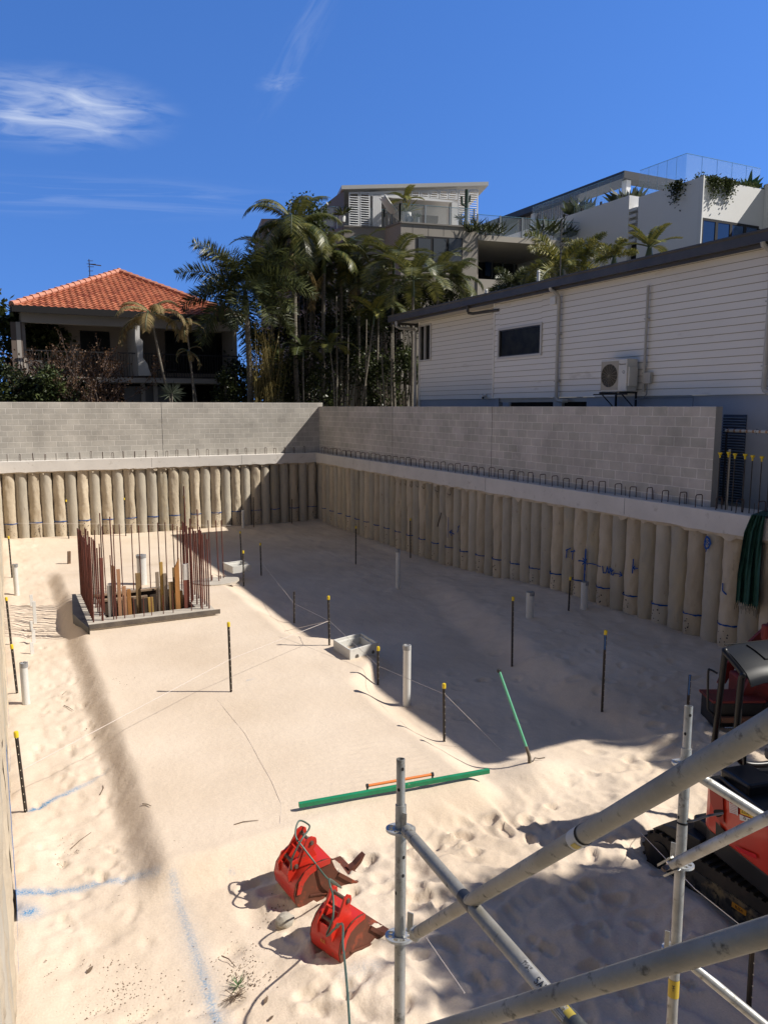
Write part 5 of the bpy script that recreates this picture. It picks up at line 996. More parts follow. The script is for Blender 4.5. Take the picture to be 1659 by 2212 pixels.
# concrete pit boxes
M_pit = conc('pit_concrete', (.56, .55, .51), (.62, .60, .56), .15)
def pitbox(corners, ztop, hgt, label, wall=.05, holes=True):
    L, Fr, Rr = [onz(x, y, ztop) for x, y in corners]     # left, front, right top corners
    Bk = L + Rr - Fr; T = thing('concrete_pit_box', label, 'pit box', (Fr.x, Fr.y, ztop - hgt), 'concrete pit boxes'); b = MB(); c = (L + Rr) / 2
    P = [L, Fr, Rr, Bk]
    def inset(d): return [p + (c - p).normalized() * d * 1.4 for p in P]
    o0 = [Vector((p.x, p.y, ztop - hgt)) for p in P]; o1 = [Vector((p.x, p.y, ztop)) for p in P]; i1 = [Vector((p.x, p.y, ztop)) for p in inset(wall * .7)]; i2 = [Vector((p.x, p.y, ztop - .05)) for p in inset(wall * .7)]; i3 = [Vector((p.x, p.y, ztop - .05)) for p in inset(wall * 1.5)]; i4 = [Vector((p.x, p.y, ztop - hgt + .03)) for p in inset(wall * 1.6)]
    vs = o0 + o1 + i1 + i2 + i3 + i4; fs = [(k * 4 + j, k * 4 + (j + 1) % 4, (k + 1) * 4 + (j + 1) % 4, (k + 1) * 4 + j) for k in range(5) for j in range(4)] + [(20, 21, 22, 23)]
    b.add(vs, fs); b.build('box', M_pit, T, bevel=.006)
    if holes:
        n = (Rr - Fr).normalized(); m = Vector((n.y, -n.x, 0)) * .002
        for f, s in ((.24, .045), (.80, .035)):
            cc = Fr.lerp(Rr, f) + m; b = MB(); b.add([Vector((cc.x + n.x * s * math.cos(a), cc.y + n.y * s * math.cos(a), ztop - hgt * .72 + s * math.sin(a))) for a in [i * .393 for i in range(16)]], [tuple(range(16))]); b.build('knockout', mat('knockout_dark', (.10, .09, .08), .9), T)
    return T
zb = .23 + .19; pitbox(((720, 1381.5), (756, 1404.5), (818, 1387.5)), zb, .22, 'square grey concrete pit box on the sand near the shadow edge')
pitbox(((483, 1215.5), (503, 1224), (543, 1218.5)), .46, .2, 'smaller concrete pit box beyond the three starter bars', holes=False)
# ---------------- lift pit with starter bars
M_rb = mat('rust_bar', (.145, .036, .022), .8, (.07, .020, .015), scale=6, stretch=(1, 1, .4)); T = thing('lift_pit', 'square formed pit with concrete rim ringed by rusty starter bars', 'pit', (2.8, 17.8, .3))
X0, X1, Y0, Y1 = 1.40, 4.05, 16.35, 19.2; zr = .365
M_rim = conc('rim_concrete', (.42, .38, .32), (.50, .45, .38), .5)
b = MB(); b.bb(X0, X1, Y0, Y0 + .42, .2, zr); b.bb(X0, X1, Y1 - .35, Y1, .2, zr); b.bb(X0, X0 + .4, Y0 + .42, Y1 - .35, .2, zr - .001); b.bb(X1 - .35, X1, Y0 + .42, Y1 - .35, .2, zr - .001); b.build('rim', M_rim, T, bevel=.01)
b = MB(); b.bb(X0 - .06, X1 + .1, Y0 - .03, Y0 - .001, .27, zr + .004); b.build('edge_board', mat('form_ply', (.09, .075, .065), .8, (.15, .125, .10), scale=4), T, bevel=.004)
b = MB(); b.prism([(X0 - .001, Y0 - .3), (X0 - .03, Y0 - .25), (X0 - .22, Y0 + 1.0), (X0 - .08, Y1), (X0 - .001, Y1)], lambda u, v, d: Vector((u, v, d)), .02, zr + .02); b.build('black_membrane', mat('black_membrane', (.012, .012, .014), .5, bump=.6, bscale=9), T)
b = MB(); b.bb(X0 + .4, X1 - .35, Y0 + .42, Y0 + .45, -.98, zr - .02); b.bb(X0 + .4, X1 - .35, Y1 - .38, Y1 - .35, -.98, zr - .02); b.bb(X0 + .4, X0 + .43, Y0 + .45, Y1 - .38, -.98, zr - .02); b.bb(X1 - .38, X1 - .35, Y0 + .45, Y1 - .38, -.98, zr - .02); b.build('form_lining', mat('form_ply2', (.07, .045, .03), .8, (.05, .035, .025), scale=3), T)
b = MB(); b.box((2.5, 18.8, zr + .03), (1.6, .14, .035), Matrix.Rotation(.05, 3, 'Z')); b.box((2.3, 18.55, zr - .06), (1.3, .12, .05), Matrix.Rotation(-.08, 3, 'Z')); b.build('cross_board', mat('pale_board', (.34, .24, .15), .8, (.26, .18, .12), scale=5), T)
def bar(p, h, r=.0165, parent=T, q=rnd, name='starter_bar'):
    lean = Vector((q.uniform(-.012, .012) * h, q.uniform(-.012, .012) * h, 0)); b = MB(); b.tube([(p[0], p[1], zr - .1), (p[0] + lean.x * .4, p[1] + lean.y * .3, zr + h * .5), (p[0] + lean.x, p[1] + lean.y, zr + h)], r, 6); b.build(name, M_rb, parent, smooth=True)
q = random.Random(12)
for i in range(15): y = Y0 + .16 + i * .19; bar((X0 + .12, y), 1.62 + q.uniform(-.05, .05)); bar((X0 + .30, y + .06), 1.55 + q.uniform(-.06, .06)) if i % 2 == 0 else None
for i in range(14): y = Y0 + .16 + i * .2; bar((X1 - .10, y), 1.62 + q.uniform(-.05, .05)); bar((X1 - .26, y + .07), 1.52 + q.uniform(-.06, .06)) if i % 2 == 0 else None
for k, zx in enumerate((175, 255, 335, 428, 495, 597, 668, 757, 850, 915, 990)): p = ony(152.2 + .2294 * zx, 1262, Y1 - .15); bar((p.x, Y1 - .15), 1.6 + q.uniform(-.04, .06), .013)
for zx, hh, Yq in ((285, 1.95, Y1 - .1), (385, 2.15, Y0 + .55), (1082, 2.5, Y1 - .1), (1118, 1.95, Y0 + .9), (1198, 2.2, Y0 + .5), (1220, 1.7, Y0 + 1.2)): p = ony(152.2 + .2294 * (zx + 25), 1262, Yq); bar((p.x, Yq), hh, .015)
for zx, zy in ((300, 1180), (425, 1165), (505, 1050), (400, 580), (300, 470)): p = ony(152.2 + .2294 * (zx + 10), 1330, Y0 + .18); h_ = max(.5, (1165 - zy) * .2294 * 17 / 1640); bar((p.x, Y0 + .18), h_ if zy < 1100 else 1.15, .012)
for zx in (605, 697, 770, 880, 972, 1145, 1250): p = ony(152.2 + .2294 * zx, 1330, Y0 + .15); bar((p.x, Y0 + .15), .42 if zx < 900 else .5, .010, name='short_bar')
TC = {'r': (.20, .060, .040), 'g': (.30, .27, .24), 'o': (.42, .19, .055), 'p': (.42, .22, .12), 'b': (.25, .16, .07), 'y': (.44, .27, .07), 'k': (.26, .20, .15), 'w': (.62, .58, .54)}
def tmat(c): return mat('timber_' + c, TC[c], .75, tuple(v * .62 for v in TC[c]), scale=3, lo=.4, hi=.75, stretch=(3, 3, .5), bump=.2, bscale=30)
for k, (zx, zt_, w, c, Yq) in enumerate(((290, 610, 36, 'r', 18.0), (372, 868, 46, 'g', 16.95), (452, 715, 30, 'p', 17.0), (505, 875, 34, 'p', 17.0), (550, 905, 34, 'o', 17.1), (635, 752, 42, 'b', 17.3), (755, 980, 46, 'y', 17.05), (818, 742, 30, 'k', 17.1), (855, 648, 28, 'y', 17.15), (893, 755, 36, 'k', 17.1), (945, 835, 38, 'b', 17.05), (1000, 610, 42, 'o', 17.0), (972, 700, 20, 'b', 17.2), (1046, 915, 24, 'b', 17.05), (1085, 668, 50, 'r', 17.0), (398, 680, 22, 'b', 17.6))):
    X = 152.2 + .2294 * zx; t_ = ony(X, 1065.4 + .2294 * zt_, Yq); bt = ony(X + 4, 1320, Yq); wd = w * .2294 * 17.4 / 1640
    lab = ['dark red', 'grey weathered', 'tall pinkish', 'short pinkish', 'orange brown', 'brown', 'stubby yellow brown', 'grey brown', 'tall yellow', 'wide grey brown', 'short brown', 'tallest orange, angled top', 'thin brown', 'small brown', 'white tipped red', 'narrow brown'][k]
    b = MB(); z0 = -.35; zt2 = t_.z; hw = wd / 2
    prof = [(-hw, z0), (hw, z0), (hw, zt2), (-hw, zt2 - (.22 if k == 11 else 0))]
    b.prism(prof, lambda u, v, d: Vector((bt.x + (t_.x - bt.x) * (v - z0) / (zt2 - z0) + u, Yq + d, v)), -.02, .025); 
    TT = thing('timber_offcut', lab + ' timber board standing upright in the lift pit', 'timber', (bt.x, Yq, z0), 'timber boards standing in the lift pit'); b.build('board', tmat(c), TT, bevel=.003)
    if k == 14: b = MB(); b.bb(t_.x - hw - .003, t_.x + hw + .003, Yq - .024, Yq + .029, zt2 - .36, zt2 + .003); b.build('white_tip', tmat('w'), TT)
# three starter bars on a small pad
p = G(468, 1257); T3 = thing('column_starter', 'small sandy concrete pad with three tall rusty bars right of the cage', 'starter bars', p)
b = MB(); b.prism([(p.x + .62 * math.cos(a) * (1 + .12 * math.sin(3 * a)), p.y + .45 * math.sin(a)) for a in [i * .3927 for i in range(16)]], lambda u, v, d: Vector((u, v, d)), .2, p.z + .03); b.build('pad', M_rim, T3)
for px, tyy, bx in ((450, 1124, 457), (466.5, 1124, 474), (478, 1124, 484)): 
    a = G(bx, 1258); e = ony(px, tyy, a.y); b = MB(); b.tube([a - Vector((0, 0, .1)), e], .014, 6); b.build('starter_bar', M_rb, T3, smooth=True)
for bx in (459, 477, 487): a = G(bx, 1256); b = MB(); b.tube([a, a + Vector((0, 0, .17))], .014, 6); b.build('short_bar', M_rb, T3)
# ---------------- green straightedge with orange handle
a, c = onz(646, 1739, .30), onz(1056, 1665, .30); T = thing('green_beam', 'long green metal screed beam with an orange handle lying on the pad edge', 'beam', (a + c) / 2); d = (c - a).normalized(); s = Vector((-d.y, d.x, 0)).normalized(); u = s.cross(d) * -1; u = Vector((0, 0, 1))
def barbox(b, a, c, w, h):
    d = (c - a).normalized(); s = d.cross(Vector((0, 0, 1))).normalized(); v = s.cross(d).normalized(); vs = [p + s * x * w / 2 + v * y * h / 2 for p in (a, c) for x, y in ((-1, -1), (1, -1), (1, 1), (-1, 1))]; b.add(vs, [(0, 1, 2, 3), (7, 6, 5, 4), (0, 4, 5, 1), (1, 5, 6, 2), (2, 6, 7, 3), (3, 7, 4, 0)])
M_gb = mat('green_enamel', (.010, .20, .085), .4, (.015, .26, .12), scale=5, dirt=(.45, .42, .33), dscale=12, dlo=.66, dhi=.74)
b = MB(); barbox(b, a, c, .05, .055); b.build('beam', M_gb, T, bevel=.004)
h0, h1 = a.lerp(c, .345) + Vector((.0, .03, .07)), a.lerp(c, .69) + Vector((.0, .03, .07)); b = MB(); b.cyl(h0, h1, .017, 10); b.build('handle', mat('orange_tube', (.70, .20, .04), .45), T, smooth=True)
for e in (h0, h1): b = MB(); b.cyl(e - d * .012, e + d * .012, .026, 10); b.box(e - Vector((0, .0, .04)), (.02, .012, .06)); b.build('clamp', M_dk, T)
# green handled hoe stuck in the mound
a, c = G(1150, 1652), at(1079, 1452, 0); g_ = G(1145, 1650); k0 = (g_ - CAM).dot(F_); c = at(1079, 1452, k0 + .35); m_ = at(1137, 1614, k0 + .02)
T = thing('shovel', 'long green handled shovel stuck upright in the small sand mound', 'shovel', g_); b = MB(); b.tube([m_, c], .017, 10); b.build('handle', mat('green_handle', (.10, .42, .24), .45, (.14, .5, .3), scale=9), T, smooth=True)
b = MB(); b.tube([g_ - Vector((0, 0, .06)), at(1143, 1634, k0), m_ + (c - m_) * .01], [.03, .024, .021], 10); b.build('socket', mat('rusty_socket', (.10, .07, .045), .8, (.2, .17, .13), scale=12), T, smooth=True); b = MB(); b.box(c + (c - m_).normalized() * .02, (.04, .04, .05)); b.build('end_cap', M_dk, T)
b = MB(); b.tube([g_ + Vector((.03, 0, .01)), g_ + Vector((.10, .03, .05)), g_ + Vector((.16, .02, .03)), g_ + Vector((.24, .0, .035))], .008, 5); b.build('blade_edge', MATS['rusty_socket'], T)
# rake leaning against the right piles
p0 = G(928, 1202); X = 11.72; p1 = onx(953, 1108, 11.76); T = thing('rake', 'rusty rake leaning against the right pile wall', 'rake', p0); b = MB(); b.tube([p0 + Vector((0, 0, .05)), p1], .014, 6); b.build('handle', mat('dark_handle', (.05, .035, .03), .8), T)
b = MB(); b.box(p0 + Vector((-.05, 0, .05)), (.34, .04, .03), Matrix.Rotation(.5, 3, 'Z'))
for i in range(8): b.box(p0 + Vector((-.19 + i * .04, -.10 + i * .022 + .02, .02)), (.012, .012, .07))
b.build('rake_head', MATS['dark_handle'], T)
# ---------------- excavator buckets
M_bred = mat('bucket_red', (.56, .025, .012), .42, (.50, .03, .015), scale=3, dirt=(.16, .055, .03), dscale=10, dlo=.60, dhi=.70, coat=.15); M_rust = mat('rust_steel', (.145, .050, .028), .62, (.10, .035, .022), scale=3, dirt=(.30, .07, .035), dscale=7, dlo=.56, dhi=.68, spec=.35); M_pin = mat('steel_pin', (.10, .07, .06), .5, (.16, .10, .07), scale=8)
def bucket(O, ang, sx, sz, wid, label, teeth=0, tilt=0, shell_red=9):
    O = Vector(O); u = Vector((math.cos(ang), math.sin(ang), 0)); w = Vector((-math.sin(ang), math.cos(ang), 0)); T = thing('excavator_bucket', label, 'bucket', O, 'red excavator buckets')
    ct, stt = math.cos(tilt), math.sin(tilt)
    def P(a, v, s): a *= sx; v *= sz; a2 = a * ct - v * stt; v2 = a * stt + v * ct; return O + u * a2 + w * s + Vector((0, 0, v2))
    back = [(.18, .40), (.10, .415), (.0, .40), (-.08, .345), (-.135, .27), (-.155, .18), (-.14, .09), (-.09, .02), (-.01, -.01), (.09, -.01), (.20, .01), (.32, .04), (.44, .075)]
    mouth = [(.36, .12), (.27, .20), (.215, .30)]
    b = MB(); n = len(back); th = .012
    ins = []
    for i, (a, v) in enumerate(back):
        p, q_ = back[max(i - 1, 0)], back[min(i + 1, n - 1)]; dx, dz = q_[0] - p[0], q_[1] - p[1]; l = math.hypot(dx, dz); ins.append((a - dz / l * th, v + dx / l * th))
    vs = [P(a, v, 0) for a, v in back] + [P(a, v, wid) for a, v in back] + [P(a, v, 0) for a, v in ins] + [P(a, v, wid) for a, v in ins]
    fs = []; mi = []
    for i in range(n - 1): fs += [(i, i + 1, n + i + 1, n + i), (2 * n + i, 3 * n + i, 3 * n + i + 1, 2 * n + i + 1)]
    fs += [(0, n, 3 * n, 2 * n), (n - 1, 3 * n - 1, 4 * n - 1, 2 * n - 1)]
    b.add(vs, fs); o = b.build('shell', [M_bred, M_rust], T, normals=False, smooth=True)
    for poly in o.data.polygons:
        i = poly.index // 2; poly.material_index = 1 if (poly.index % 2 == 1 or (i >= shell_red)) else 0
    for k, s in enumerate((0, wid)):
        pr = back + mouth; e = .014 if k else -.014; b = MB(); m = len(pr); vs = [P(a, v, s) for a, v in pr] + [P(a, v, s + e) for a, v in pr]; b.add(vs, [tuple(range(m)), tuple(range(2 * m - 1, m - 1, -1))] + [(i, (i + 1) % m, m + (i + 1) % m, m + i) for i in range(m)]); b.build('side_plate', M_rust, T, bevel=.003)
    b = MB(); barbox(b, P(.24, .235, -.022), P(.41, .075, -.022), .02, .035); barbox(b, P(-.02, .13, -.020), P(.26, .06, -.020), .012, .012); b.build('wear_strip', M_rust, T)
    b = MB(); barbox(b, P(.445, .075, -.03), P(.445, .075, wid + .03), .10, .022); b.build('cutting_edge', M_rust, T, bevel=.004)
    # red top cover and ears
    b = MB(); pr = [(.17, .41), (.04, .41), (-.06, .37), (-.115, .29), (-.135, .18), (-.10, .18), (-.07, .27), (-.02, .325), (.06, .355), (.165, .365)]; m = len(pr); vs = [P(a, v, -.017) for a, v in pr] + [P(a, v, -.026) for a, v in pr]
    b.add(vs, [tuple(range(m)), tuple(range(2 * m - 1, m - 1, -1))] + [(i, (i + 1) % m, m + (i + 1) % m, m + i) for i in range(m)]); b.build('side_gusset', M_bred, T)
    for s in (wid * .22, wid * .72):
        pr = [(-.155, .24), (-.165, .33), (-.13, .42), (-.07, .44), (-.02, .52), (.01, .58), (.055, .60), (.095, .575), (.10, .53), (.07, .48), (.10, .41), (.0, .39), (-.08, .33)]
        b = MB(); m = len(pr); vs = [P(a, v, s) for a, v in pr] + [P(a, v, s + .022) for a, v in pr]; b.add(vs, [tuple(range(m)), tuple(range(2 * m - 1, m - 1, -1))] + [(i, (i + 1) % m, m + (i + 1) % m, m + i) for i in range(m)]); e = b.build('ear', M_bred, T, bevel=.003)
        b = MB()
        for (a, v) in ((.05, .545), (-.09, .375)): b.tube([P(a, v, s - .006), P(a, v, s + .028)], [.024, .024], 14)
        b.build('pin_boss', M_pin, e)
    for (a, v) in ((.05, .545), (-.09, .375)): b = MB(); b.cyl(P(a, v, wid * .18), P(a, v, wid * .82), .017, 12); b.build('pin', M_pin, T, smooth=True)
    b = MB(); barbox(b, P(-.02, .46, wid * .24), P(-.02, .46, wid * .74), .05, .012); barbox(b, P(-.135, .30, wid * .24), P(-.135, .30, wid * .74), .012, .10); b.build('ear_tie', M_bred, T)
    for k in range(teeth): s = wid * (k + .5) / teeth; b = MB(); b.prism([(.43, .05), (.50, .07), (.56, .12), (.60, .19), (.555, .165), (.50, .12), (.44, .10)], lambda x, y, d: P(x, y, s + d), -.035, .035); b.build('tooth', M_rust, T)
    return T, P
Abk, PA = bucket((2.47, 5.55, -.01 + gz(2.47, 5.55)), R(20), .95, .98, .36, 'smaller bright red excavator bucket beside the scaffold post', 0)
text('KR', 'stencil', .05, mat('stencil_yellow', (.55, .22, .03), .6), Abk, Matrix.Translation(PA(-.162, .20, .19)) @ Matrix(((-PA(0, 0, 1).x + PA(0, 0, 0).x, 0, -.94, 0), (-PA(0, 0, 1).y + PA(0, 0, 0).y, 0, -.34, 0), (0, 1, 0, 0), (0, 0, 0, 1))))
Bbk, PB = bucket((2.44, 6.42, -.02 + gz(2.44, 6.42)), R(6), 1.22, 1.12, .44, 'larger worn red excavator bucket with teeth, farther from the scaffold', 1, 0, 6)
# sand and stones in the far bucket
b = MB(); vs = [PB(.1 + .30 * i / 5, .10 + .015 * math.sin(i * 2.1 + j), .03 + .38 * j / 5) for i in range(6) for j in range(6)]; b.add(vs, [(i * 6 + j, i * 6 + j + 1, i * 6 + j + 7, i * 6 + j + 6) for i in range(5) for j in range(5)]); b.build('sand_fill', MATS['sand'], Bbk, smooth=True)
# green hydraulic hose / rope from bucket to bucket and to the front
M_hose = mat('green_hose', (.045, .085, .068), .5, (.075, .12, .10), scale=12)
q0 = PB(.02, .50, .12); pts = [PB(-.13, .36, .10), PB(-.14, .48, .06), PB(-.06, .62, .06), PB(.05, .65, .15), PB(.10, .62, .28), PB(.03, .66, .32), PB(-.05, .60, .2), PB(-.02, .52, .10), PB(.03, .42, -.01), PB(.12, .26, -.06), PB(.22, .16, -.12)]
pts += [PA(.10, .60, .36), PA(.0, .64, .26), PA(-.02, .56, .20), PA(-.12, .46, .10), PA(-.18, .30, .12)]
def smoothc(pts, n=6):
    P_ = [Vector(p) for p in pts]; out_ = []
    for i in range(len(P_) - 1):
        p0, p1, p2, p3 = P_[max(i - 1, 0)], P_[i], P_[i + 1], P_[min(i + 2, len(P_) - 1)]
        for k in range(n): t = k / n; out_.append(.5 * ((2 * p1) + (-p0 + p2) * t + (2 * p0 - 5 * p1 + 4 * p2 - p3) * t * t + (-p0 + 3 * p1 - 3 * p2 + p3) * t ** 3))
    return out_ + [P_[-1]]
pts += [at(738, 1995, 6.15), at(741, 2040, 5.8), at(747, 2100, 5.45), at(752, 2160, 5.15), at(757, 2240, 4.9)]
o = MB().tube(smoothc(pts), .009, 8).build('green_hose', M_hose, smooth=True); tag(o, 'thin green hose tied over both buckets and rising toward the viewer', 'hose')
# rock
q = random.Random(9); b = MB(); n = 9; vs = []; p = G(616, 1998)
for i in range(n):
    for j in range(12): th, ph = math.pi * (i + .5) / n, 2 * math.pi * j / 12; r = .085 * (1 + q.uniform(-.10, .10)); vs.append((p.x + r * 1.1 * math.sin(th) * math.cos(ph), p.y + r * math.sin(th) * math.sin(ph), p.z + .045 + r * .8 * math.cos(th)))
b.add(vs, [(i * 12 + j, i * 12 + (j + 1) % 12, (i + 1) * 12 + (j + 1) % 12, (i + 1) * 12 + j) for i in range(n - 1) for j in range(12)] + [tuple(range(11, -1, -1)), tuple((n - 1) * 12 + j for j in range(12))]); tag(b.build('rock', conc('rock_grey', (.36, .32, .26), (.45, .42, .36), .8), smooth=1), 'fist sized grey rock on the sand beside the nearer bucket shadow', 'rock')
# ---------------- string lines
M_str = mat('string_white', (.62, .55, .50), .7); M_str2 = mat('string_pink', (.60, .38, .36), .7)
def zp(px, py, f): b_ = G(px, py); return b_ + Vector((0, 0, f))
S1 = zp(712, 1394, topz(G(712, 1394), 1341)); Sl = zp(57, 1755, topz(G(57, 1755), 1662)); Sp = zp(500, 1495, topz(G(500, 1495), 1424)); S0_ = zp(527, 1266, topz(G(527, 1266), 1205)); S3 = zp(960, 1603, topz(G(960, 1603), 1500))
lines = [([Sl, Sp, S1], 'pale string line from the nearest left picket across the pad to the pit box'), ([zp(482, 1258, .55), zp(565, 1243, .4), zp(636, 1345, .45), S1, zp(817, 1480, .35), S3, G(1087, 1625)], 'pale string line running along the shadow edge'), ([G(460, 1500), G(530, 1585), G(588, 1690), G(608, 1738), G(605, 1780), G(592, 1850), G(590, 1878)], 'thin loose string lying over the near edge of the pad'), ([S1, zp(615, 1376, .12) ], 'short string tied at the picket behind the pit box'), ([at(920, 2025, 5.2), at(1003, 2145, 4.6)], 'taut pale string line below the lower scaffold joint')]
lines += [([G(1383, 1808) + Vector((0, 0, .05)), at(1500, 1920, 5.6), at(1600, 2000, 5.3), at(1680, 2050, 5.1)], 'taut string line running beside the excavator track'), ([ony(30, 1130, 29.2), ony(500, 1135, 29.2), ony(690, 1150, 29.2)], 'string line along the foot of the back piles')]
for pts, lab in lines: tag(MB().tube(pts, .0022 if 'loose' in lab else .004, 4).build('string_line', M_str, smooth=True), lab, 'string line', 'builder string lines')
# ---------------- shade cloth hanging on the right beam
T = thing('shade_cloth', 'crumpled dark green shade cloth hanging over the right capping beam', 'cloth', (11.7, 8.9, 2.9)); b = MB(); nr, nc = 40, 26; vs = []
L_ = [(1622, 1112), (1606, 1150), (1600, 1190), (1592, 1240), (1588, 1300)]; R__ = [(1652, 1114), (1649, 1140), (1644, 1180), (1640, 1240), (1637, 1314)]
for i in range(nr + 1):
    f = i / nr; k = min(int(f * 4), 3); g_ = f * 4 - k; lx = L_[k][0] * (1 - g_) + L_[k + 1][0] * g_; ly = L_[k][1] * (1 - g_) + L_[k + 1][1] * g_; rx = R__[k][0] * (1 - g_) + R__[k + 1][0] * g_; ry = R__[k][1] * (1 - g_) + R__[k + 1][1] * g_
    for j in range(nc + 1):
        h = j / nc; X = 11.70 - .06 * math.sin(h * 14 + 2.2 * f + 1.2 * math.sin(f * 5)) * (.5 + f * .6) - .04 * math.sin(h * 31 + f * 3); jy = (6 * math.sin(j * 2.7) if i == nr else 0); vs.append(onx(lx + (rx - lx) * h, ly + (ry - ly) * h + jy, X))
b.add(vs, [(i * (nc + 1) + j, i * (nc + 1) + j + 1, (i + 1) * (nc + 1) + j + 1, (i + 1) * (nc + 1) + j) for i in range(nr) for j in range(nc)])
a = [onx(1622, 1112, 11.7), onx(1652, 1114, 11.7)]; b.add([a[0], a[1], a[1] + Vector((.45, -.3, .03)), a[0] + Vector((.45, .1, .04))], [(0, 1, 2, 3)]); b.build('cloth', mat('shade_green', (.008, .055, .038), .75, (.016, .085, .06), scale=6, bump=.5, bscale=60), T, normals=False, smooth=2)
b = MB()
for j in range(22): p = onx(1588 + j * 2.3, 1302 + j * .6 + 5 * math.sin(j * 2.7), 11.69); b.tube([p, p + Vector((0, rnd.uniform(-.02, .02), -rnd.uniform(.05, .14)))], .004, 3)
b.build('frayed_edge', mat('shade_dark', (.01, .02, .018), .8), T)
# ---------------- yellow capped starter bars on the right beam
for k, (px, ty) in enumerate(((1550, 977), (1568, 976), (1582, 979), (1604, 980), (1620, 983), (1640, 985), (1658, 987))):
    y = onx(px, 1060, 12.05).y; zt_ = onx(px, ty, 12.05).z; T = thing('starter_bar', 'dark bar with yellow cap on the right beam, ' + ['beside the block wall end', 'second one, before a pale tube', 'third from the block wall', 'fourth from the block wall', 'fifth from the block wall', 'sixth from the block wall', 'at the right edge'][k], 'starter bar', (12.05, y, 2.92), 'yellow capped bars on the right beam')
    b = MB(); b.tube([(12.05, y, 2.85), (12.05, y, zt_ - .03)], .011, 6); b.build('bar', M_pk, T); b = MB(); b.tube([(12.05, y, zt_ - .10), (12.05, y, zt_ - .05), (12.05, y, zt_ - .03), (12.05, y, zt_)], [.016, .018, .036, .04], 10); b.build('safety_cap', M_ycap, T, smooth=True)
y = onx(1568.5, 1060, 12.1).y; b = MB(); b.ring((12.12, y, 2.85), (12.12, y, 4.05), .022, .019, 10); tag(b.build('steel_tube', mat('pale_tube', (.45, .40, .32), .5)), 'pale upright steel tube behind the second yellow capped bar', 'tube')
# striped rail beyond the beam
ya, yb = onx(1567, 929, 12.9).y, onx(1662, 935, 12.9).y - 1; zq = onx(1600, 931, 12.9).z; T = thing('striped_rail', 'white rail with orange bands in front of the blue louvre vent', 'rail', (12.9, ya, zq)); b = MB(); b.cyl((12.9, ya, zq), (12.9, yb, zq), .03, 10); b.build('rail', M_wht, T, smooth=True)
b = MB(); n = 14
for k in range(n): y = ya + (yb - ya) * (k + .5) / n; b.cyl((12.9, y - .022, zq), (12.9, y + .022, zq), .0315, 10)
b.build('orange_band', mat('band_orange', (.50, .30, .18), .5), T)
b = MB()
for k in range(8): y = ya + (yb - ya) * (k + .8) / 8; b.tube([(12.9, y, zq - .05), (12.87, y, zq), (12.9, y, zq + .05), (12.95, y, zq + .03)], .005, 4)
b.build('hook', M_dk, T); b = MB(); b.cyl((12.9, yb, 2.6), (12.9, yb, zq + .05), .025, 8); b.cyl((12.93, ya, 2.6), (12.93, ya, zq + .05), .02, 8); b.build('post', M_dk, T)
# ---------------- spray marks on the right piles
def onpile(px, py, off=.012):
    p = onx(px, py, 11.86)
    i = round((29.55 - p.y) / PP); yc = 29.55 - i * PP; d = max(-.14, min(.14, p.y - yc)); return Vector((12.04 - math.sqrt(.225 ** 2 - d * d) - off, p.y, p.z))
def stroke(b, pts, w):
    P_ = []
    for (x0, y0), (x1, y1) in zip(pts, pts[1:]):
        n = max(2, int(math.hypot(x1 - x0, y1 - y0) / 2.5)); P_ += [(x0 + (x1 - x0) * k / n, y0 + (y1 - y0) * k / n) for k in range(n)]
    P_.append(pts[-1]); V = [onpile(*p) for p in P_]; L = len(V); vs = []
    for i in range(L):
        t = V[min(i + 1, L - 1)] - V[max(i - 1, 0)]; t.x = 0; t = t.normalized() if t.length > 1e-6 else Vector((0, 1, 0)); nrm = Vector((0, -t.z, t.y)); ww = w * rnd.uniform(.75, 1.15); vs += [V[i] + nrm * ww / 2, V[i] - nrm * ww / 2]
    b.add(vs, [(2 * i, 2 * i + 1, 2 * i + 3, 2 * i + 2) for i in range(L - 1)])
z6 = lambda l: [(1103.5 + .335 * x, 875.2 + .335 * y) for x, y in l]; z5 = lambda l: [(646.9 + .3211 * x, 837.1 + .3211 * y) for x, y in l]
MK = [('sprayed letters T.T. on the right piles', [([(362, 935), (388, 920)], .03), ([(368, 930), (362, 985)], .03), ([(385, 945), (424, 938)], .035), ([(408, 942), (397, 990)], .035), ([(378, 978), (380, 982)], .04), ([(402, 990), (405, 995)], .04)]),
 ('blue sprayed cross line and arrow right of the letters', [([(492, 925), (480, 1135)], .055), ([(440, 1002), (480, 1008)], .035), ([(462, 985), (482, 1006), (460, 1028)], .03), ([(500, 990), (488, 1008), (506, 1026)], .03), ([(508, 1018), (590, 1040)], .022)]),
 ('blue sprayed writing LAME with an arrow on the right piles', [([(598, 1035), (600, 1080), (612, 1082)], .03), ([(612, 1082), (622, 1040), (630, 1084)], .03), ([(634, 1086), (640, 1045), (648, 1070), (656, 1048), (655, 1092)], .03), ([(672, 1060), (652, 1078), (668, 1096), (676, 1078)], .03), ([(678, 1082), (716, 1095)], .025), ([(700, 1072), (718, 1097), (698, 1104)], .025)]),
 ('short blue sprayed line with a small arrow on the right piles', [([(790, 992), (784, 1085)], .04), ([(824, 1053), (790, 1050)], .025), ([(800, 1036), (788, 1050), (800, 1062)], .025)]),
 ('blue sprayed number in a ring high on a right pile', [([(1258, 870), (1272, 845), (1290, 860), (1296, 890), (1284, 920), (1264, 922), (1254, 900), (1258, 870)], .04), ([(1268, 870), (1268, 900)], .02), ([(1278, 868), (1286, 874), (1278, 884), (1288, 892), (1278, 902)], .02), ([(1274, 922), (1266, 945)], .02)]),
 ('small blue sprayed hook low on a right pile', [([(1376, 1145), (1376, 1195), (1400, 1220)], .03)])]
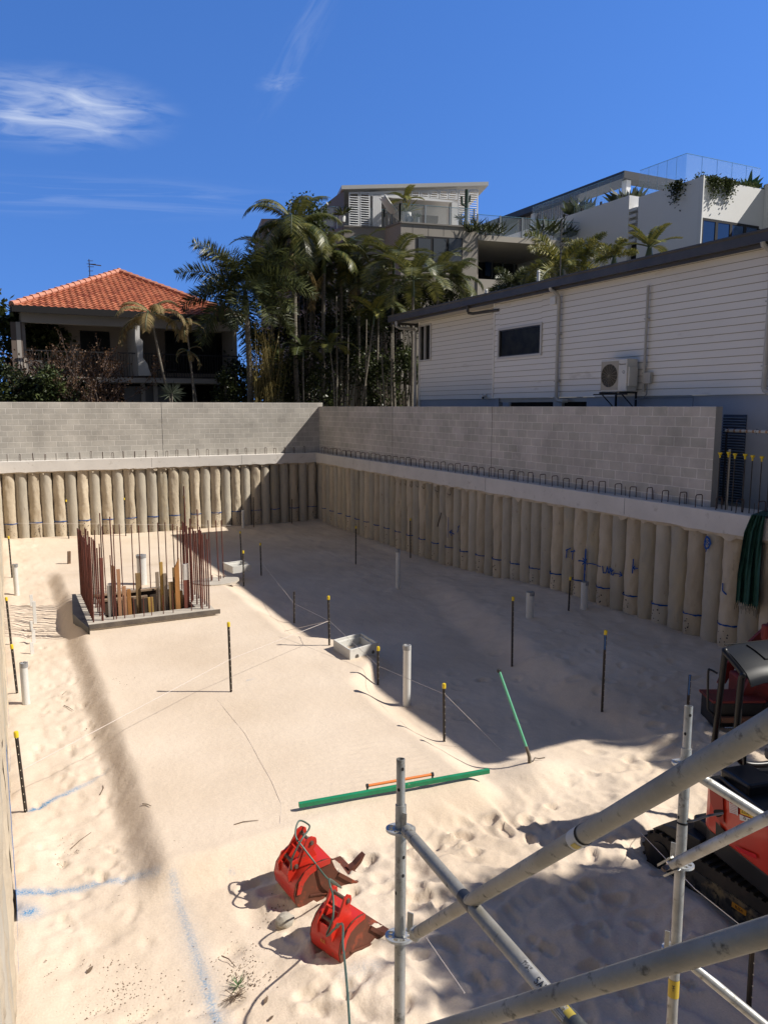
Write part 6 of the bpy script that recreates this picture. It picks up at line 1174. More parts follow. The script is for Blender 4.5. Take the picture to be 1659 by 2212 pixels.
for lab, sts in MK:
    b = MB()
    for pts, w in sts: stroke(b, z6(pts), w)
    tag(b.build('spray_mark', M_blue, normals=False), lab, 'spray mark')
b = MB(); stroke(b, z5([(1008, 872), (1004, 1010)]), .025); stroke(b, z5([(1050, 985), (1012, 972)]), .035); stroke(b, z5([(1032, 955), (1010, 972), (1025, 998)]), .035); stroke(b, z5([(1066, 940), (1078, 928)]), .03); stroke(b, z5([(1072, 935), (1062, 975)]), .03); tag(b.build('spray_mark', M_blue, normals=False), 'blue sprayed arrow pointing left on the middle of the right piles', 'spray mark')
for k, (cx_, cy_, w_, h_) in enumerate(((650, 632, 8, 18), (685, 640, 8, 20), (718, 640, 10, 18), (753, 650, 8, 20), (795, 650, 9, 20), (837, 660, 9, 20), (930, 680, 14, 22), (1012, 705, 8, 18))):
    b = MB(); stroke(b, z5([(cx_ + w_ * math.cos(a), cy_ + h_ * math.sin(a)) for a in [1.7 * math.pi + i * .5 for i in range(9)]]), .018); 
    if k == 6: stroke(b, z5([(915, 655), (918, 700), (932, 745)]), .016)
    tag(b.build('number_mark', M_dk, normals=False), ('small dark curled mark under the right beam, ' + nth(k + 1 if k < 6 else 7) + ' from the left') if k != 6 else 'large dark curled mark with a tail under the right beam', 'spray mark', 'curled marks under the right beam')
# blue line down the left wall
b = MB(); vs = []
for k in range(15): z = .0 + k * .11; y = 7.62 + k * .022; w_ = .22 + .05 * math.sin(k * 1.9); vs += [(-.128, y - w_, z - .02), (-.128, y + w_, z + .02)]
b.add(vs, [(2 * i, 2 * i + 1, 2 * i + 3, 2 * i + 2) for i in range(14)])
for y0_, z0_, l_ in ((9.6, .5, .3), (10.4, .3, .4), (6.9, .15, .25), (6.3, .25, .2), (5.6, .1, .2), (5.1, .2, .15), (11.5, .35, .5), (13, .4, .7)): b.add([(-.128, y0_, z0_), (-.128, y0_ + l_, z0_ + .05), (-.128, y0_ + l_, z0_ + .16), (-.128, y0_, z0_ + .08)], [(0, 1, 2, 3)])
tag(b.build('spray_mark', mat('blue_bright', (.015, .12, .36), .7), normals=False), 'bright blue sprayed line running down the left pile wall', 'spray mark')
# ---------------- litter: twigs, leaves, weed, grains
M_tw = mat('twig', (.10, .065, .04), .9, (.17, .12, .08), scale=15)
for k, (x0, y0, x1, y1, lab) in enumerate(((205, 2408, 260, 2365, 0), (183, 2003, 210, 2018, 1), (172, 1978, 190, 1963, 2), (285, 2257, 293, 2230, 3), (665, 2342, 735, 2330, 4), (630, 2715, 670, 2748, 5), (405, 2283, 430, 2290, 6))):
    a, c = G(x0 / 1.314, y0 / 1.314), G(x1 / 1.314, y1 / 1.314); m_ = (a + c) / 2 + Vector((rnd.uniform(-.03, .03), rnd.uniform(-.03, .03), .012)); tag(MB().tube([a + Vector((0, 0, .006)), m_, c + Vector((0, 0, .01))], [.006, .005, .003], 5).build('twig', M_tw, smooth=True), ['forked brown twig on the left sand above the blue line', 'short thick twig near the left white pipe', 'thin twig just above the short thick twig', 'curved twig at the foot of the pad slope', 'thin root lying along the near edge of the pad', 'dry twig above the green weed', 'pale twig below the blue line by the nearest picket'][k], 'twig', 'twigs on the sand')
def leaf(px, py, L, a, label):
    p = G(px, py) + Vector((0, 0, .012)); b = MB(); d = Vector((math.cos(a), math.sin(a), .15)) * L; s = Vector((-math.sin(a), math.cos(a), .25)) * L * .22; b.add([p, p + d * .3 + s, p + d * .7 + s * .8, p + d, p + d * .65 - s * .6, p + d * .3 - s * .7], [(0, 1, 2, 3), (0, 3, 4, 5)]); tag(b.build('dry_leaf', M_tw, normals=False), label, 'leaf', 'dry leaves on the sand')
leaf(188, 2107, .09, .8, 'curled brown dry leaf alone on the lower left sand'); leaf(187, 1578, .05, 1.2, 'small dark leaf on the footprints mid left'); leaf(572, 2172, .08, .9, 'dry leaf below the green weed'); leaf(580, 2208, .06, .4, 'tiny leaf at the bottom edge left of the hose'); leaf(254, 1940, .04, .3, 'small dark leaf in the shallow footprint'); leaf(740, 2195, .07, 2.2, 'brown leaf beside the hose at the bottom edge'); leaf(920, 2160, .06, .3, 'small dry leaf right of the left scaffold post'); leaf(912, 2090, .05, .1, 'small bark flake near the bucket teeth')
q = random.Random(4); p = G(515, 2130); T = thing('weed', 'small uprooted green weed with dark roots on the lower sand', 'plant', p); b = MB()
for i in range(26): d = Vector((q.uniform(-1, 1), q.uniform(-1, 1), q.uniform(.1, .8))).normalized() * q.uniform(.06, .13); s = d.cross(Vector((0, 0, 1))).normalized() * .004; b.add([p, p + d * .5 + s, p + d, p + d * .5 - s], [(0, 1, 2, 3)])
b.build('blades', mat('weed_green', (.06, .14, .04), .6), T, normals=False); b = MB(); r_ = G(508, 2155)
for i in range(22): d = Vector((q.uniform(-1, 1), q.uniform(-1, 1), q.uniform(0, .4))).normalized() * q.uniform(.04, .11); b.tube([r_ + Vector((0, 0, .01)), r_ + d * .5 + Vector((q.uniform(-.02, .02), q.uniform(-.02, .02), .01)), r_ + d], .003, 3)
b.build('roots', M_tw, T)
b = MB(); cl = [(150, 1845, 45, 60), (100, 1870, 35, 40), (250, 2150, 120, 260), (330, 1900, 90, 60), (620, 1960, 60, 90), (560, 2080, 90, 160), (520, 2120, 40, 120), (430, 1930, 60, 60), (1190, 1650, 40, 40), (800, 2150, 120, 60), (300, 2150, 250, 160), (260, 1470, 20, 20)]
for cx_, cy_, rr, n in cl:
    for i in range(n):
        px, py = q.gauss(cx_, rr * .5), q.gauss(cy_, rr * .35)
        if not (40 < px < 1600 and 1300 < py < 2260): continue
        p = G(px, py); s = q.uniform(.003, .008); b.add([p + Vector((s, 0, 0)), p + Vector((-s * .6, s, 0)), p + Vector((-s * .5, -s, 0)), p + Vector((0, 0, s * 1.2))], [(0, 1, 3), (1, 2, 3), (2, 0, 3)])
tag(b.build('bark_crumbs', mat('crumb', (.10, .06, .035), .9, (.2, .14, .09), scale=30), normals=False), None, None, kind='stuff')
# ================================================================ EXCAVATOR
EC = Vector((6.95, 4.3, 0)); EX = Vector((.985, -.174, 0)); EY = Vector((.174, .985, 0))
def L3(x, y, z): return EC + EX * x + EY * y + Vector((0, 0, z))
def onpl(px, py, xl): d = ray(px, py); o = EC + EX * xl; return CAM + d * ((o - CAM).dot(EX) / d.dot(EX))
M_er = mat('machine_red', (.62, .035, .012), .3, (.56, .03, .012), scale=2, coat=.3, dirt=(.40, .22, .14), dscale=9, dlo=.66, dhi=.82); M_ek = mat('machine_black', (.012, .012, .013), .35, (.02, .02, .022), scale=3, dirt=(.10, .08, .06), dscale=8, dlo=.68, dhi=.88, spec=.3); M_rubber = mat('track_rubber', (.02, .019, .018), .85, (.05, .04, .032), scale=5, dirt=(.30, .23, .15), dscale=6, dlo=.62, dhi=.8); M_roofb = mat('canopy_paint', (.014, .016, .020), .4, (.022, .024, .028), scale=2, spec=.14)
T = thing('excavator', 'red and black mini excavator with canopy at the right edge on the dug sand', 'excavator', (6.95, 4.5, -.2))
def lbox(b, x0, x1, y0, y1, z0, z1): vs = [L3(x, y, z) for x in (x0, x1) for y in (y0, y1) for z in (z0, z1)]; b.add(vs, [(0, 1, 3, 2), (4, 6, 7, 5), (0, 4, 5, 1), (2, 3, 7, 6), (0, 2, 6, 4), (1, 5, 7, 3)])
for X0_, X1_ in ((6.12, 6.44), (7.70, 8.02)):
    ya, yb, zb, zt3 = 3.45, 5.72, -.22, .24; r = (zt3 - zb) / 2; cz = (zt3 + zb) / 2; prof = [(yb - r + r * math.sin(a), cz + r * math.cos(a)) for a in [i * math.pi / 8 for i in range(9)]] + [(ya + r - r * math.sin(a), cz - r * math.cos(a)) for a in [i * math.pi / 8 for i in range(9)]]
    b = MB(); b.prism(prof, lambda u, v, d: Vector((d, u, v)), X0_, X1_)
    n = len(prof); per = []
    for i in range(n):
        p, q_ = Vector(prof[i] + (0,)), Vector(prof[(i + 1) % n] + (0,)); m_ = max(1, int((q_ - p).length / .085))
        for k in range(m_): per.append((p + (q_ - p) * (k / m_), (q_ - p).normalized()))
    for k, (p, t) in enumerate(per[::1]):
        nn2 = Vector((t.y, -t.x, 0)) * -1; c0 = p + nn2 * .012
        a0, a1 = p - t * .017, p + t * .017; o0, o1 = a0 + nn2 * .025, a1 + nn2 * .025
        ps = [a0, a1, o1, o0]; vs = [Vector((xx, v.x, v.y)) for xx in (X0_ - .004, X1_ + .004) for v in ps]; b.add(vs, [(0, 1, 2, 3), (7, 6, 5, 4), (0, 4, 5, 1), (1, 5, 6, 2), (2, 6, 7, 3), (3, 7, 4, 0)])
    tr = b.build('track', M_rubber, T)
    b = MB(); pr2 = [(ya + .25, cz - .13), (yb - .3, cz - .13), (yb - .42, cz + .1), (ya + .35, cz + .1)]; b.prism(pr2, lambda u, v, d: Vector((d, u, v)), X0_ - .015, X0_ + .02); b.build('track_frame', mat('frame_dirty', (.20, .15, .08), .7, (.05, .045, .04), scale=7, lo=.42, hi=.56, dirt=(.02, .02, .02), dscale=11, dlo=.5, dhi=.6), tr)
    for yy in (yb - .24, ya + .24): b = MB(); b.cyl((X0_ - .02, yy, cz), (X0_ + .03, yy, cz), .15, 18); b.cyl((X0_ - .035, yy, cz), (X0_ - .019, yy, cz), .05, 12); b.build('wheel', M_ek, tr)
b = MB(); b.bb(6.44, 7.70, 4.0, 5.1, -.02, .30); b.cyl((6.95, 4.5, .30), (6.95, 4.5, .42), .45, 28); b.build('undercarriage', M_ek, T)
b = MB(); lbox(b, -.82, 1.0, -1.0, .80, .42, .58); b.build('platform', M_ek, T, bevel=.03)
# far end guard (black with scuffs) over the idler
b = MB(); b.prism([(5.0, .26), (5.5, .27), (5.66, .22), (5.5, .36), (5.2, .44), (5.0, .44)], lambda u, v, d: Vector((d, u, v)), 6.14, 6.42); b.build('track_guard', M_ek, T, bevel=.02)
# side body, red, with rounded corner, and black skirt
body = [(.52, .60), (.50, .50)]
def sidep(y, z): return (y, z)
prof = [(-.95, -.75), (-.93, .30), (-.925, .44), (-.90, .52), (-.84, .56), (1.02, .56), (1.1, .50), (1.1, -.75), (.55, -1.02), (.0, -1.12), (-.6, -1.02)]
b = MB(); b.prism(prof, lambda u, v, d: L3(u, v, d), .62, 1.08); b.build('engine_cover', M_er, T, bevel=.025)
b = MB(); prof2 = [(x * 1.0 + (.02 if x < 0 else -.02), y) for x, y in prof]; b.prism(prof2, lambda u, v, d: L3(u, v, d), .40, .619); b.build('skirt', M_ek, T, bevel=.02)
b = MB(); lbox(b, -.88, 1.04, -.95, .50, 1.081, 1.13); b.build('seat_deck', M_ek, T, bevel=.015)
# recess with hand hole in the left side panel
def pq(b, pts, off=.004): b.add([onpl(x, y, -.947 - off) for x, y in pts], [tuple(range(len(pts)))])
b = MB(); pq(b, [(1532, 1700), (1560, 1718), (1562, 1782), (1548, 1768), (1533, 1730)]); b.build('recess_panel', mat('machine_red_deep', (.36, .018, .008), .45), T, normals=False)
b = MB(); c0 = (1551, 1755); pq(b, [(c0[0] + 11 * math.cos(a), c0[1] + 8.5 * math.sin(a) - 2 * math.cos(2 * a)) for a in [i * .4488 for i in range(14)]], .008); b.build('hand_hole', M_blk, T, normals=False)
b = MB(); pq(b, [(1545, 1774), (1568, 1800), (1590, 1815), (1545, 1818)], .008)
b.build('side_vent', M_ek, T, normals=False)
b = MB(); pq(b, [(1585, 1826), (1632, 1846), (1634, 1856), (1596, 1840)], .010); b.build('reflector', mat('reflector_red', (.65, .01, .015), .2, coat=.5), T, normals=False)
M_sy = mat('sticker_yellow', (.72, .45, .02), .4); M_sw = mat('sticker_white', (.66, .64, .60), .4); M_sr = mat('sticker_redline', (.5, .04, .03), .5)
b = MB(); pq(b, [(1574, 1730), (1592, 1736), (1593, 1762), (1575, 1755)], .006); s_ = b.build('warning_label', M_sw, T, normals=False); b = MB()
for k in range(6): y = 1738 + k * 3.6; pq(b, [(1576, y - 1), (1590, y + 4), (1590, y + 4.8), (1576, y - .2)], .009)
pq(b, [(1575.5, 1732), (1591, 1737.5), (1591, 1740), (1575.5, 1734.5)], .009); b.build('print', M_sr, s_, normals=False)
b = MB(); pq(b, [(1599, 1740), (1633, 1752), (1631, 1770), (1598, 1757)], .006); s_ = b.build('warning_label', M_sy, T, normals=False); b = MB()
def pline(b, p, q_, w=.9): 
    dx, dy = q_[0] - p[0], q_[1] - p[1]; l = math.hypot(dx, dy); nx, ny = -dy / l * w / 2, dx / l * w / 2; pq(b, [(p[0] + nx, p[1] + ny), (q_[0] + nx, q_[1] + ny), (q_[0] - nx, q_[1] - ny), (p[0] - nx, p[1] - ny)], .009)
tri = [(1601, 1755), (1607, 1744.5), (1614.5, 1759)]
for i in range(3): pline(b, tri[i], tri[(i + 1) % 3])
pline(b, (1607, 1749), (1608, 1755), 1.1); pline(b, (1616.5, 1747), (1616, 1763), .6); pline(b, (1619, 1758), (1624, 1760), 1.2); pline(b, (1627, 1753), (1627, 1767), 2.2); pline(b, (1624, 1757), (1630.5, 1760), 1.4)
b.build('print', M_txt, s_, normals=False)
b = MB(); pq(b, [(1596, 1759), (1627, 1771), (1622, 1779), (1597, 1771)], .005); s_ = b.build('warning_label', M_sw, T, normals=False); b = MB(); pline(b, (1604, 1768), (1607, 1764)); pline(b, (1607, 1764), (1610, 1771)); pline(b, (1604, 1768), (1610, 1771)); pline(b, (1615, 1769), (1615, 1775), 1.5); pline(b, (1619, 1770), (1619, 1776), 1.5); b.build('print', M_txt, s_, normals=False)
# small orange label on the track frame
p = Vector((6.10, 4.45, .05)); b = MB(); b.bb(6.096, 6.101, 4.40, 4.56, .0, .055); s_ = b.build('frame_label', mat('label_amber', (.50, .22, .02), .5), T); text('KX4', 'print', .045, M_txt, s_, mw_x(6.094, 4.48, .028))
# canopy
FLt = onpl(1560, 1399, -.17); fold = onpl(1606, 1447, -.17); lip = onpl(1622, 1478, -.17); wR = EX * 1.25
n_ = 12; top = [FLt.lerp(fold, k / 6) + Vector((0, 0, .02 * math.sin(math.pi * k / 6))) for k in range(7)] + [fold.lerp(lip, .35) + Vector((0, 0, .015)), fold.lerp(lip, .75) + Vector((0, 0, .012)), lip]
b = MB(); m = len(top); vs = []
for s in range(9):
    f = s / 8; e = .03 * (1 - (2 * f - 1) ** 8); vs += [p + wR * f + Vector((0, 0, e)) for p in top]
b.add(vs, [(s * m + k, s * m + k + 1, (s + 1) * m + k + 1, (s + 1) * m + k) for s in range(8) for k in range(m - 1)])
vs2 = [Vector(v) - Vector((0, 0, .035)) for v in vs]; base_n = len(b.v); b.add(vs2, [(s * m + k, (s + 1) * m + k, (s + 1) * m + k + 1, s * m + k + 1) for s in range(8) for k in range(m - 1)])
per = [s * m for s in range(9)] + [8 * m + k for k in range(1, m)] + [s * m + m - 1 for s in range(7, -1, -1)] + [k for k in range(m - 2, 0, -1)]
b.f += [(per[i], per[(i + 1) % len(per)], base_n + per[(i + 1) % len(per)], base_n + per[i]) for i in range(len(per))]; b.mi += [0] * len(per)
cn_ = b.build('canopy_roof', M_roofb, T, smooth=1)
b = MB(); up = Vector((0, 0, .036)); b.tube([top[1] + wR * .22 + up, top[3] + wR * .24 + up, top[5] + wR * .26 + up, top[5] + wR * .34 + up + Vector((0, 0, -.004)), top[5] + wR * .44 + up], .011, 6); b.tube([top[0] + wR * .02 + Vector((0, 0, .03)), top[0] + wR * .98 + Vector((0, 0, .03))], .008, 5); b.build('pressed_groove', M_blk, cn_)
ft, fb_ = onpl(1566, 1404, -.17), onpl(1542, 1605, -.17); nt, nb = onpl(1600, 1470, -.19), onpl(1590, 1585, -.19)
b = MB(); b.tube(smoothc([FLt + EX * .25 + Vector((0, 0, -.03)), FLt + EX * .05 + Vector((0, 0, -.03)), ft.lerp(fb_, .06) - Vector((0, 0, .0)), ft.lerp(fb_, .5), fb_, Vector((fb_.x, fb_.y, 1.1))]), .034, 10); b.build('canopy_post', M_ek, T, smooth=True)
zf = Vector((nb.x, nb.y, 1.12)); b = MB(); b.tube(smoothc([FLt.lerp(fold, .15) - Vector((0, 0, .02)), fold - Vector((0, 0, .05)), nt, nb, Vector((nb.x, nb.y, nb.z)) .lerp(zf, .8), zf + EX * .08 - EY * .02 + Vector((0, 0, -.12)), zf + EX * .3 - EY * .05 + Vector((0, 0, -.17)), zf + EX * .7 - EY * .05 + Vector((0, 0, -.17))]), .036, 10); b.build('canopy_post', M_ek, T, smooth=True)
for sg in (1,):
    b = MB(); b.tube([FLt + wR * .97 - Vector((0, 0, .03)), L3(.98, 1.2, .8)], .034, 10); b.build('canopy_post', M_ek, T); b = MB(); b.tube([lip + wR * .97, L3(.98, .45, 1.0)], .034, 10); b.build('canopy_post', M_ek, T)
b = MB(); g = [onpl(1549, 1455, -.19), onpl(1534, 1447, -.23), onpl(1529, 1453, -.25), onpl(1528, 1520, -.25), onpl(1530, 1533, -.25), onpl(1543, 1545, -.19)]; b.tube(smoothc(g), .013, 8); b.build('grab_rail', M_ek, T, smooth=True)
b = MB(); lbox(b, -.05, .60, .15, .32, 1.2, 1.66); lbox(b, -.05, .60, .32, .72, 1.13, 1.28); b.build('seat', mat('seat_vinyl', (.055, .058, .065), .5, (.08, .08, .09), scale=4), T, bevel=.05)
for x in (-.42, .32): b = MB(); b.tube([L3(x, .55, 1.1), L3(x, .58, 1.38), L3(x, .62, 1.45)], .018, 8); b.cyl(L3(x, .61, 1.42), L3(x, .64, 1.54), .028, 10); b.build('control_lever', M_ek, T)
b = MB(); lbox(b, -.78, -.42, .1, .5, 1.10, 1.24); b.build('side_console', M_ek, T, bevel=.03); b = MB(); lbox(b, -.3, .98, .565, 1.3, .60, .66); b.build('footplate', M_ek, T)
b = MB(); b.tube(smoothc([L3(-.80, .45, 1.15), L3(-.86, .2, 1.17), L3(-.86, -.3, 1.15), L3(-.8, -.8, 1.14)]), .02, 8); b.build('hose', M_ek, T, smooth=True)
# boom and arm reach out of the picture toward the viewer's right
b = MB(); pr = [(-.9, .7), (-1.35, 1.7), (-1.9, 2.55), (-2.3, 2.75), (-2.35, 2.55), (-2.0, 2.25), (-1.55, 1.5), (-1.2, .6)]; b.prism(pr, lambda u, v, d: L3(d, u, v), -.28, -.08); b.build('boom', M_er, T, bevel=.02)
b = MB(); pr = [(-2.1, 2.85), (-2.3, 2.9), (-3.2, 1.3), (-3.3, .9), (-3.15, .85), (-2.95, 1.3), (-2.2, 2.5)]; b.prism(pr, lambda u, v, d: L3(d, u, v), -.25, -.11); b.build('arm', M_er, T, bevel=.02)
b = MB(); b.cyl(L3(-.18, -1.3, 1.0), L3(-.18, -1.95, 2.1), .05, 12); b.cyl(L3(-.18, -1.8, 2.75), L3(-.18, -2.9, 2.2), .045, 12); b.build('ram', M_ek, T)
# ================================================================ MINI LOADER in the shade behind
MO = G(1534, 1574); MU = Vector((.90, -.436, 0)); MV = Vector((.436, .90, 0)); zg = MO.z
T = thing('mini_loader', 'small red and black tracked loader in the shade beside the right piles', 'loader', MO)
def mbx(b, x0, x1, y0, y1, z0, z1): vs = [MO + MU * x + MV * y + Vector((0, 0, z)) for x in (x0, x1) for y in (y0, y1) for z in (z0, z1)]; b.add(vs, [(0, 1, 3, 2), (4, 6, 7, 5), (0, 4, 5, 1), (2, 3, 7, 6), (0, 2, 6, 4), (1, 5, 7, 3)])
M_dred = mat('dull_red', (.20, .016, .012), .6, (.12, .015, .012), scale=4)
for y in (.02, .55): b = MB(); mbx(b, .76, 1.9, y, y + .22, 0, .34); b.build('track', M_rubber, T, bevel=.07)
b = MB(); mbx(b, .6, 1.8, .2, .8, .2, .62); b.build('chassis', M_dred, T, bevel=.04)
b = MB(); mbx(b, .02, .75, -.02, .42, .04, .40); b.build('bucket', M_ek, T, bevel=.02); b = MB(); mbx(b, -.01, .78, -.04, .44, .401, .44); b.build('bucket_rim', M_dred, T, bevel=.01)
b = MB(); mbx(b, .12, 1.2, -.10, -.05, .13, .21); b.build('side_step', mat('worn_orange', (.20, .08, .04), .7, (.12, .06, .04), scale=5), T)
b = MB(); b.cyl(MO + MU * .15 - MV * .1 + Vector((0, 0, .06)), MO + MU * 1.3 - MV * .1 + Vector((0, 0, .06)), .018, 8); b.build('step_bar', mat('chrome', (.35, .35, .36), .25, metal=1), T)
b = MB(); mbx(b, .02, .10, -.06, .0, -.02, .16); b.build('foot', M_ek, T)
b = MB(); mbx(b, .80, .95, .25, .85, .62, 1.05); b.build('front_panel', M_dred, T, bevel=.02)
for y in (.18, .9): b = MB(); b.prism([(.5, .35), (.62, .35), (.75, .6), (1.35, 1.25), (1.6, 1.25), (1.6, 1.35), (1.3, 1.38), (.62, .68)], lambda u, v, d: MO + MU * u + MV * d + Vector((0, 0, v)), y, y + .06); b.build('lift_arm', M_dred, T)
tp = at(1668, 1366, (MO - CAM).dot(F_) - .35); b = MB(); b.box(tp, (.30, .12, .24), Matrix.Rotation(-.45, 3, 'Z')); b.build('arm_knuckle', M_dred, T, bevel=.03); b = MB(); b.tube([tp + Vector((.05, .0, .12)), tp + Vector((.4, -.1, .0))], .03, 8); b.tube([tp, MO + MU * 1.3 + MV * .5 + Vector((0, 0, .9))], .045, 8); b.build('arm_link', M_ek, T)
# ================================================================ SCAFFOLD
M_gal = mat('galvanised', (.30, .295, .27), .45, (.43, .425, .40), scale=7, lo=.38, hi=.62, stretch=(1, 1, 1), metal=.5, dirt=(.15, .135, .11), dscale=20, dlo=.56, dhi=.70, bump=.15, bscale=70, glob=True); M_gald = mat('galv_dull', (.235, .22, .185), .6, (.33, .31, .27), scale=6, lo=.35, hi=.65, metal=.3, dirt=(.10, .09, .07), dscale=24, dlo=.57, dhi=.70, bump=.2, bscale=60, glob=True)
SG = 'scaffold tubes in the foreground'
def rosette(b, c, ax, r=.063):
    ax = Vector(ax).normalized(); u = ax.orthogonal().normalized(); w = ax.cross(u); n = 32
    def ringpts(rr, h): return [c + (u * math.cos(2 * math.pi * j / n) + w * math.sin(2 * math.pi * j / n)) * rr + ax * h for j in range(n)]
    for r0, r1 in ((.024, .034), (r - .012, r)):
        vs = ringpts(r0, -.005) + ringpts(r1, -.005) + ringpts(r1, .005) + ringpts(r0, .005); b.add(vs, [(k * n + j, k * n + (j + 1) % n, ((k + 1) % 4) * n + (j + 1) % n, ((k + 1) % 4) * n + j) for k in range(4) for j in range(n)])
    for k in range(8):
        a = k * math.pi / 4 + .2; d = u * math.cos(a) + w * math.sin(a); s = ax.cross(d); p0, p1 = c + d * .032, c + d * (r - .008); w0, w1 = .004, .011 if k % 2 else .006
        b.add([p0 - s * w0 - ax * .0046, p0 + s * w0 - ax * .0046, p1 + s * w1 - ax * .0046, p1 - s * w1 - ax * .0046, p0 - s * w0 + ax * .0046, p0 + s * w0 + ax * .0046, p1 + s * w1 + ax * .0046, p1 - s * w1 + ax * .0046], [(0, 1, 2, 3), (7, 6, 5, 4), (0, 4, 5, 1), (1, 5, 6, 2), (2, 6, 7, 3), (3, 7, 4, 0)])
def holes(T, P0, P1, lst, r):
    b = MB(); ax = (P1 - P0).normalized()
    for f, a in lst:
        c = P0.lerp(P1, f); v = (CAM - c); v = (v - ax * v.dot(ax)).normalized(); s = ax.cross(v); d = v * math.cos(a) + s * math.sin(a); t = ax.cross(d); b.add([c + d * (r * 1.012) + t * .0065 * math.cos(e) + ax * .008 * math.sin(e) for e in [i * .5236 for i in range(12)]], [tuple(range(12))])
    b.build('pin_hole', M_blk, T, normals=False)
def standard(ptop, pjoin, pbot, depth, label, ros, hl):
    A, J, Z_ = at(*ptop, depth), at(*pjoin, depth), at(*pbot, depth); ax = (A - Z_).normalized(); Zg = Z_ - ax * ((Z_.z + .0) / ax.z - .0) if Z_.z > 0 else Z_; Zg = Z_ - ax * (Z_.z / ax.z)
    T = thing('scaffold_standard', label, 'scaffold tube', Zg, SG); b = MB(); b.ring(Zg, J, .0242, .021, 24); b.build('tube', M_gal, T, smooth=True); b = MB(); b.ring(J - ax * .1, A, .0190, .0155, 24); b.build('spigot', M_gal, T, smooth=True)
    for (px, py) in ros: 
        c = at(px, py, depth); f = (c - Z_).dot(ax); c = Z_ + ax * f; b = MB(); rosette(b, c, ax); b.build('rosette', mat('rosette_galv', (.48, .48, .46), .4, (.56, .56, .54), scale=9, metal=.6), T)
    holes(T, J, A, [(.35, -.5), (.8, .45)][::1], .0190); holes(T, Zg, J, hl, .0242); return Zg, ax, T
Z1, AX1_, T1 = standard((865.5, 1639), (866, 1738), (862, 2212), 3.3, 'left galvanised scaffold upright with two rosettes in front of the buckets', ((866, 1791), (865, 2022)), [(.985, .7), (.93, .6), (.905, .5), (.88, -1.0)])
Z2, AX2_, T2_ = standard((1487, 1525), (1482, 1616), (1450, 2212), 3.6, 'right galvanised scaffold upright in front of the excavator', ((1478, 1650), (1466, 1866), (1455, 2052)), [(.90, -.9)])
def sleeve(T, A, B_, f0, f1, r, m, name='label_band', txt=None):
    b = MB(); b.tube([A.lerp(B_, f0), A.lerp(B_, f1)], r + .0012, 24, caps=False); return b.build(name, m, T, smooth=True)
def tube_(p0, d0, p1, d1, label, ext=(0, 0), m=M_gald, name='scaffold_tube', r=.02415):
    A, B_ = at(*p0, d0), at(*p1, d1); d = (B_ - A).normalized(); A2, B2 = A - d * ext[0], B_ + d * ext[1]; T = thing(name, label, 'scaffold tube', A2, SG); n = 16; b = MB(); b.ring(A2, B2, r, r - .003, 28); b.build('tube', m, T, smooth=True); return T, A2, B2
Tb, A, B_ = tube_((899, 2016), 3.22, (1659, 1567), 1.32, 'thick scaffold brace rising to the right across the excavator canopy', (-.02, .35))
L_ = (B_ - A).length
def fr_at(A, B_, px): # fraction along where the tube crosses image column px
    lo, hi = 0, 1
    for _ in range(40):
        m = (lo + hi) / 2
        if proj(A.lerp(B_, m))[0] < px: lo = m
        else: hi = m
    return lo
f = fr_at(A, B_, 1241); sleeve(Tb, A, B_, f, f + .018, .0242, mat('band_white', (.50, .49, .47), .6)); sleeve(Tb, A, B_, f + .0181, f + .022, .0242, M_blk, 'band_line')
b = MB(); c = A.lerp(B_, f + .009); d = (B_ - A).normalized(); v = (CAM - c); v = (v - d * v.dot(d)).normalized(); s = d.cross(v)
for k, (a0, a1) in enumerate(((-1.0, -.2),)):
    vs = []
    for i in range(7): a = (a0 + (a1 - a0) * i / 6) * (1 if s.z > 0 else 1); dirn = v * math.cos(a) - s * math.sin(a) * (-1 if s.z > 0 else 1); vs += [c - d * .014 + dirn * .0265, c + d * .014 + dirn * .0265]
    b.add(vs, [(2 * i, 2 * i + 1, 2 * i + 3, 2 * i + 2) for i in range(6)])
b.build('yellow_patch', mat('band_yellow', (.45, .34, .05), .5), Tb, normals=False)
Td, A, B_ = tube_((878, 1794), 3.24, (1242, 2214), 2.02, 'scaffold brace falling to the right from the upper joint of the left upright', (0, .3))
f = fr_at(A, B_, 1000); sleeve(Td, A, B_, f, f + .055, .0242, mat('band_black', (.02, .022, .028), .5)); f = fr_at(A, B_, 1135); 
def wraplabel(T, A, B_, f0, f1, a0, a1, m, name, r=.0256, n=10):
    d = (B_ - A).normalized(); c = A.lerp(B_, f0); c2 = A.lerp(B_, f1); v = CAM - c; v = (v - d * v.dot(d)).normalized(); s = d.cross(v); vs = []
    for i in range(n + 1): a = a0 + (a1 - a0) * i / n; e = (v * math.cos(a) + s * math.sin(a)) * r; vs += [c + e, c2 + e]
    b = MB(); b.add(vs, [(2 * i, 2 * i + 1, 2 * i + 3, 2 * i + 2) for i in range(n)]); return b.build(name, m, T, normals=False)
lb_ = wraplabel(Td, A, B_, f, f + .155, -.9, .9, mat('label_pale', (.42, .41, .38), .6, (.30, .29, .27), scale=40), 'label', .0254)
for f0, f1 in ((f + .002, f + .03), (f + .12, f + .148)): wraplabel(Td, A, B_, f0, f1, -.7, .1, mat('label_print_dark', (.05, .05, .05), .7, (.35, .34, .32), scale=160, lo=.45, hi=.5), 'label_print', .0258)
d = (B_ - A).normalized(); 
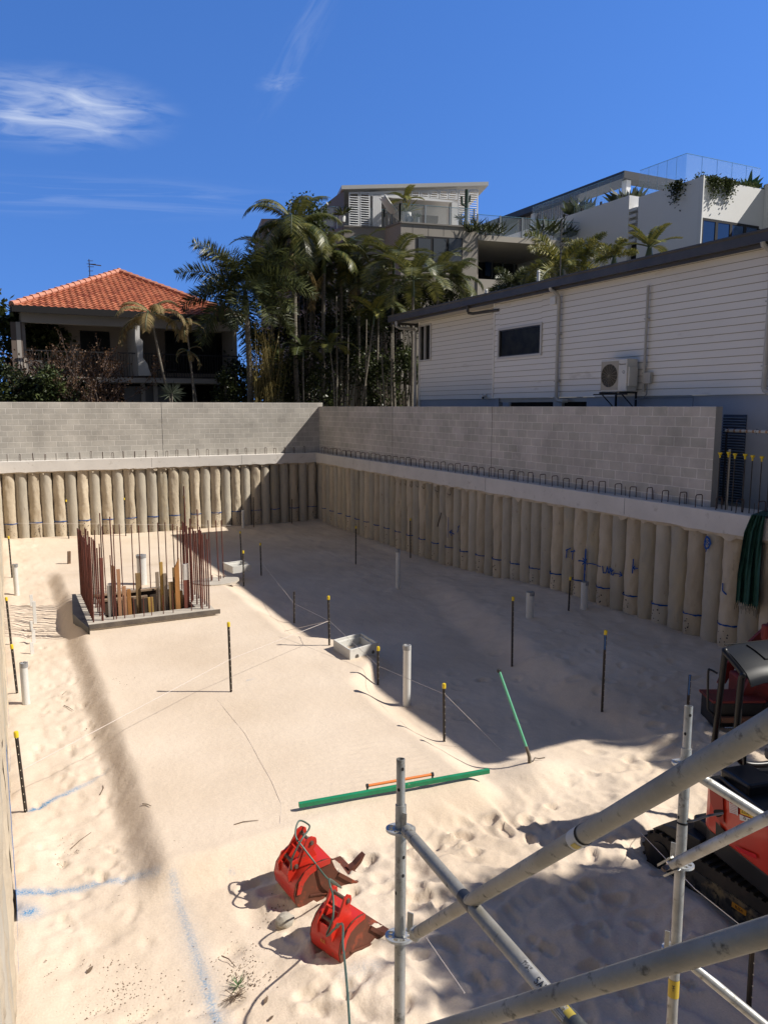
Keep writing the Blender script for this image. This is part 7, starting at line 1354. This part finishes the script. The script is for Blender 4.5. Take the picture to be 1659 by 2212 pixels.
def tube_text(T, A, B_, f, s_, size, m, flip=1, off=.0262, ang=0.0):
    d = (B_ - A).normalized() * flip; c = A.lerp(B_, f); v = CAM - c; v = (v - d * v.dot(d)).normalized(); w = v.cross(d); v2 = v * math.cos(ang) + w * math.sin(ang); w2 = v2.cross(d); M = Matrix(((d.x, w2.x, v2.x, (c + v2 * off).x), (d.y, w2.y, v2.y, (c + v2 * off).y), (d.z, w2.z, v2.z, (c + v2 * off).z), (0, 0, 0, 1))); return text(s_, 'lettering', size, m, T, M, .0003)
tube_text(Td, A, B_, f + .077, 'SAFE', .034, M_txt, 1)
f = fr_at(A, B_, 1206); sleeve(Td, A, B_, f, f + .2, .0242, mat('band_dark', (.035, .04, .045), .55, (.10, .10, .08), scale=30)); wraplabel(Td, A, B_, f + .02, f + .05, -.9, .1, MATS['band_yellow'], 'yellow_patch', .0258)
tube_((960, 2222), 2.12, (1659, 2012), 1.35, 'thick scaffold ledger crossing the bottom right corner', (.5, .35))
Tf, A, B_ = tube_((1452, 1868), 3.45, (1659, 1766), 3.05, 'scaffold ledger with forked end joining the right upright', (0, .5), M_gal)
d = (B_ - A).normalized(); v = CAM - A; v = (v - d * v.dot(d)).normalized(); s = d.cross(v); b = MB()
for sg in (-1, 1): b.add([A + s * sg * .024 + d * .03 + v * .0, A + s * sg * .020 - d * .075, A + s * sg * .030 - d * .07, A + s * sg * .032 + d * .03, A + s * sg * .024 + d * .03 + v * .02, A + s * sg * .020 - d * .075 + v * .015, A + s * sg * .030 - d * .07 + v * .015, A + s * sg * .032 + d * .03 + v * .02], [(0, 1, 2, 3), (7, 6, 5, 4), (0, 4, 5, 1), (1, 5, 6, 2), (2, 6, 7, 3), (3, 7, 4, 0)])
b.build('forked_end', M_gal, Tf); b = MB(); b.cyl(A - d * .035 - v * .01, A - d * .035 + v * .03, .013, 6); b.cyl(A - d * .035 + v * .029, A - d * .035 + v * .036, .008, 10); b.build('bolt', MATS['steel_pin'], Tf)
tube_((1488, 1664), 3.72, (1659, 1772), 3.66, 'scaffold brace falling right behind the thick rising brace', (.02, .4), M_gal)
tube_((1478, 2072), 3.72, (1659, 2222), 3.6, 'lowest scaffold brace at the bottom right behind the ledger', (.05, .3), M_gal)
def wedge(px, py, dep, T, w=.016, h=.085, lab=None):
    c = at(px, py, dep); b = MB(); b.box(c, (.006, w * 1.4, h), Matrix.Rotation(.6, 3, 'Z') @ Matrix.Rotation(.08, 3, 'Y')); b.build('wedge', M_gal, T, bevel=.001)
wedge(873, 1777, 3.27, T1); wedge(886, 1993, 3.27, T1, .02, .09); wedge(1453, 1839, 3.55, T2_); wedge(1440, 2030, 3.55, T2_)
def ledgerhead(px, py, dep, T, ang):
    c = at(px, py, dep); b = MB(); b.box(c, (.045, .045, .05), Matrix.Rotation(ang, 3, 'Z')); b.build('coupling_head', M_gal, T, bevel=.01)
ledgerhead(884, 1797, 3.24, Td, .5); ledgerhead(898, 2017, 3.2, Tb, .5)
# label on the right upright and a strap
A, B_ = Z2, at(1487, 1525, 3.6); lo, hi = 0, 1
for _ in range(40):
    m = (lo + hi) / 2
    if proj(A.lerp(B_, m))[1] > 2142: lo = m
    else: hi = m
sleeve(T2_, A, B_, lo - .006, lo + .018, .0242, mat('label_gold', (.52, .36, .03), .5)); tube_text(T2_, A, B_, lo + .008, '=H', .022, M_txt, 1)
lo, hi = 0, 1
for _ in range(40):
    m = (lo + hi) / 2
    if proj(A.lerp(B_, m))[1] > 1779: lo = m
    else: hi = m
sleeve(T2_, A, B_, lo, lo + .0025, .0246, M_blk, 'strap'); o = MB().tube(smoothc([at(1484, 1774, 3.58), at(1500, 1772, 3.6), at(1530, 1762, 3.7), at(1560, 1757, 3.8)]), .006, 6).build('elastic_strap', M_ek, T2_, smooth=True)
# ================================================================ ROOFTOP AND TERRACE ITEMS
def zc5(x, y): return (684.9 + .2294 * x, 380.5 + .2294 * y)
def onT(zx, zy, off): # on the penthouse front plane moved by off
    return onface(*zc5(zx, zy), P0 + nn_ * (off - 1.6), dd, 0)
def planter(cx, bot, tp, w, off, label, m, flare=1.25, plant=None, pm=None, cat='planter'):
    c = onT(cx, bot, off); t_ = onT(cx, tp, off); rr = w * .2294 / FL * (c - CAM).dot(F_) / 2; zb = zt + .0; h = max(.3, t_.z - zb); T = thing('planter', label, cat, (c.x, c.y, zb), 'terrace pots'); b = MB(); b.tube([(c.x, c.y, zb), (c.x, c.y, zb + h * .6), (c.x, c.y, zb + h)], [rr / flare, rr, rr], 16); b.build('pot', m, T, smooth=True)
    if plant:
        q = random.Random(int(cx)); b = MB(); o = Vector((c.x, c.y, zb + h))
        for i in range(plant[0]):
            d = Vector((q.uniform(-1, 1), q.uniform(-1, 1), q.uniform(plant[2], 1.3))).normalized() * plant[1] * q.uniform(.6, 1.1); s = d.cross(Vector((.1, .3, 1))).normalized() * plant[1] * .06; b.add([o, o + d * .55 + s, o + d - Vector((0, 0, plant[1] * .12)), o + d * .55 - s], [(0, 1, 2, 3)])
        b.build('leaves', pm, T, normals=False)
    return T, Vector((c.x, c.y, zb)), rr, h
M_pw = mat('pot_white', (.70, .70, .68), .5); M_pg = mat('pot_grey', (.14, .15, .16), .6)
planter(238, 470, 385, 62, .6, 'white rounded planter at the left end of the terrace', M_pw, 1.2, (30, .9, .1), M_fd)
Tq, cq, rq, hq = planter(845, 430, 345, 88, .6, 'white planter with dark diamonds and a young palm on the terrace', M_pw, 1.15, (16, 1.0, .3), M_fy)
b = MB()
for k in range(3): c = cq + Vector((-rq * .6 + k * rq * .6, -rq * math.sqrt(max(.05, 1 - (.6 - .6 * k) ** 2)) - .03, hq * .45)); b.add([c + Vector((0, 0, .24)), c + Vector((.14, 0, 0)), c - Vector((0, 0, .24)), c - Vector((.14, 0, 0))], [(0, 1, 2, 3)])
b.build('diamond', mat('diamond_navy', (.03, .045, .08), .6), Tq, normals=False)
o_ = onT(835, 210, .9); palm((cq.x, cq.y, zt + hq), (cq.x, cq.y, zt + hq + .5), L=1.3, n=8, style='arch', seed=77, mats=M_fy, trunk=.04, label='young palm growing from the diamond planter on the terrace', shaft=.2, elr=(.1, 1.4), droop=1.3, group='terrace palms')
planter(943, 440, 390, 42, .7, 'grey pot with a low plant in the middle of the terrace', M_pg, 1.2, (24, .35, .2), M_fd); planter(1350, 470, 415, 40, .5, 'grey pot left of the cactus on the terrace', M_pg, 1.2, (40, .5, .2), M_fd)
Tq, cq, rq, hq = planter(1400, 470, 425, 46, .5, 'grey pot with a tall cactus on the terrace', M_pg, 1.2)
b = MB(); b.tube([cq + Vector((0, 0, hq)), cq + Vector((.02, 0, hq + 1.7))], .10, 8); b.tube([cq + Vector((.02, 0, hq + .8)), cq + Vector((-.28, 0, hq + .9)), cq + Vector((-.3, 0, hq + 1.3))], .07, 7); b.tube([cq + Vector((.02, 0, hq + 1.0)), cq + Vector((.22, 0, hq + 1.1)), cq + Vector((.24, 0, hq + 1.4))], .06, 7); b.build('cactus', mat('cactus_green', (.02, .05, .035), .7), Tq, smooth=True)
c = onT(700, 470, .8); T = thing('egg_chair', 'white curved lounge chair on the terrace left of the diamond planter', 'chair', (c.x, c.y, zt)); b = MB(); vs = []
for i in range(9):
    for j in range(7): f, g_ = i / 8, j / 6 * 2 - 1; x = -.55 + 1.3 * f; z = 1.05 * (1 - f) ** 1.6 + .35; vs.append((c.x + x, c.y + g_ * .38 * (1 - .3 * abs(f - .4)), zt + z + .14 * g_ * g_))
b.add(vs, [(i * 7 + j, i * 7 + j + 1, i * 7 + j + 8, i * 7 + j + 7) for i in range(8) for j in range(6)]); o = b.build('seat', M_pw, T, smooth=2); sm = o.modifiers.new('s', 'SOLIDIFY'); sm.thickness = .05
for x, y in ((-.3, -.25), (-.3, .25), (.45, -.25), (.45, .25)): b = MB(); b.tube([(c.x + x, c.y + y, zt), (c.x + x, c.y + y, zt + .5)], .02, 6); b.build('leg', M_pw, T)
# plants behind the balcony rail and on the white building
def tuft(c, n, L, m, label, name='rooftop_plant', up=.1, wd=.07, group=None, hang=0, cat='plant', sx=1, seed=1):
    q = random.Random(seed); c = Vector(c); T = thing(name, label, cat, c, group); b = MB()
    for i in range(n):
        o = c + Vector((q.uniform(-sx, sx), q.uniform(-.2, .2), q.uniform(0, .2))); d = Vector((q.uniform(-1, 1), q.uniform(-1, 1), q.uniform(up, 1.2) * (1 if not hang else -1))).normalized() * L * q.uniform(.5, 1.1); s = d.cross(Vector((q.uniform(-.3, .3), 1, .2))).normalized() * L * wd; b.add([o, o + d * .45 + s, o + d, o + d * .45 - s], [(0, 1, 2, 3)])
    b.build('leaves', m, T, normals=False); b = MB(); b.tube([c - Vector((0, 0, .15)), c + Vector((0, 0, .1))], .04, 6); b.build('stem', MATS['twig_bark'], T); return T
c = onz(1062, 500, zs) + sn * .8; tuft(c, 130, 1.0, M_lf, 'dark bushy plant behind the left end of the balcony glass', sx=1.2, seed=2, wd=.04); c = onz(1212, 516, zs) + sn * .9; tuft(c + Vector((0, 0, .3)), 110, 1.3, M_lf, 'dark leafy plant behind the right part of the balcony glass', sx=1.3, seed=3, wd=.06)
tuft(c + sd * .5, 14, .9, mat('white_umbrella', (.6, .62, .65), .7), 'folded white cloth beside the dark plant behind the balcony glass', 'folded_parasol', up=.8, wd=.08, cat='parasol', sx=.1)
p = onx(1255, 440, XW + 1.0); tuft((p.x, p.y, zr2), 90, 1.3, M_lf, 'dark banana leaved plant behind the left rooftop glass', wd=.13, sx=.7, seed=5); p = onx(1361, 412, XW + 1.0); tuft((p.x, p.y, zw - .3), 60, 1.6, M_lf, 'dark tall plant by the corner under the pavilion roof', wd=.13, sx=.3, up=.6, seed=6)
p = ony(1611, 401, Yn + .8); T = tuft((p.x, p.y, zw - .1), 26, 1.15, leafmat('paradise_leaf', (.02, .06, .03), (.05, .12, .05)), 'bird of paradise plant with broad leaves at the right end of the white roof', wd=.16, up=.35, sx=.12, seed=7)
for k, (px, py, side, nm) in enumerate(((1462, 398, 'x', 'dark trailing ivy hanging over the shaded side of the white parapet'), (1542, 392, 'y', 'trailing ivy over the sunlit parapet nearer the corner'), (1571, 398, 'y', 'trailing ivy over the sunlit parapet farther from the corner'))):
    p = onx(px, py, XW - .08) if side == 'x' else ony(px, py, Yn - .08); q = random.Random(k); T = thing('trailing_plant', nm, 'plant', (p.x, p.y, zw), 'trailing plants on the white roof'); b = MB()
    for i in range(420):
        h = abs(q.gauss(0, .42)); a = q.gauss(0, .30) * (1 - .3 * h); o = Vector((p.x + (0 if side == 'x' else a) - (q.uniform(0, .12) if side == 'x' else 0), p.y + (a if side == 'x' else 0) - (q.uniform(0, .12) if side == 'y' else 0), zw + .12 - h)); d = Vector((q.uniform(-1, 1), q.uniform(-1, 1), q.uniform(-1, 1))).normalized() * .11; s = d.cross(Vector((.3, .2, 1))).normalized() * .045; b.add([o, o + d * .5 + s, o + d, o + d * .5 - s], [(0, 1, 2, 3)])
    b.build('leaves', M_lf if k == 0 else M_lm, T, normals=False); b = MB(); b.tube([(p.x, p.y, zw + .1), (p.x, p.y, zw - .6)], .012, 4); b.build('stem', MATS['twig_bark'], T)
q = random.Random(8); T = thing('hedge', 'low green planting along the parapet top of the white roof', 'hedge', (XW + .8, Yn + .4, zw)); b = MB()
for i in range(900): o = Vector((XW + .1 + q.uniform(0, 7.0), Yn + .25 + q.gauss(0, .12), zw + abs(q.gauss(0, .12)))); d = Vector((q.uniform(-1, 1), q.uniform(-1, 1), q.uniform(-.3, 1))).normalized() * .13; s = d.cross(Vector((.3, .2, 1))).normalized() * .05; b.add([o, o + d * .5 + s, o + d, o + d * .5 - s], [(0, 1, 2, 3)])
b.build('leaves', M_lm, T, normals=False); b = MB(); b.bb(XW + .1, XW + 7, Yn + .2, Yn + .3, zw, zw + .05); b.build('soil_strip', M_soil, T)
# aerial mast and vents over the cream house roof
p = onx(1209, 600, 15.5); q_ = onx(1209, 478, 15.5); T = thing('tv_aerial', 'thin aerial mast above the cream house roof in front of the beige balcony', 'aerial', (p.x, p.y, 8.1)); b = MB(); b.tube([(p.x, p.y, 8.1), (p.x, p.y, q_.z)], .018, 5); b.build('mast', M_gut, T); b = MB(); zq = onx(1209, 522, 15.5).z
for k in range(4): b.tube([(p.x - .1, p.y - .25 + k * .03, zq - k * .12), (p.x + .1, p.y + .22 - k * .03, zq - k * .12)], .012, 4)
b.build('elements', M_gut, T)
for k, (px, y0, y1, X) in enumerate(((1162, 588, 612, 14.5), (1050, 628, 642, 14.8))): p = onx(px, y1, X); q_ = onx(px, y0, X); T = thing('vent_pipe', ['white vent pipe on the cream house roof below the beige balcony', 'smaller white vent pipe near the far end of the cream roof'][k], 'vent pipe', (p.x, p.y, 8.08), 'roof vent pipes'); b = MB(); b.cyl((p.x, p.y, 8.0), (p.x, p.y, q_.z), .05, 10, .045); b.build('pipe', M_wht, T, smooth=True); b = MB(); b.cyl((p.x, p.y, q_.z), (p.x, p.y, q_.z + .05), .06, 10, .03); b.build('cowl', M_wht, T)
# ================================================================ palms and tree right of the view (they shade the sand)
palm((15.9, 3.4, 2.6), (15.6, 3.5, 6.5), L=1.9, n=15, style='arch', seed=51, mats=M_fr, trunk=.12, label='palm beyond the near end of the cream house', group='palms right of the view')
palm((13.2, .3, 2.6), (12.9, .35, 7.3), L=1.7, n=15, style='arch', seed=52, mats=M_fr, trunk=.12, label='taller palm beside the leafy tree right of the view', group='palms right of the view')
c = Vector((12.9, -.05, 9.4)); shrub(c, (1.15, .85, .95), 11000, 'leafy tree right of the view beside the pit', M_lm, name='leafy_tree', leaf=.22, seed=5, cat='tree', hollow=.0, trunk_r=.09, clumps=26)
